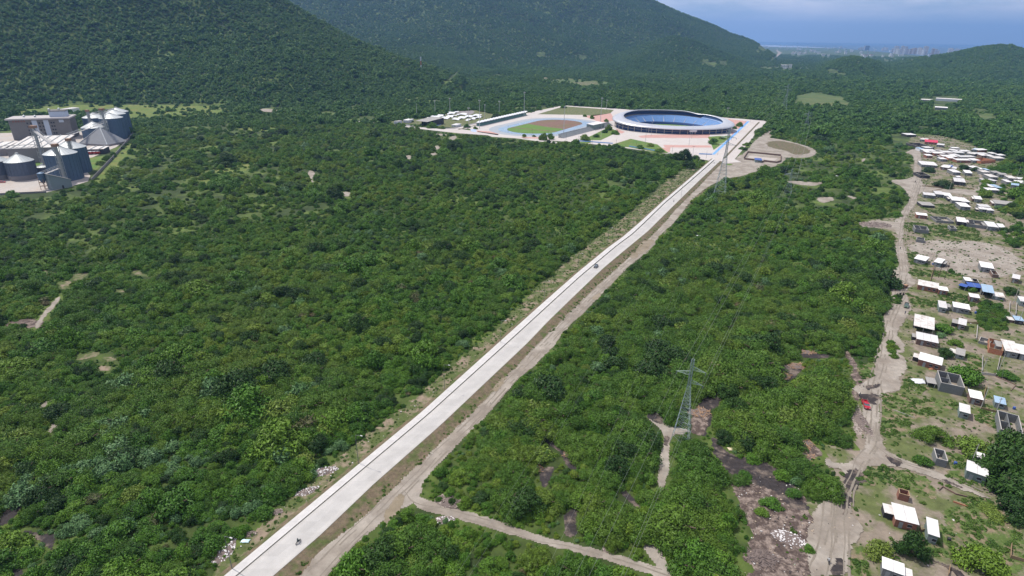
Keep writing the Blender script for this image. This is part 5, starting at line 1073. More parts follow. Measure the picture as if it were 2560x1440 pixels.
slab_stand((1199, 316), (1318, 288), 5, 3, M_teal, H_wash, 'long teal grandstand with a zigzag white canopy left of the blue track', saw=18)
slab_stand((1408, 346), (1532, 314), 7, 4, M_steel, R_white, 'long grey grandstand between the blue track and the stadium')
house((1483, 313), (1512, 307), (1492, 306), 'g', 'w', 'white-roofed changing house at the end of the grey grandstand', h=7, group='sports buildings', slope=1, cat='building', name='building')
house((1038, 302), (1068, 305), (1034, 290), 'd', 'g', 'small covered stand beside the cycle-jump course', h=7, style='shed', group='sports buildings', slope=2, cat='building', name='building')
house((1007, 300), (1020, 301), (1008, 296), 'w', 'w', 'white ticket hut left of the covered stand', h=4, group='sports buildings', cat='hut', name='hut')
house((1128, 312), (1141, 313), (1130, 308), 'w', 'w', 'small white-roofed hut on the grass before the cycle-jump course', h=3, group='sports buildings', cat='hut', name='hut')
house((984, 303), (994, 304), (985, 300), 'w', 'g', 'grey hut at the left end of the sports ground road', h=4, group='sports buildings', cat='hut', name='hut')
bm0 = P(1140, 295); be = empty('bike_course', bm0, label='cycle-jump course of white wavy ramps left of the running track', cat='bike course')
for pl in ([(915, 470), (1100, 425), (1150, 430), (1080, 465), (940, 485)], [(1180, 430), (1200, 395), (1310, 395), (1240, 425)], [(1070, 480), (1220, 435), (1290, 440), (1160, 488)], [(1210, 490), (1360, 455), (1570, 425), (1590, 440), (1400, 470), (1280, 500)], [(1280, 425), (1400, 415), (1410, 430), (1300, 440)], [(1380, 505), (1600, 445), (1600, 460), (1450, 500)]):
    w_ = np.array([P(*p)[:2] for p in S(Z2, pl)]); a, b_ = w_.min(0), w_.max(0); c_ = 2.0
    gx, gy = np.meshgrid(np.arange(a[0] - 2, b[0] if False else b_[0] + 2, c_), np.arange(a[1] - 2, b_[1] + 2, c_), indexing='ij'); kk = sdf(gx[:-1, :-1] + 1, gy[:-1, :-1] + 1, w_) > -.5
    id_ = np.arange(gx.size).reshape(gx.shape); Fq = np.stack([id_[:-1, :-1][kk], id_[1:, :-1][kk], id_[1:, 1:][kk], id_[:-1, 1:][kk]], 1)
    u_, inv = np.unique(Fq, return_inverse=True); X, Y = gx.ravel()[u_], gy.ravel()[u_]; Zr = .3 + 1.6 * (.5 + .5 * np.sin((X * .48 + Y * .88) / 3.2)) 
    link('ramp', np_mesh('ramp', np.stack([X - bm0.x, Y - bm0.y, Zr], 1), inv.reshape(-1, 4), True), H_wash, be)
# blue low barriers round the square
for k, (a, b_, lb) in enumerate(((S(Z3, [(190, 752)])[0], S(Z3, [(650, 785)])[0], 'left'), (S(Z3, [(850, 820)])[0], S(Z3, [(1240, 885)])[0], 'middle'), (S(Z3, [(1710, 915)])[0], S(Z3, [(1870, 920)])[0], 'right'))):
    wall_line('barrier', [a, b_], 1.2, M_bluep, 'long blue barrier along the front of the stadium square, %s one of three' % lb, 'barrier', .5, 'blue barriers')
# ------------------------------------------------------------------ grain plant
M_silo = mat('galvanised_silo_wall', (.11, .165, .25), .55, .10, .15, metal=.35, wave=(.55, 'X', .30))
M_silo2 = mat('galvanised_silo_wall_old', (.12, .145, .20), .65, .12, .15, metal=.25, wave=(.55, 'X', .22))
M_cone = mat('galvanised_cone', (.46, .49, .50), .5, .08, .3, metal=.25)
M_base = mat('silo_concrete', (.20, .19, .20), .9)
def silo(c, d, h, cone, label, m=M_silo, skirt=0, par='grain silos of the plant'):
    p = P(*c); e = empty('grain_silo', p, label=label, cat='silo', group=par); r = d / 2; n = 40
    w_ = MB().lathe([(r, skirt), (r, h)], n); o = w_.build('wall', m, e, smooth=False, uv='none'); me = o.data; ul = me.uv_layers.new(name='UVMap')
    for l_ in me.loops: v = me.vertices[l_.vertex_index].co; ul.data[l_.index].uv = (math.atan2(v.y, v.x) * r, v.z)
    if skirt: MB().lathe([(r + .25, 0), (r + .25, skirt), (r, skirt)], n).build('skirt', M_base, e)
    rf = MB().lathe([(r + .35, h - .15), (r + .3, h + .1), (1.2, h + cone), (1.2, h + cone + .8), (.02, h + cone + .9)], n).build('roof', M_cone, e)
    ribs = MB()
    for k in range(20): a = 6.283 * k / 20; ribs.tube(((r + .2) * math.cos(a), (r + .2) * math.sin(a), h + .15), (1.2 * math.cos(a), 1.2 * math.sin(a), h + cone + .1), .09, n=4)
    ribs.build('rib', M_steel, rf)
    st_ = MB()
    for k in range(26): a = 6.283 * k / 26; x, y = (r + .12) * math.cos(a), (r + .12) * math.sin(a); st_.box(x - .12, x + .12, y - .12, y + .12, skirt, h - .2)
    st_.build('stiffener', m, e); return e
silo((169, 447), 24.5, 22.5, 6, 'large dark blue grain silo in front, with an elevator tower against it')
silo((192, 429), 24.5, 22.5, 6, 'large dark blue grain silo half hidden behind the front one')
silo((61, 446), 21, 15.5, 6, 'squat grey silo with a concrete skirt and plain cone', M_silo2, 4)
silo((-4, 446), 21, 15.5, 6, 'squat grey silo cut off by the left edge of the picture', M_silo2, 4)
silo((243, 352), 25, 16, 6, 'front silo of the far group, with a broad pale cone')
silo((290, 347), 25, 25, 5, 'nearest tall dark silo at the right of the far group')
silo((298, 338), 25, 26, 5, 'middle tall dark silo at the right of the far group')
silo((305, 331), 25, 26, 5, 'rearmost tall dark silo at the right of the far group')
silo((247, 338), 25, 22, 5, 'rear left silo of the far group behind the pale cone')
silo((112, 436), 10, 7, 1.5, 'small round grain bin between the squat and the tall silos', M_silo2)
def tower(c, h, s_, label, name='elevator_tower', m=None, head=2.2):
    p = P(*c); e = empty(name, p, label=label, cat='tower'); m = m or M_steel; t = MB()
    for sx in (-s_, s_):
        for sy in (-s_, s_): t.tube((sx, sy, 0), (sx, sy, h), .22, n=4)
    n = max(3, int(h / 4))
    for k in range(n):
        z0, z1 = h * k / n, h * (k + 1) / n
        for a, b_ in (((-s_, -s_), (s_, -s_)), ((s_, -s_), (s_, s_)), ((s_, s_), (-s_, s_)), ((-s_, s_), (-s_, -s_))):
            t.tube((*a, z1), (*b_, z1), .13, n=4); t.tube((*a, z0), (*b_, z1), .11, n=4)
    t.build('frame', m, e); MB().box(-.9, .9, -.9, .9, 0, h - .1).build('leg_casing', M_steel, e); MB().box(-s_ - .5, s_ + .5, -s_ - .5, s_ + .5, h, h + head).build('head_house', M_rust, e); return e
tower((116, 428), 39, 1.8, 'tall grey elevator tower between the squat and tall silos')
tower((165, 458), 31, 1.5, 'rust-headed elevator tower against the front dark silo')
tower((196, 440), 31, 1.2, 'rust-headed elevator tower behind the front dark silo')
tower((275, 358), 37, 1.8, 'elevator tower among the far group of silos')
tower((236, 345), 31, 1.2, 'slim elevator tower at the left of the far silo group')
def gantry(a, za, b_, zb, label, wd=1.4):
    A, B = P(*a), P(*b_); A = Vector((A.x, A.y, za)); B = Vector((B.x, B.y, zb)); o = A.copy(); d = B - A; n = Vector((-d.y, d.x, 0)).normalized() * wd; t = MB(); k = max(4, int(d.length / 4))
    for sgn in (-1, 1):
        for zz in (0, 2.2): t.tube(n * sgn + Vector((0, 0, zz)), d + n * sgn + Vector((0, 0, zz)), .16, n=4)
        for i in range(k): t.tube(d * (i / k) + n * sgn, d * ((i + 1) / k) + n * sgn + Vector((0, 0, 2.2)), .1, n=4)
    e = empty('conveyor_bridge', o, label=label, cat='conveyor'); t.build('truss', M_steel, e)
    MB().face([(-n + Vector((0, 0, .1))), (n + Vector((0, 0, .1))), (d + n + Vector((0, 0, .1))), (d - n + Vector((0, 0, .1)))]).build('deck', mat('conveyor_deck', (.38, .37, .37)), e); return e
gantry((176, 367), 12, (280, 352), 22, 'long sloping conveyor bridge from the mill to the far silos')
gantry((116, 428), 37, (163, 455), 30, 'high conveyor bridge from the tall tower to the front silo')
gantry((-40, 440), 23, (116, 430), 23, 'level conveyor bridge above the squat silos')
gantry((107, 470), 10, (165, 456), 13, 'low conveyor bridge in front of the dark silos')
gantry((240, 346), 27, (300, 336), 30, 'top conveyor bridge over the far silos')
# mill building
A, B = P(36, 351), P(186, 345); u = B - A; wd = u.length; u.normalize(); e = empty('mill_building', A, math.atan2(u.y, u.x), label='tall brown and white mill building with an overhanging roof terrace', cat='factory')
M_mill = mat('brown_mill_wall', (.18, .17, .165), .9, .06, .05); M_mwh = mat('pale_mill_panel_and_lit_side', (.46, .52, .62), .8)
hm = 23; MB().box(0, wd, 0, 26, 0, hm).build('wall', M_mill, e); MB().box(-2.5, wd + 1.5, -2.5, 28, hm + .02, hm + 1.6).build('roof', mat('mill_roof', (.42, .40, .40), .9), e)
MB().box(wd * .66, wd * .93, 6, 20, hm + 1.62, hm + 8).build('roof_house', M_mwh, e); MB().box(wd * .65, wd * .94, 5.5, 20.5, hm + 8.02, hm + 9).build('roof_house_slab', M_mill, e)
MB().box(-.3, -.01, .5, 25.5, .2, hm - .5).build('sunlit_side', M_mwh, e)  # pale sheet paints the sunlight on the left side wall as colour
for f in (.37, .56):
    pn = MB().box(wd * f, wd * (f + .085), -.3, -.01, 3, hm - 1).build('panel', M_mwh, e)
for f in (.28, .335, .475, .53, .675, .715):
    for k in range(4): MB().box(wd * f, wd * f + 1.6, -.2, -.01, 6 + k * 4, 7.8 + k * 4).build('window', W_dark, e)
for k in range(5): MB().box(wd * (.06 + .045 * k), wd * (.06 + .045 * k) + 1.7, -.25, -.01, hm - 2.6, hm - .7).build('window', H_brick, e)
MB().box(wd * .82, wd * .90, -.25, -.01, hm - 4, hm - 1).build('sign_panel', M_mwh, e)
for x, y in ((wd * .67, 8), (wd * .82, 12), (wd * .4, 10), (wd * .2, 14)): MB().lathe([(1.2, 0), (1.2, 2), (.02, 2.6)], 10, (x, y, hm + (9 if x > wd * .6 else 1.6))).build('roof_vent', M_cone, e)
# warehouse with ribbed roof
def shed_px(fl, fr, bl, h, slope, label, ribs=5, wm=None):
    A, u, n, wd, dp = frame3(fl, fr, bl, h); dp = min(dp, 75); e = empty('warehouse', (A.x, A.y, 0), math.atan2(u.y, u.x), label=label, cat='warehouse', group='sheds of the grain plant')
    MB().box(.3, wd - .3, .3, dp - .3, 0, h - .05).build('wall', wm or M_base, e)
    R0 = MB().quad_box([(0, 0), (wd, 0), (wd, dp), (0, dp)], [h, h, h + slope, h + slope], [h + .3, h + .3, h + slope + .3, h + slope + .3]).build('roof', R_worn, e)
    for k in range(ribs): x = wd * (k + .5) / ribs; MB().quad_box([(x - .4, 0), (x + .4, 0), (x + .4, dp), (x - .4, dp)], [h + .31] * 2 + [h + slope + .31] * 2, [h + .9] * 2 + [h + slope + .9] * 2).build('roof_rib', M_steel, R0)
    return e
shed_px((14.5, 373), (142, 368), (40, 350), 14, 3, 'long white-roofed warehouse with dark ribs in front of the mill')
shed_px((-45, 372), (12, 370), (-30, 355), 8, 1, 'low grey-roofed shed at the left picture edge', 2)
shed_px((216, 374), (259, 373), (220, 368), 5, .6, 'small shed with a pale blue roof below the tent-shaped store', 2, W_dark)
# tent-shaped store
c = P(243, 364); e = empty('grain_store', c + Vector((0, 12, 0)), R(-12), label='grey tent-shaped grain store beside the far silos', cat='store'); hw, hd, hp = 19, 14, 19
MB().box(-hw, hw, -hd, hd, 0, 2).build('wall', M_base, e); t = MB(); t.face([(-hw, -hd, 2.02), (hw, -hd, 2.02), (0, 0, hp)]); t.face([(hw, -hd, 2.02), (hw, hd, 2.02), (0, 0, hp)]); t.face([(hw, hd, 2.02), (-hw, hd, 2.02), (0, 0, hp)]); t.face([(-hw, hd, 2.02), (-hw, -hd, 2.02), (0, 0, hp)])
t.build('roof', mat('ribbed_store_roof', (.24, .25, .27), .6, .08, .1, wave=(.35, 'Y', .25)), e)
t = MB(); t.tube((hw, -hd, 2.3), (0, 0, hp + .3), .5, n=5); t.tube((-hw, -hd, 2.3), (0, 0, hp + .3), .4, n=5); t.build('ridge_stair', M_cone, e)
# front annex and hopper
A, B = P(131, 476), P(182, 467); u = B - A; wd = u.length; u.normalize(); e = empty('annex', A, math.atan2(u.y, u.x), label='grey annex with a single-pitch roof and small door below the front silo', cat='building')
M_annex = mat('grey_annex_wall', (.20, .24, .26), .9, .04)
MB().quad_box([(0, 0), (wd, 0), (wd, 7), (0, 7)], 0, [13, 6, 6, 13]).build('wall', M_annex, e); MB().quad_box([(-.4, -.4), (wd + .4, -.4), (wd + .4, 7.4), (-.4, 7.4)], [13.08, 5.93, 5.93, 13.08], [13.5, 6.35, 6.35, 13.5]).build('roof', R_grey, e)
D = MB().box(wd * .5, wd * .5 + 1.3, -.1, -.01, 0, 2.6).build('door', W_dark, e)
p = P(114, 474); e = empty('hopper_tank', p, label='round hopper tank on tall rusty legs in front of the silos', cat='tank'); MB().lathe([(.5, 5), (2.6, 8.5), (2.6, 13.5), (2.6, 13.6), (.02, 14.6)], 20).build('tank', M_silo, e)
for x, y in ((-2, -2), (2, -2), (2, 2), (-2, 2)): MB().tube((x, y, 0), (x, y, 9.5), .2, n=5).build('leg', M_rust, e)
t = MB()
for z in (3, 6): t.box(-2.2, 2.2, -2.2, -1.9, z, z + .3); t.box(-2.2, 2.2, 1.9, 2.2, z, z + .3); t.box(-2.2, -1.9, -1.8, 1.8, z, z + .3); t.box(1.9, 2.2, -1.8, 1.8, z, z + .3)
t.build('brace', M_rust, e)
wall_line('perimeter_wall', S(Zs, [(2180, 430), (2110, 530), (1850, 830), (1500, 1205)]), 2.6, M_base, 'grey perimeter wall along the right side of the grain plant', 'wall', .4)
wall_line('perimeter_wall', S(Zs, [(-300, 1450), (0, 1422), (760, 1385)]), 1.4, M_base, 'low front wall of the grain plant yard at the left picture edge', 'wall', .4)
# ------------------------------------------------------------------ lattice pylons and wires
M_galv = mat('pylon_steel', (.30, .37, .39), .55, .06, 1, metal=.4)
def pylon(c, top_y, half, rz, label, arms, taper=.16, tr=.045, name='pylon'):
    h = height_to(c, top_y); p = P(*c); e = empty(name, p, rz, label=label, cat='pylon', group='lattice pylons of the power lines')
    def hw(z): return half * max(.10, 1 - 1.22 * z / h) if z < h * .7 else half * .145
    t = MB(); zs = [0]; 
    while zs[-1] < h * .97: zs.append(min(h, zs[-1] + max(1.1, hw(zs[-1]) * 1.1)))
    cs = lambda z: [(-hw(z), -hw(z)), (hw(z), -hw(z)), (hw(z), hw(z)), (-hw(z), hw(z))]
    for z0, z1 in zip(zs, zs[1:]):
        a, b_ = cs(z0), cs(z1)
        for i in range(4):
            j = (i + 1) % 4; t.tube((*a[i], z0), (*b_[i], z1), tr * 1.5, n=4); t.tube((*a[i], z0), (*b_[j], z1), tr * .8, n=3); t.tube((*a[j], z0), (*b_[i], z1), tr * .8, n=3); t.tube((*b_[i], z1), (*b_[j], z1), tr * .8, n=3)
    t.build('body', M_galv, e, uv='none'); tips = []
    for fz, sx, ln in arms:
        z = h * fz; a = hw(z); tip = (sx * ln, 0, z + .1); m_ = MB()
        for sy in (-1, 1):
            m_.tube((sx * a, sy * a, z), tip, tr, n=4); m_.tube((sx * a * .6, sy * a * .6, z + ln * .3), tip, tr, n=4)
            for f_ in (.3, .6): m_.tube((sx * (a + (ln - a) * f_), sy * a * (1 - f_), z), (sx * (a + (ln - a) * (f_ - .15)), sy * a * (1 - f_), z + ln * .26 * (1 - f_)), tr * .7, n=3)
        ar = m_.build('cross_arm', M_galv, e, uv='none'); MB().tube(tip, (tip[0], 0, z - 1.3), .12, .07, 6).build('insulator', M_glass, ar)
        tips.append(Matrix.Translation(p) @ Matrix.Rotation(rz, 4, 'Z') @ Vector((tip[0], 0, z - 1.3)))
    tips.append(p + Vector((0, 0, h))); return tips
def perp(a, b_): d = P(*b_) - P(*a); return math.atan2(-d.x, d.y)
ra = perp((1701, 1101), (1967, 491)); AR = [(.86, 1, 4.2), (.80, -1, 4.4), (.71, 1, 4.0)]
TA1 = pylon((1701, 1101), 893, 2.7, ra, 'nearest lattice pylon standing in the thicket beside burnt clearings', AR)
TA2 = pylon((1967, 491), 424, 3.4, ra, 'distant lattice pylon in the scrub right of the large one', [(a, b_, c_ * 1.2) for a, b_, c_ in AR])
TA3 = pylon((2014, 320), 277, 3.6, ra, 'small far lattice pylon behind the bare oval', [(a, b_, c_ * 1.2) for a, b_, c_ in AR], tr=.06)
rb = perp((1797, 496), (1958, 284)); AB = [(.88, 1, 6), (.88, -1, 6), (.78, 1, 6.5), (.78, -1, 6.5)]
TB1 = pylon((1797, 497), 322, 4.8, rb, 'tall wide-based lattice pylon beside the end of the concrete road', AB, tr=.085)
TB2 = pylon((1958, 284), 208, 5.0, rb, 'far lattice pylon beyond the stadium avenue', AB, tr=.07)
M_wire = mat('conductor', (.26, .29, .26), .5, metal=.5)
def wire(a, b_, sag, name, label, group, r=.03):
    cu = bpy.data.curves.new(name, 'CURVE'); cu.dimensions = '3D'; cu.bevel_depth = r; cu.bevel_resolution = 1; s_ = cu.splines.new('POLY'); n = 24; s_.points.add(n - 1)
    for i in range(n): f_ = i / (n - 1); v = a.lerp(b_, f_); s_.points[i].co = (v.x - a.x, v.y - a.y, v.z - a.z - sag * 4 * f_ * (1 - f_), 1)
    o = bpy.data.objects.new(name, cu); COL.objects.link(o); cu.materials.append(M_wire); o.location = a; return tag(o, label, 'wire', group)
dA = (TA2[3] - TA1[3]); dA.z = 0
for k in range(4):
    nm = ['upper right', 'left', 'lower right', 'top'][k]
    wire(TA1[k], TA2[k], 6 if k < 3 else 4, 'power_wire', '%s wire from the nearest pylon to the next one in the scrub' % nm, 'overhead wires', .028)
    wire(TA1[k] - dA * .75, TA1[k], 5, 'power_wire', '%s wire from the nearest pylon running out of the bottom of the picture' % nm, 'overhead wires', .02)
    wire(TA2[k], TA3[k], 8, 'power_wire', '%s wire between the two small far pylons' % nm, 'overhead wires', .05)
dB = Vector((-.42, -1, 0)).normalized() * 470
for k in range(4):
    nm = ['upper right', 'upper left', 'lower right', 'lower left'][k]
    e_ = TB1[k] + dB; wire(e_, TB1[k], 9, 'power_wire', '%s wire from the wide-based pylon down past the dirt roads' % nm, 'overhead wires', .010)
    wire(TB1[k], TB2[k], 8, 'power_wire', '%s wire from the wide-based pylon to the one beyond the avenue' % nm, 'overhead wires', .05)
# red and white mast
p = P(1055, 222); h = height_to((1055, 222), 142); e = empty('radio_mast', p, label='thin red and white radio mast at the foot of the left hill', cat='mast'); n = 8; M_mr = mat('mast_red', (.40, .07, .05))
for k in range(n):
    z0, z1 = h * k / n, h * (k + 1) / n; t = MB()
    for a in range(3):
        x, y = 1.3 * math.cos(a * 2.094), 1.3 * math.sin(a * 2.094); x2, y2 = 1.3 * math.cos((a + 1) * 2.094), 1.3 * math.sin((a + 1) * 2.094); t.tube((x, y, z0), (x, y, z1), .3, n=4)
        for j in range(3): t.tube((x, y, z0 + (z1 - z0) * j / 3), (x2, y2, z0 + (z1 - z0) * (j + 1) / 3), .16, n=3)
    t.build('section', M_mr if k % 2 == 0 else H_wash, e)
# ------------------------------------------------------------------ lamps
M_pole = mat('lamp_post_steel', (.16, .17, .17), .5, metal=.4); M_head = mat('lamp_head', (.5, .5, .5), .5)
def lamp(c, label, h=10.5, z=.9, adir=None, arm=1.9, group='street lamps along the concrete road', r=.10):
    p = P(*c); p.z = z; a = adir if adir is not None else math.atan2(-.4, 1); e = empty('street_lamp', p, a, label=label, cat='street lamp', group=group)
    MB().tube((0, 0, -.3), (0, 0, h), r, r * .6, 6).build('pole', M_pole, e); t = MB(); t.tube((0, 0, h - .1), (arm, 0, h + .35), .05, n=5); t.build('arm', M_pole, e)
    MB().box(arm - .1, arm + .65, -.14, .14, h + .27, h + .40).build('lamp_head', M_head, e); return e
lb = [(582, 1428), (897, 1164), (1112, 979), (1252, 861), (1360, 756), (1444, 682), (1519, 613), (1581, 573), (1632, 524), (1676, 485), (1712, 452), (1744, 424)]
OD = ['first', 'second', 'third', 'fourth', 'fifth', 'sixth', 'seventh', 'eighth', 'ninth', 'tenth', 'eleventh', 'twelfth', 'thirteenth', 'fourteenth', 'fifteenth', 'sixteenth', 'seventeenth', 'eighteenth', 'nineteenth', 'twentieth', 'twenty-first', 'twenty-second', 'twenty-third', 'twenty-fourth']
for k, c in enumerate(lb): lamp(c, '%s lamp counting up from the bottom along the left side of the concrete road' % OD[k])
lamp((1702, 497), 'lone lamp on the right edge of the concrete road', 11, .7, math.pi)
def mastlamp(c, ty, label, big=False, gr='floodlight masts of the sports ground'):
    h = height_to(c, ty); p = P(*c); e = empty('floodlight_mast' if big else 'street_lamp', p, random.random() * 3, label=label, cat='floodlight' if big else 'street lamp', group=gr); r = .42 if big else .22
    MB().tube((0, 0, 0), (0, 0, h), r, r * .5, 8).build('pole', mat('pale_mast', (.45, .47, .48), .5), e)
    if big:
        t = MB(); t.box(-2.2, 2.2, -.15, .15, h - .3, h + .1); t.box(-1.8, 1.8, -.15, .15, h + 1.0, h + 1.3); t.box(-.15, .15, -.12, .12, h, h + 1.4); f_ = t.build('frame', M_steel, e)
        for k in range(4): MB().box(-2 + k * 1.1, -1.3 + k * 1.1, -.5, -.16, h + .1, h + .8).build('floodlight', M_head, f_)
    else: MB().box(-1.4, 1.4, -.12, .12, h - .15, h + .1).build('arm', M_pole, e); MB().box(-1.6, -.9, -.3, .3, h + .11, h + .3).build('lamp_head', M_head, e)
for c, ty, lb_, bg_ in (((1199, 322), 252, 'tall floodlight mast at the near left corner of the running track', 1), ((1310, 291), 232, 'tallest floodlight mast behind the left side of the running track', 1), ((1042, 288), 261, 'floodlight mast above the small covered stand', 1), ((1088, 288), 253, 'floodlight mast behind the left end of the white ramps', 1), ((1125, 281), 247, 'floodlight mast behind the middle of the white ramps', 1),
                      ((1212, 298), 263, 'floodlight mast right of the white ramps near the tree', 1), ((1248, 289), 254, 'floodlight mast beyond the big tree by the avenue', 1), ((1172, 308), 271, 'short floodlight mast in front of the white ramps', 1), ((1501, 306), 246, 'tall floodlight mast between the track and the stadium', 1), ((1516, 273), 251, 'floodlight mast at the far left of the stadium', 1),
                      ((1409, 334), 268, 'tall floodlight mast at the near right bend of the track', 1), ((1502, 348), 310, 'mast on the planted bed left of the stadium square', 0), ((1627.5, 341), 305, 'left of the two masts close to the stadium front', 0), ((1613, 358), 320, 'left mast in the middle of the stadium square', 0), ((1729, 347), 313, 'right of the two masts close to the stadium front', 0),
                      ((1722, 365), 325, 'right mast in the middle of the stadium square', 0), ((1817.5, 290), 271, 'floodlight mast behind the right end of the stadium', 1), ((1731.5, 391), 366, 'mast at the front edge of the stadium square', 0)): mastlamp(c, ty, lb_, bg_)
sl_ = [(1415, 352), (1446, 356), (1480, 360), (1540, 366), (1590, 372), (1680, 385), (1765, 397), (1794, 388), (1828, 352), (1846, 333), (1862, 318), (1876, 306), (1900, 300), (1925, 300), (1370, 345), (1330, 340), (1270, 332), (1060, 312), (1010, 306), (966, 302), (934, 300), (889, 296), (1290, 282), (1340, 275)]
for k, c in enumerate(sl_): lamp(c, 'slim street lamp on the sports ground avenue, %s from the right' % OD[sorted(sl_, key=lambda s_: -s_[0]).index(c)], 9, .1, 0, 1.5, 'street lamps round the sports ground', .14)
# village power poles
M_cpole = mat('concrete_pole', (.42, .41, .39), .9)
vp = []
for c, h, lb_ in (((2449, 945), 9, 'concrete pole left of the two behind the large tree'), ((2493, 935), 9, 'concrete pole right of the two behind the large tree'), ((2423, 1170), 9, 'pole between the roofless block room and wide white-roofed house'), ((2451, 1022), 9, 'leaning pale pole beside the brown brick cabin'), ((2294, 490), 9, 'dark pole at the bend of the upper dirt street'), ((2303, 455), 9, 'dark pole beside the roofless beamed block house'), ((2490, 1030), 6, 'short pole by the broad-leaved plants'),
                 ((2327, 704), 10, 'leftmost of three thin dark poles above the long brick house'), ((2346, 694), 10, 'middle of three thin dark poles above the long brick house'), ((2361, 698), 10, 'rightmost of three thin dark poles above the long brick house'), ((2543, 442), 10, 'tall pale pole in the trees at the right edge'), ((2372, 478), 8, 'pole beside the terrace street'), ((2308, 478), 9, 'pole at the left end of the terrace street'), ((2305, 400), 9, 'pole at the left edge of the upper village'), ((2532, 760), 9, 'left pole by the right edge cabin'), ((2545, 810), 9, 'right pole by the right edge shack')):
    p = P(*c); e = empty('utility_pole', p, label=lb_, cat='pole', group='utility poles of the village'); MB().tube((0, 0, 0), (0, 0, h), .14, .09, 7).build('pole', M_cpole if 'dark' not in lb_ else M_bark, e); MB().box(-.7, .7, -.05, .05, h - .6, h - .48).build('crossbar', M_bark, e); vp.append(p + Vector((0, 0, h - .5)))
for a, b_ in ((4, 5), (5, 13), (11, 12), (0, 3), (1, 6), (14, 15)): wire(vp[a], vp[b_], .7, 'service_wire', 'thin service wire between village poles, line %s' % ['at the upper street bend', 'above the upper street', 'above the long brick house', 'behind the roofless block house', 'right of the roofless block house', 'by the right edge'][[4, 5, 11, 0, 1, 14].index(a)], 'service wires of the village', .02)
# ------------------------------------------------------------------ vehicles
M_tyre = mat('tyre', (.02, .02, .02), .9); M_rim = mat('rim', (.4, .4, .42), .4, metal=.5); M_lampw = mat('headlight_glass', (.7, .7, .7), .2, spec=.8)
def paint(n, c): return mat(n, c, .3, .04, 1, spec=.6)
def wheels(e, xs, y, r):
    for x in xs:
        for s_ in (-1, 1):
            wv = MB().lathe([(r * .6, -.11), (r, -.11), (r, .11), (r * .6, .11)], 16).build('wheel', M_tyre, e, uv='none'); wv.rotation_euler.x = R(90); wv.location = (x, s_ * y, r)
            MB().lathe([(.02, .13), (r * .6, .11), (r * .6, -.11), (.02, -.13)], 12).build('rim', M_rim, wv, uv='none')
def car(c, rz, col, label, z=0, ln=4.1, wd=1.72, kind='car'):
    p = P(*c); p.z = z; e = empty(kind, p, rz, label=label, cat=kind.split('_')[0], group='vehicles'); h = ln / 2; w2 = wd / 2
    pr = [(-h, .3), (-h + .05, .75), (-h + .25, .92), (h - 1.25, .95), (h - .25, .78), (h, .6), (h, .28), (h - .5, .22), (-h + .5, .22)]
    MB().prism(pr, -w2, w2).build('body', col, e, bevel=.06)
    MB().quad_box([(-h + .35, -w2 + .05), (h - 1.15, -w2 + .05), (h - 1.15, w2 - .05), (-h + .35, w2 - .05)], .9, .93).build('sill', col, e)
    g = MB(); n0 = [(-h + .4, -w2 + .06), (h - 1.2, -w2 + .06), (h - 1.2, w2 - .06), (-h + .4, w2 - .06)]; n1 = [(-h + .85, -w2 + .22), (h - 1.95, -w2 + .22), (h - 1.95, w2 - .22), (-h + .85, w2 - .22)]
    g.v = [(*a, .93) for a in n0] + [(*a, 1.42) for a in n1]; g.f = [(0, 1, 5, 4), (1, 2, 6, 5), (2, 3, 7, 6), (3, 0, 4, 7), (4, 5, 6, 7), (3, 2, 1, 0)]; g.build('window', M_glass, e)
    MB().quad_box([(a[0], a[1] * 1.02) for a in n1], 1.425, 1.48).build('roof', col, e, bevel=.02)
    for s_ in (-1, 1): MB().box(h - .12, h + .02, s_ * w2 * .72 - .17, s_ * w2 * .72 + .17, .58, .72).build('headlight', M_lampw, e); MB().box(-h - .02, -h + .1, s_ * w2 * .75 - .14, s_ * w2 * .75 + .14, .62, .78).build('tail_light', M_mr, e)
    wheels(e, (-h + .8, h - .8), w2 - .08, .31); return e
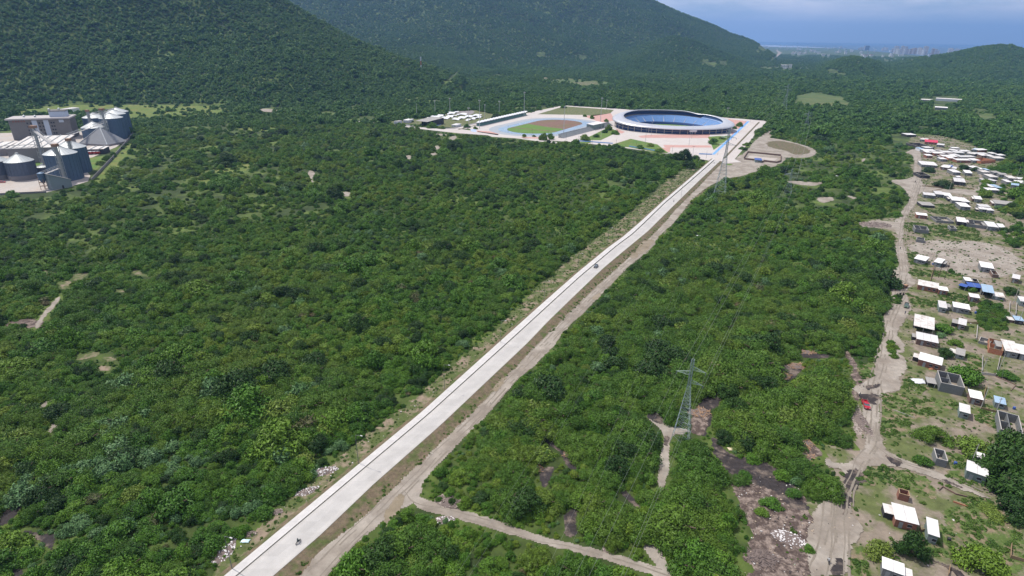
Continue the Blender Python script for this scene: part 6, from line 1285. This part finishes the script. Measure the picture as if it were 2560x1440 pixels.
def pickup(c, rz, col, label, cargo=None, z=.2):
    p = P(*c); p.z = z; e = empty('pickup_truck', p, rz, label=label, cat='pickup', group='vehicles'); w2 = .9
    MB().prism([(.1, .4), (.1, 1.0), (1.25, 1.05), (2.5, .98), (2.65, .75), (2.65, .38)], -w2, w2).build('body', col, e, bevel=.05)
    g = MB(); n0 = [(.15, -.85), (1.45, -.85), (1.45, .85), (.15, .85)]; n1 = [(.25, -.7), (1.0, -.7), (1.0, .7), (.25, .7)]; g.v = [(*a, 1.04) for a in n0] + [(*a, 1.6) for a in n1]; g.f = [(0, 1, 5, 4), (1, 2, 6, 5), (2, 3, 7, 6), (3, 0, 4, 7), (4, 5, 6, 7), (3, 2, 1, 0)]; g.build('cab_window', M_glass, e)
    MB().quad_box([(a[0] - .03 if a[0] < .5 else a[0] + .05, a[1] * 1.04) for a in n1], 1.605, 1.68).build('roof', col, e)
    b_ = MB(); b_.box(-2.5, .05, -w2, w2, .55, .65); b_.box(-2.5, .05, -w2, -w2 + .06, .66, 1.15); b_.box(-2.5, .05, w2 - .06, w2, .66, 1.15); b_.box(-2.5, -2.44, -w2 + .07, w2 - .07, .66, 1.15); b_.build('cargo_bed', col, e)
    t = MB()
    for x in (-2.4, -1.2, 0): 
        for s_ in (-1, 1): t.tube((x, s_ * .87, 1.15), (x, s_ * .87, 1.75), .04, n=4)
    for s_ in (-1, 1): t.tube((-2.4, s_ * .87, 1.75), (0, s_ * .87, 1.75), .04, n=4)
    t.build('stake_rail', M_rust, e)
    if cargo: MB().box(-2.35, -.1, -.75, .75, .66, 1.45).build('load', cargo, e, bevel=.1)
    for s_ in (-1, 1): MB().box(2.6, 2.68, s_ * .65 - .15, s_ * .65 + .15, .68, .84).build('headlight', M_lampw, e)
    wheels(e, (-1.6, 1.8), .82, .35); return e
rd = P(1508, 650) - P(1446, 714); rz = math.atan2(rd.y, rd.x)
car((1489.5, 671), rz + math.pi, paint('dark_blue_paint', (.02, .028, .05)), 'dark blue hatchback driving down the concrete road', .82)
dv = P(2167, 1020) - P(2159, 1004); pickup((2163, 1016), math.atan2(dv.y, dv.x), paint('red_paint', (.40, .02, .04)), 'old red pickup with stake rails parked by the tree-lined track')
dv = P(2264, 775) - P(2267, 758); pickup((2265, 767), math.atan2(dv.y, dv.x), paint('dark_green_paint', (.07, .13, .08)), 'dark green and white pickup with black load on the village track', W_dark)
dv = P(2250, 722) - P(2268, 716); pickup((2259, 720), math.atan2(dv.y, dv.x), paint('rust_red_paint', (.20, .06, .04)), 'small rusty red pickup parked by the long brick house', M_log)
car((2396, 462), .1, paint('silver_blue_paint', (.35, .45, .55)), 'silver car parked in front of the dark-walled house', .02)
car((5, 457), .2, paint('white_red_paint', (.5, .12, .12)), 'red and white car on the yard at the left picture edge', .1, 5.5, 2)
for k, (c, col) in enumerate((((222, 386), M_mr), ((232, 385.5), M_mr), ((242, 385), M_mr), ((251, 384.5), M_mr))):
    p = P(*c); e = empty('lorry', p, R(80), label='red lorry with a white top in the plant yard, %s of four from the left' % OD[k], cat='lorry', group='lorries in the plant yard')
    MB().box(-3.5, 2, -1.25, 1.25, 1, 3.0).build('body', col, e); MB().box(-3.6, 2.1, -1.3, 1.3, 3.02, 3.4).build('cover', H_wash, e); MB().box(2.2, 4.2, -1.2, 1.2, .7, 2.9).build('cab', H_wash, e); MB().box(4.21, 4.25, -1, 1, 1.9, 2.7).build('windscreen', M_glass, e); wheels(e, (-2.5, 3.2), 1.1, .5)
# ------------------------------------------------------------------ people and motorcycles
M_skin = mat('skin', (.22, .12, .08), .7)
def person(loc, rz, top, legs, label, seated=False, hair=W_dark, arms='down', name='person'):
    e = empty(name, loc, rz, label=label, cat='person')
    # joints: x forward, z up
    if seated: hipz = .78; kn = (.42, .12, .70); an = (.30, .14, .30); to = (.46, .14, .26); chz = 1.24; lean = .12
    else: hipz = .92; kn = (.04, .11, .50); an = (0, .12, .08); to = (.16, .13, .04); chz = 1.38; lean = .0
    J = [((0, 0, hipz), .13), ((lean * .4, 0, (hipz + chz) / 2), .125), ((lean, 0, chz), .14), ((lean + .01, 0, chz + .12), .055), ((lean + .03, 0, chz + .20), .085), ((lean + .03, 0, chz + .32), .085)]
    E_ = [(0, 1), (1, 2), (2, 3), (3, 4), (4, 5)]
    for s_ in (-1, 1):
        b0 = len(J); J += [((kn[0] * .1, s_ * .09, hipz - .05), .085), ((kn[0], s_ * kn[1], kn[2]), .06), ((an[0], s_ * an[1], an[2]), .04), ((to[0], s_ * to[1], to[2]), .035)]; E_ += [(0, b0), (b0, b0 + 1), (b0 + 1, b0 + 2), (b0 + 2, b0 + 3)]
        a0 = len(J); hand = (lean + .48, s_ * .26, chz - .22) if arms == 'bar' else (lean + (.12 if s_ > 0 else -.02), s_ * .27, chz - .58); el = (lean + .2, s_ * .28, chz - .26) if arms == 'bar' else (lean, s_ * .25, chz - .30)
        J += [((lean, s_ * .17, chz + .01), .055), (el, .04), (hand, .03), ((hand[0] + .07, hand[1], hand[2] - .03), .022)]; E_ += [(2, a0), (a0, a0 + 1), (a0 + 1, a0 + 2), (a0 + 2, a0 + 3)]
    me = bpy.data.meshes.new('body'); me.from_pydata([j[0] for j in J], E_, []); o = link('body', me, top, e); sk = o.modifiers.new('skin', 'SKIN')
    for v, j in zip(me.skin_vertices[0].data if me.skin_vertices else [], J): v.radius = (j[1], j[1])
    if not me.skin_vertices: pass
    o.modifiers.new('sub', 'SUBSURF').levels = 1; sk.use_smooth_shade = True
    hd = (lean + .03, 0, chz + .29)
    MB().lathe([(.02, -.115), (.07, -.08), (.088, 0), (.08, .06), (.04, .11), (.01, .12)], 12, hd).build('face', M_skin, e, smooth=True, uv='none')
    MB().lathe([(.098, .01), (.095, .07), (.05, .13), (.01, .14)], 12, (hd[0] - .015, 0, hd[2])).build('hair', hair, e, smooth=True, uv='none')
    t = MB(); cs = [J[i][0] for i in range(6, len(J))]
    for s_, b0 in ((-1, 6), (1, 14)):
        a, k_, n_ = J[b0][0], J[b0 + 1][0], J[b0 + 2][0]; t.tube(a, k_, .10, .078, 8); t.tube(k_, n_, .076, .06, 8)
    t.build('trousers', legs, e, smooth=True, uv='none'); return e
def fix_skin():
    pass
def motorbike(c, rz, col, label, z=.82, rider=None):
    p = P(*c); p.z = z; e = empty('motorcycle', p, rz, label=label, cat='motorcycle', group='motorcycles')
    for x in (-.62, .66):
        wv = MB().lathe([(.22, -.05), (.30, -.05), (.30, .05), (.22, .05), (.22, -.05)], 18).build('wheel', M_tyre, e, uv='none'); wv.rotation_euler.x = R(90); wv.location = (x, 0, .30)
        sp_ = MB()
        for k in range(5): a = k * 1.257; sp_.tube((0, 0, 0), (.23 * math.cos(a), .23 * math.sin(a), 0), .015, n=4)
        sp_.build('rim', M_rim, wv, uv='none')
    MB().prism([(-.5, .62), (-.45, .74), (.05, .76), (.12, .70), (-.1, .60)], -.13, .13).build('seat', W_dark, e, bevel=.03)
    MB().prism([(.05, .66), (.1, .84), (.38, .86), (.48, .72), (.3, .62)], -.14, .14).build('fuel_tank', col, e, bevel=.04)
    MB().box(-.15, .28, -.15, .15, .28, .58).build('engine', M_steel, e, bevel=.04); t = MB(); t.tube((.66, 0, .3), (.45, 0, .95), .035, n=6); t.tube((.45, -.36, 1.0), (.45, .36, 1.0), .02, n=6); t.tube((-.62, 0, .3), (-.1, 0, .5), .03, n=6); t.tube((.4, 0, .8), (-.1, 0, .45), .03, n=6)
    t.build('frame', M_steel, e, uv='none'); MB().lathe([(.02, .0), (.09, .02), (.09, .1)], 10, (.56, 0, .82)).build('headlight', M_lampw, e, uv='none')
    if rider: person(Vector((p.x, p.y, z + .02)) - Vector((math.cos(rz), math.sin(rz), 0)) * .2, rz, rider[0], rider[1], rider[2], True, arms='bar')
    return e
C_ = lambda n, c: mat(n, c, .9)
motorbike((747, 1363), rz, paint('black_paint', (.02, .02, .025)), 'dark motorcycle riding up the concrete road near the bottom', rider=(C_('dark_teal_shirt', (.03, .07, .08)), C_('dark_trousers', (.03, .03, .04)), 'rider in dark clothes on the nearest motorcycle'))
motorbike((1684, 507), rz, paint('red_bike', (.2, .02, .02)), 'motorcycle on the far part of the road, nearest of three', rider=(C_('black_shirt', (.03, .03, .03)), C_('blue_trousers', (.03, .04, .09)), 'rider on the nearest of three far motorcycles'))
motorbike((1732, 449), rz, paint('blue_bike', (.02, .04, .2)), 'motorcycle on the far part of the road, middle of three', rider=(C_('brown_shirt', (.10, .05, .03)), C_('dark_trousers', (.03, .03, .04)), 'rider on the middle of three far motorcycles'))
motorbike((1785, 411), rz, paint('grey_bike', (.1, .1, .1)), 'motorcycle at the road end, farthest of three', .82, rider=(C_('navy_shirt', (.02, .03, .08)), C_('dark_trousers', (.03, .03, .04)), 'rider on the farthest of three motorcycles'))
motorbike((2070, 1407), 1.3, paint('grey_bike', (.1, .1, .1)), 'motorcycle on the wide pale track at the bottom', .2, rider=(C_('white_shirt', (.6, .6, .6)), C_('dark_trousers', (.03, .03, .04)), 'rider in a white shirt on the wide pale track at the bottom'))
motorbike((2288, 456), 1.4, paint('red_bike', (.2, .02, .02)), 'dark motorcycle on the upper village street', .15, rider=(C_('black_shirt', (.03, .03, .03)), C_('dark_trousers', (.03, .03, .04)), 'rider in black on the upper village street'))
person(P(2148, 992) + Vector((0, 0, .18)), 2, C_('dark_teal_shirt', (.03, .07, .08)), C_('dark_trousers', (.03, .03, .04)), 'person in dark clothes standing behind the red pickup')
person(P(2420, 643) + Vector((0, 0, .1)), 1, C_('black_shirt', (.03, .03, .03)), C_('dark_trousers', (.03, .03, .04)), 'person in black standing on the bare yard')
person(P(2250, 624) + Vector((0, 0, .14)), 1, C_('navy_shirt', (.02, .03, .08)), C_('dark_trousers', (.03, .03, .04)), 'person walking on the pale village street')
person(P(2262, 786) + Vector((0, 0, .14)), 4, C_('navy_shirt', (.02, .03, .08)), C_('dark_trousers', (.03, .03, .04)), 'person standing just below the dark green pickup')
# ------------------------------------------------------------------ trees one can tell apart
TR = [((1880, 1150), 2.6, 0, .9, 'green bush on the upper edge of the charcoal clearing'), ((1853, 1205), 3.0, 4, .9, 'spreading bush at the left edge of the charcoal clearing'), ((1860, 1190), 2.2, 2, .9, 'smaller bush at the left edge of the charcoal clearing'), ((1925, 1262), 3.0, 0, .8, 'bush on the debris ground above the white heap'), ((1905, 1285), 2.2, 1, .8, 'bush left of the white heap on the debris ground'), ((1985, 1240), 2.4, 3, .8, 'bush between the charcoal clearing and the pale track'), ((2022, 1375), 1.6, 0, 1.0, 'tiny bush on the wide pale track at the bottom'), ((1960, 1195), 3.2, 2, 1.0, 'dark bush left of the lone round tree'), ((1990, 1205), 2.6, 7, .9, 'pale broadleaf shrub left of the lone round tree'),
      ((2273, 1383), 4.4, 11, 1.5, 'dark spiky tree in front of the white-roofed brick house'), ((2198, 1385), 3.9, 10, 1.1, 'round yellow-green tree left of the dark spiky one'), ((2455, 1420), 6.2, 0, 1.0, 'broad tree by the muddy lane in the lower right'), ((2500, 1185), 9, 11, 1.2, 'largest dark tree at the right edge, left part of its clump'), ((2545, 1245), 8, 11, 1.1, 'large dark tree at the right edge, right part of its clump'), ((2535, 1290), 5.5, 11, 1.1, 'bushy tree just below the large dark clump at the right edge'),
      ((2064, 1226), 5.8, 4, 1.15, 'lone round-crowned tree beside the burnt track'), ((2414, 952), 6.8, 1, .9, 'broad tree behind the tall roofless block house'), ((2360, 890), 3.6, 11, 1.1, 'dark round tree right of the brick house under the open shed'), ((2331, 1100), 6.2, 5, .9, 'wide spreading tree on the weedy plot right of the track'), ((2433, 1128), 6.2, 10, .9, 'yellowish spreading tree right of the wide one on the weedy plot'), ((2535, 1135), 7.5, 11, 1.1, 'dark tree hiding the corner of the roofless shell'), ((2307, 1160), 3.2, 2, 1.1, 'small dark round tree by the muddy lane'),
      ((2514, 944), 4.2, 2, .9, 'green bush on the plot behind the roofless shell'), ((2388, 862), 3.2, 0, .9, 'round bush left of the low block enclosure'), ((2361, 828), 4.6, 1, .8, 'leafy tree right of the big open shed'), ((2353, 842), 3, 7, .8, 'pale broadleaf shrub at the corner of the open shed'), ((2523, 733), 4.2, 11, .9, 'dark round tree near the right edge cabins'), ((2376, 681), 2.2, 2, 1.3, 'small round tree beside the tiny cabin on the bare yard'), ((2356, 468), 9, 11, .75, 'largest dark tree in the middle of the upper village'), ((2323, 430), 7, 11, .75, 'dark tree above the roofless beamed block house'),
      ((2408, 424), 6, 11, .9, 'round dark tree behind the row of white roofs'), ((2438, 428), 5, 11, .9, 'dark tree right of the round one behind the white roofs'), ((2404, 570), 3.2, 2, .8, 'round bush hugging the square white-roofed house'), ((2277, 372), 5, 4, .9, 'flat-topped tree at the top of the village street'), ((2466, 462), 6, 1, .9, 'tree beside the alley of the upper village'), ((2410, 722), 2.6, 0, .9, 'bush in front of the left deep blue roof'), ((2430, 728), 2.6, 1, .9, 'bush between the two deep blue roofs'), ((2484, 1292), 3.0, 10, .7, 'yellow-flowered bush on the lower right slope'), ((2468, 1272), 2.6, 10, .7, 'smaller yellow-flowered bush above the lower right slope'),
      ((1898, 335), 7.5, 4, 1.7, 'tall ragged tree beside the avenue right of the stadium'), ((1711, 402), 9, 11, 1.5, 'tallest dark tree at the front of the stadium square'), ((1688, 398), 6, 11, 1.3, 'dark tree left of the tallest one before the square'), ((1676, 398), 6.5, 0, 1.1, 'dark bush left of the two tall trees before the square'), ((1738, 404), 5.5, 3, 1.1, 'bushy tree right of the tallest one before the square'), ((1722, 420), 8, 11, .9, 'broad dark tree below the square near the road end'),
      ((1522, 326), 6, 2, 1.7, 'tall tree close to the left end of the stadium'), ((1512, 332), 5, 1, 1.0, 'round tree left of the tall one by the stadium'), ((1538, 336), 6, 0, 1.1, 'dark tree right of the tall one by the stadium'), ((1461, 351), 7.5, 3, .9, 'wide tree on the left tip of the planted bed'), ((1491, 343), 5, 1, .9, 'tree in the middle of the planted bed'), ((1515, 304), 4.5, 2, 1.2, 'tree between the track and the stadium ring'), ((1849, 316), 6, 0, 1.3, 'dark tree on the red paving right of the stadium'), ((1836, 322), 4.5, 1, .9, 'low round bush by the right end of the stadium'), ((1783, 360), 7, 3, .9, 'tree on the planted bed beside the blue path'), ((1805, 348), 5, 2, .9, 'second tree on the planted bed beside the blue path'),
      ((1358, 350), 6.5, 4, 1.9, 'tall thin-topped tree in front of the blue track'), ((1376, 348), 5.5, 3, 1.2, 'round tree right of the thin-topped one by the track'), ((1310, 342), 3.4, 1, 1.1, 'small tree left of the thin-topped one by the track'), ((1335, 342), 3, 2, 1.1, 'smallest round tree by the front of the track'), ((1240, 300), 9, 11, 1.2, 'large round tree between the white ramps and the track'), ((1167, 319), 5.5, 0, 1.1, 'tree at the corner of the avenue before the white ramps'), ((1188, 323), 4, 2, 1.3, 'tree on the pale blue apron left of the track'), ((1480, 297), 4.5, 3, 1.1, 'tree behind the right end of the track'), ((1462, 292), 4, 1, 1.0, 'small tree behind the far bend of the track'), ((1408, 270), 7, 0, 1, 'dark tree at the far corner of the grass field'), ((1062, 313), 7, 5, .8, 'wide low tree by the pale blue apron'), ((1025, 305), 6, 0, .9, 'dark tree left of the covered stand'),
      ((2047, 357), 13, 11, .8, 'broad dark tree clump on the scrub beyond the bare oval'), ((1855, 374), 4.2, 0, 1, 'left of the two round trees by the avenue'), ((1866, 364), 5, 2, 1, 'right of the two round trees by the avenue'), ((1600, 372), 5, 3, .8, 'left bush on the bed before the square'), ((1625, 366), 5, 1, .8, 'middle bush on the bed before the square'), ((1648, 380), 6, 0, .8, 'right bush on the bed before the square'),
      ((282, 392), 5, 5, 1.3, 'rear tree of the row inside the plant wall'), ((268, 400), 5, 4, 1.3, 'middle tree of the row inside the plant wall'), ((254, 412), 5, 6, 1.3, 'front tree of the row inside the plant wall'), ((32, 492), 5, 3, .9, 'dark bush in front of the plant yard wall'), ((1175, 1195), 2.6, 9, 1.2, 'rust-brown dead bush beside the brush heap')]
for c, r_, kd, hs, lb_ in TR: plant(*P(*c), r_, kd, random.random() * 6, lb_, 'solitary trees', hs)
# ------------------------------------------------------------------ far town
MW1 = mat('tower_pale', (.60, .56, .55), .8, .05, .02, brick=(9, 6, .9, .55, 0)); MW2 = mat('tower_ochre', (.58, .44, .34), .8, .05, .02, brick=(9, 6, .9, .55, 0)); MW3 = mat('tower_dark', (.07, .09, .12), .6, .05, .02, brick=(8, 5, .5, 1.6, 0)); MW4 = mat('tower_white', (.80, .80, .80), .8, .05, .02, brick=(8, 6, .9, .5, 0))
TW = [(875, 315, 367, 52, 3), (820, 333, 367, 30, 1), (800, 340, 366, 20, 0), (1048, 345, 370, 14, 1), (1064, 332, 370, 22, 4), (1092, 336, 370, 22, 0), (1155, 345, 385, 18, 2), (1190, 318, 388, 46, 0), (1198, 350, 408, 34, 4), (1222, 352, 405, 22, 0), (1252, 316, 400, 34, 1), (1290, 324, 400, 30, 0), (1268, 345, 405, 18, 4), (1300, 348, 408, 34, 0), (1340, 348, 408, 26, 2), (1362, 342, 408, 20, 1), (1388, 338, 408, 30, 2), (1438, 335, 412, 36, 0), (1500, 320, 408, 44, 1), (1470, 358, 418, 30, 4), (1505, 360, 418, 26, 0), (1578, 345, 414, 30, 2), (1612, 350, 410, 28, 0), (1640, 368, 408, 22, 1), (1768, 342, 402, 44, 1), (1795, 360, 402, 22, 4), (1828, 346, 398, 18, 4), (1848, 350, 396, 20, 0), (1885, 356, 390, 26, 1), (605, 322, 345, 14, 1), (1900, 358, 388, 14, 0)]
for k, (cx0, ty, by, wpx, mi) in enumerate(TW):
    c = (1960 + cx0 / 4.267, 40 + by / 4.267); p = P(*c); h = height_to(c, 40 + ty / 4.267); dd = p.length / F; wv = wpx / 4.267 * dd * .8
    rk = sorted(range(len(TW)), key=lambda i: TW[i][0]).index(k); lbl = '%s seaside tower block, number %s' % ({0: 'pale grey', 1: 'grey', 2: 'ochre', 3: 'dark glass', 4: 'white'}[mi], 'x')
    lbl = {0: 'Pale', 1: 'Grey', 2: 'Ochre', 3: 'Dark glass', 4: 'White'}[mi].lower() + ' seaside tower block on the skyline, %s counting from the left' % (OD[rk] if rk < 24 else ['twenty-fifth', 'twenty-sixth', 'twenty-seventh', 'twenty-eighth', 'twenty-ninth', 'thirtieth', 'thirty-first'][rk - 24])
    e = empty('tower_block', p, R(random.uniform(-20, -60)), label=lbl, cat='tower block', group='seaside tower blocks on the skyline'); m_ = {0: MW1, 1: MW1, 2: MW2, 3: MW3, 4: MW4}[mi]
    MB().box(-wv / 2, wv / 2, -wv * .35, wv * .35, 0, h * .95).build('wall', m_, e); MB().box(-wv * .3, wv * .2, -wv * .2, wv * .2, h * .951, h).build('roof_house', MW1, e)
    MB().box(-wv * .5 - 1.5, -wv * .2, -wv * .35 - 1.6, -wv * .35 - .02, 3, h * .93).build('balconies', MW4 if mi != 4 else MW1, e)
hb = MB().box(-9, 9, -6, 6, 0, 10).build('wall', MW4); hb2 = MB().box(-9.6, 9.6, -6.6, 6.6, 10.02, 11.2).build('roof', R_white); COL.objects.unlink(hb); COL.objects.unlink(hb2); hr = MB().box(-9.6, 9.6, -6.6, 6.6, 10.02, 11.2).build('roof', mat('tile_roof', (.30, .10, .07))); COL.objects.unlink(hr)
for k, (px, py) in enumerate(TOWN):
    p = P(px, py); s_ = .8 + random.random() * 1.1
    if terrain(p.x, p.y) > 2: continue
    e = empty('town_house', p, random.uniform(-.9, .3), label='small pale building among trees of the distant town near the coast', cat='house', group='small buildings of the distant town'); e.scale = (s_, s_, 1.3 + .5 * random.random())
    for src in (hb, hr if k % 6 == 0 else hb2): o = src.copy(); COL.objects.link(o); o.parent = e
# tanker at sea
p = P(2013, 110.5); e = empty('ship', p + Vector((0, 0, 1)), R(6), label='long dark tanker on the sea at the horizon', cat='ship'); k_ = p.length / F * 37
MB().prism([(-k_ / 2, 0), (-k_ / 2, 20), (k_ / 2 - 20, 20), (k_ / 2, 26), (k_ / 2 - 15, 0)], -25, 25).build('hull', W_dark, e); MB().box(-k_ / 2 + 8, -k_ / 2 + 45, -20, 20, 20.02, 70).build('bridge', M_steel, e)
# ------------------------------------------------------------------ haze: the air itself
HZ = MB().box(-14000, 30000, -3000, 30000, -1.5, 900).build('haze', None, uv='none')
m = bpy.data.materials.new('haze_air'); m.use_nodes = True; t = m.node_tree; t.nodes.clear()
pv = t.nodes.new('ShaderNodeVolumePrincipled'); pv.inputs['Color'].default_value = (.27, .52, 1, 1); pv.inputs['Density'].default_value = 7e-5; pv.inputs['Anisotropy'].default_value = .2
ou = t.nodes.new('ShaderNodeOutputMaterial'); t.links.new(pv.outputs[0], ou.inputs['Volume']); HZ.data.materials.append(m)
tag(HZ, 'pale blue haze over the plain and hills', None, None, 'stuff')
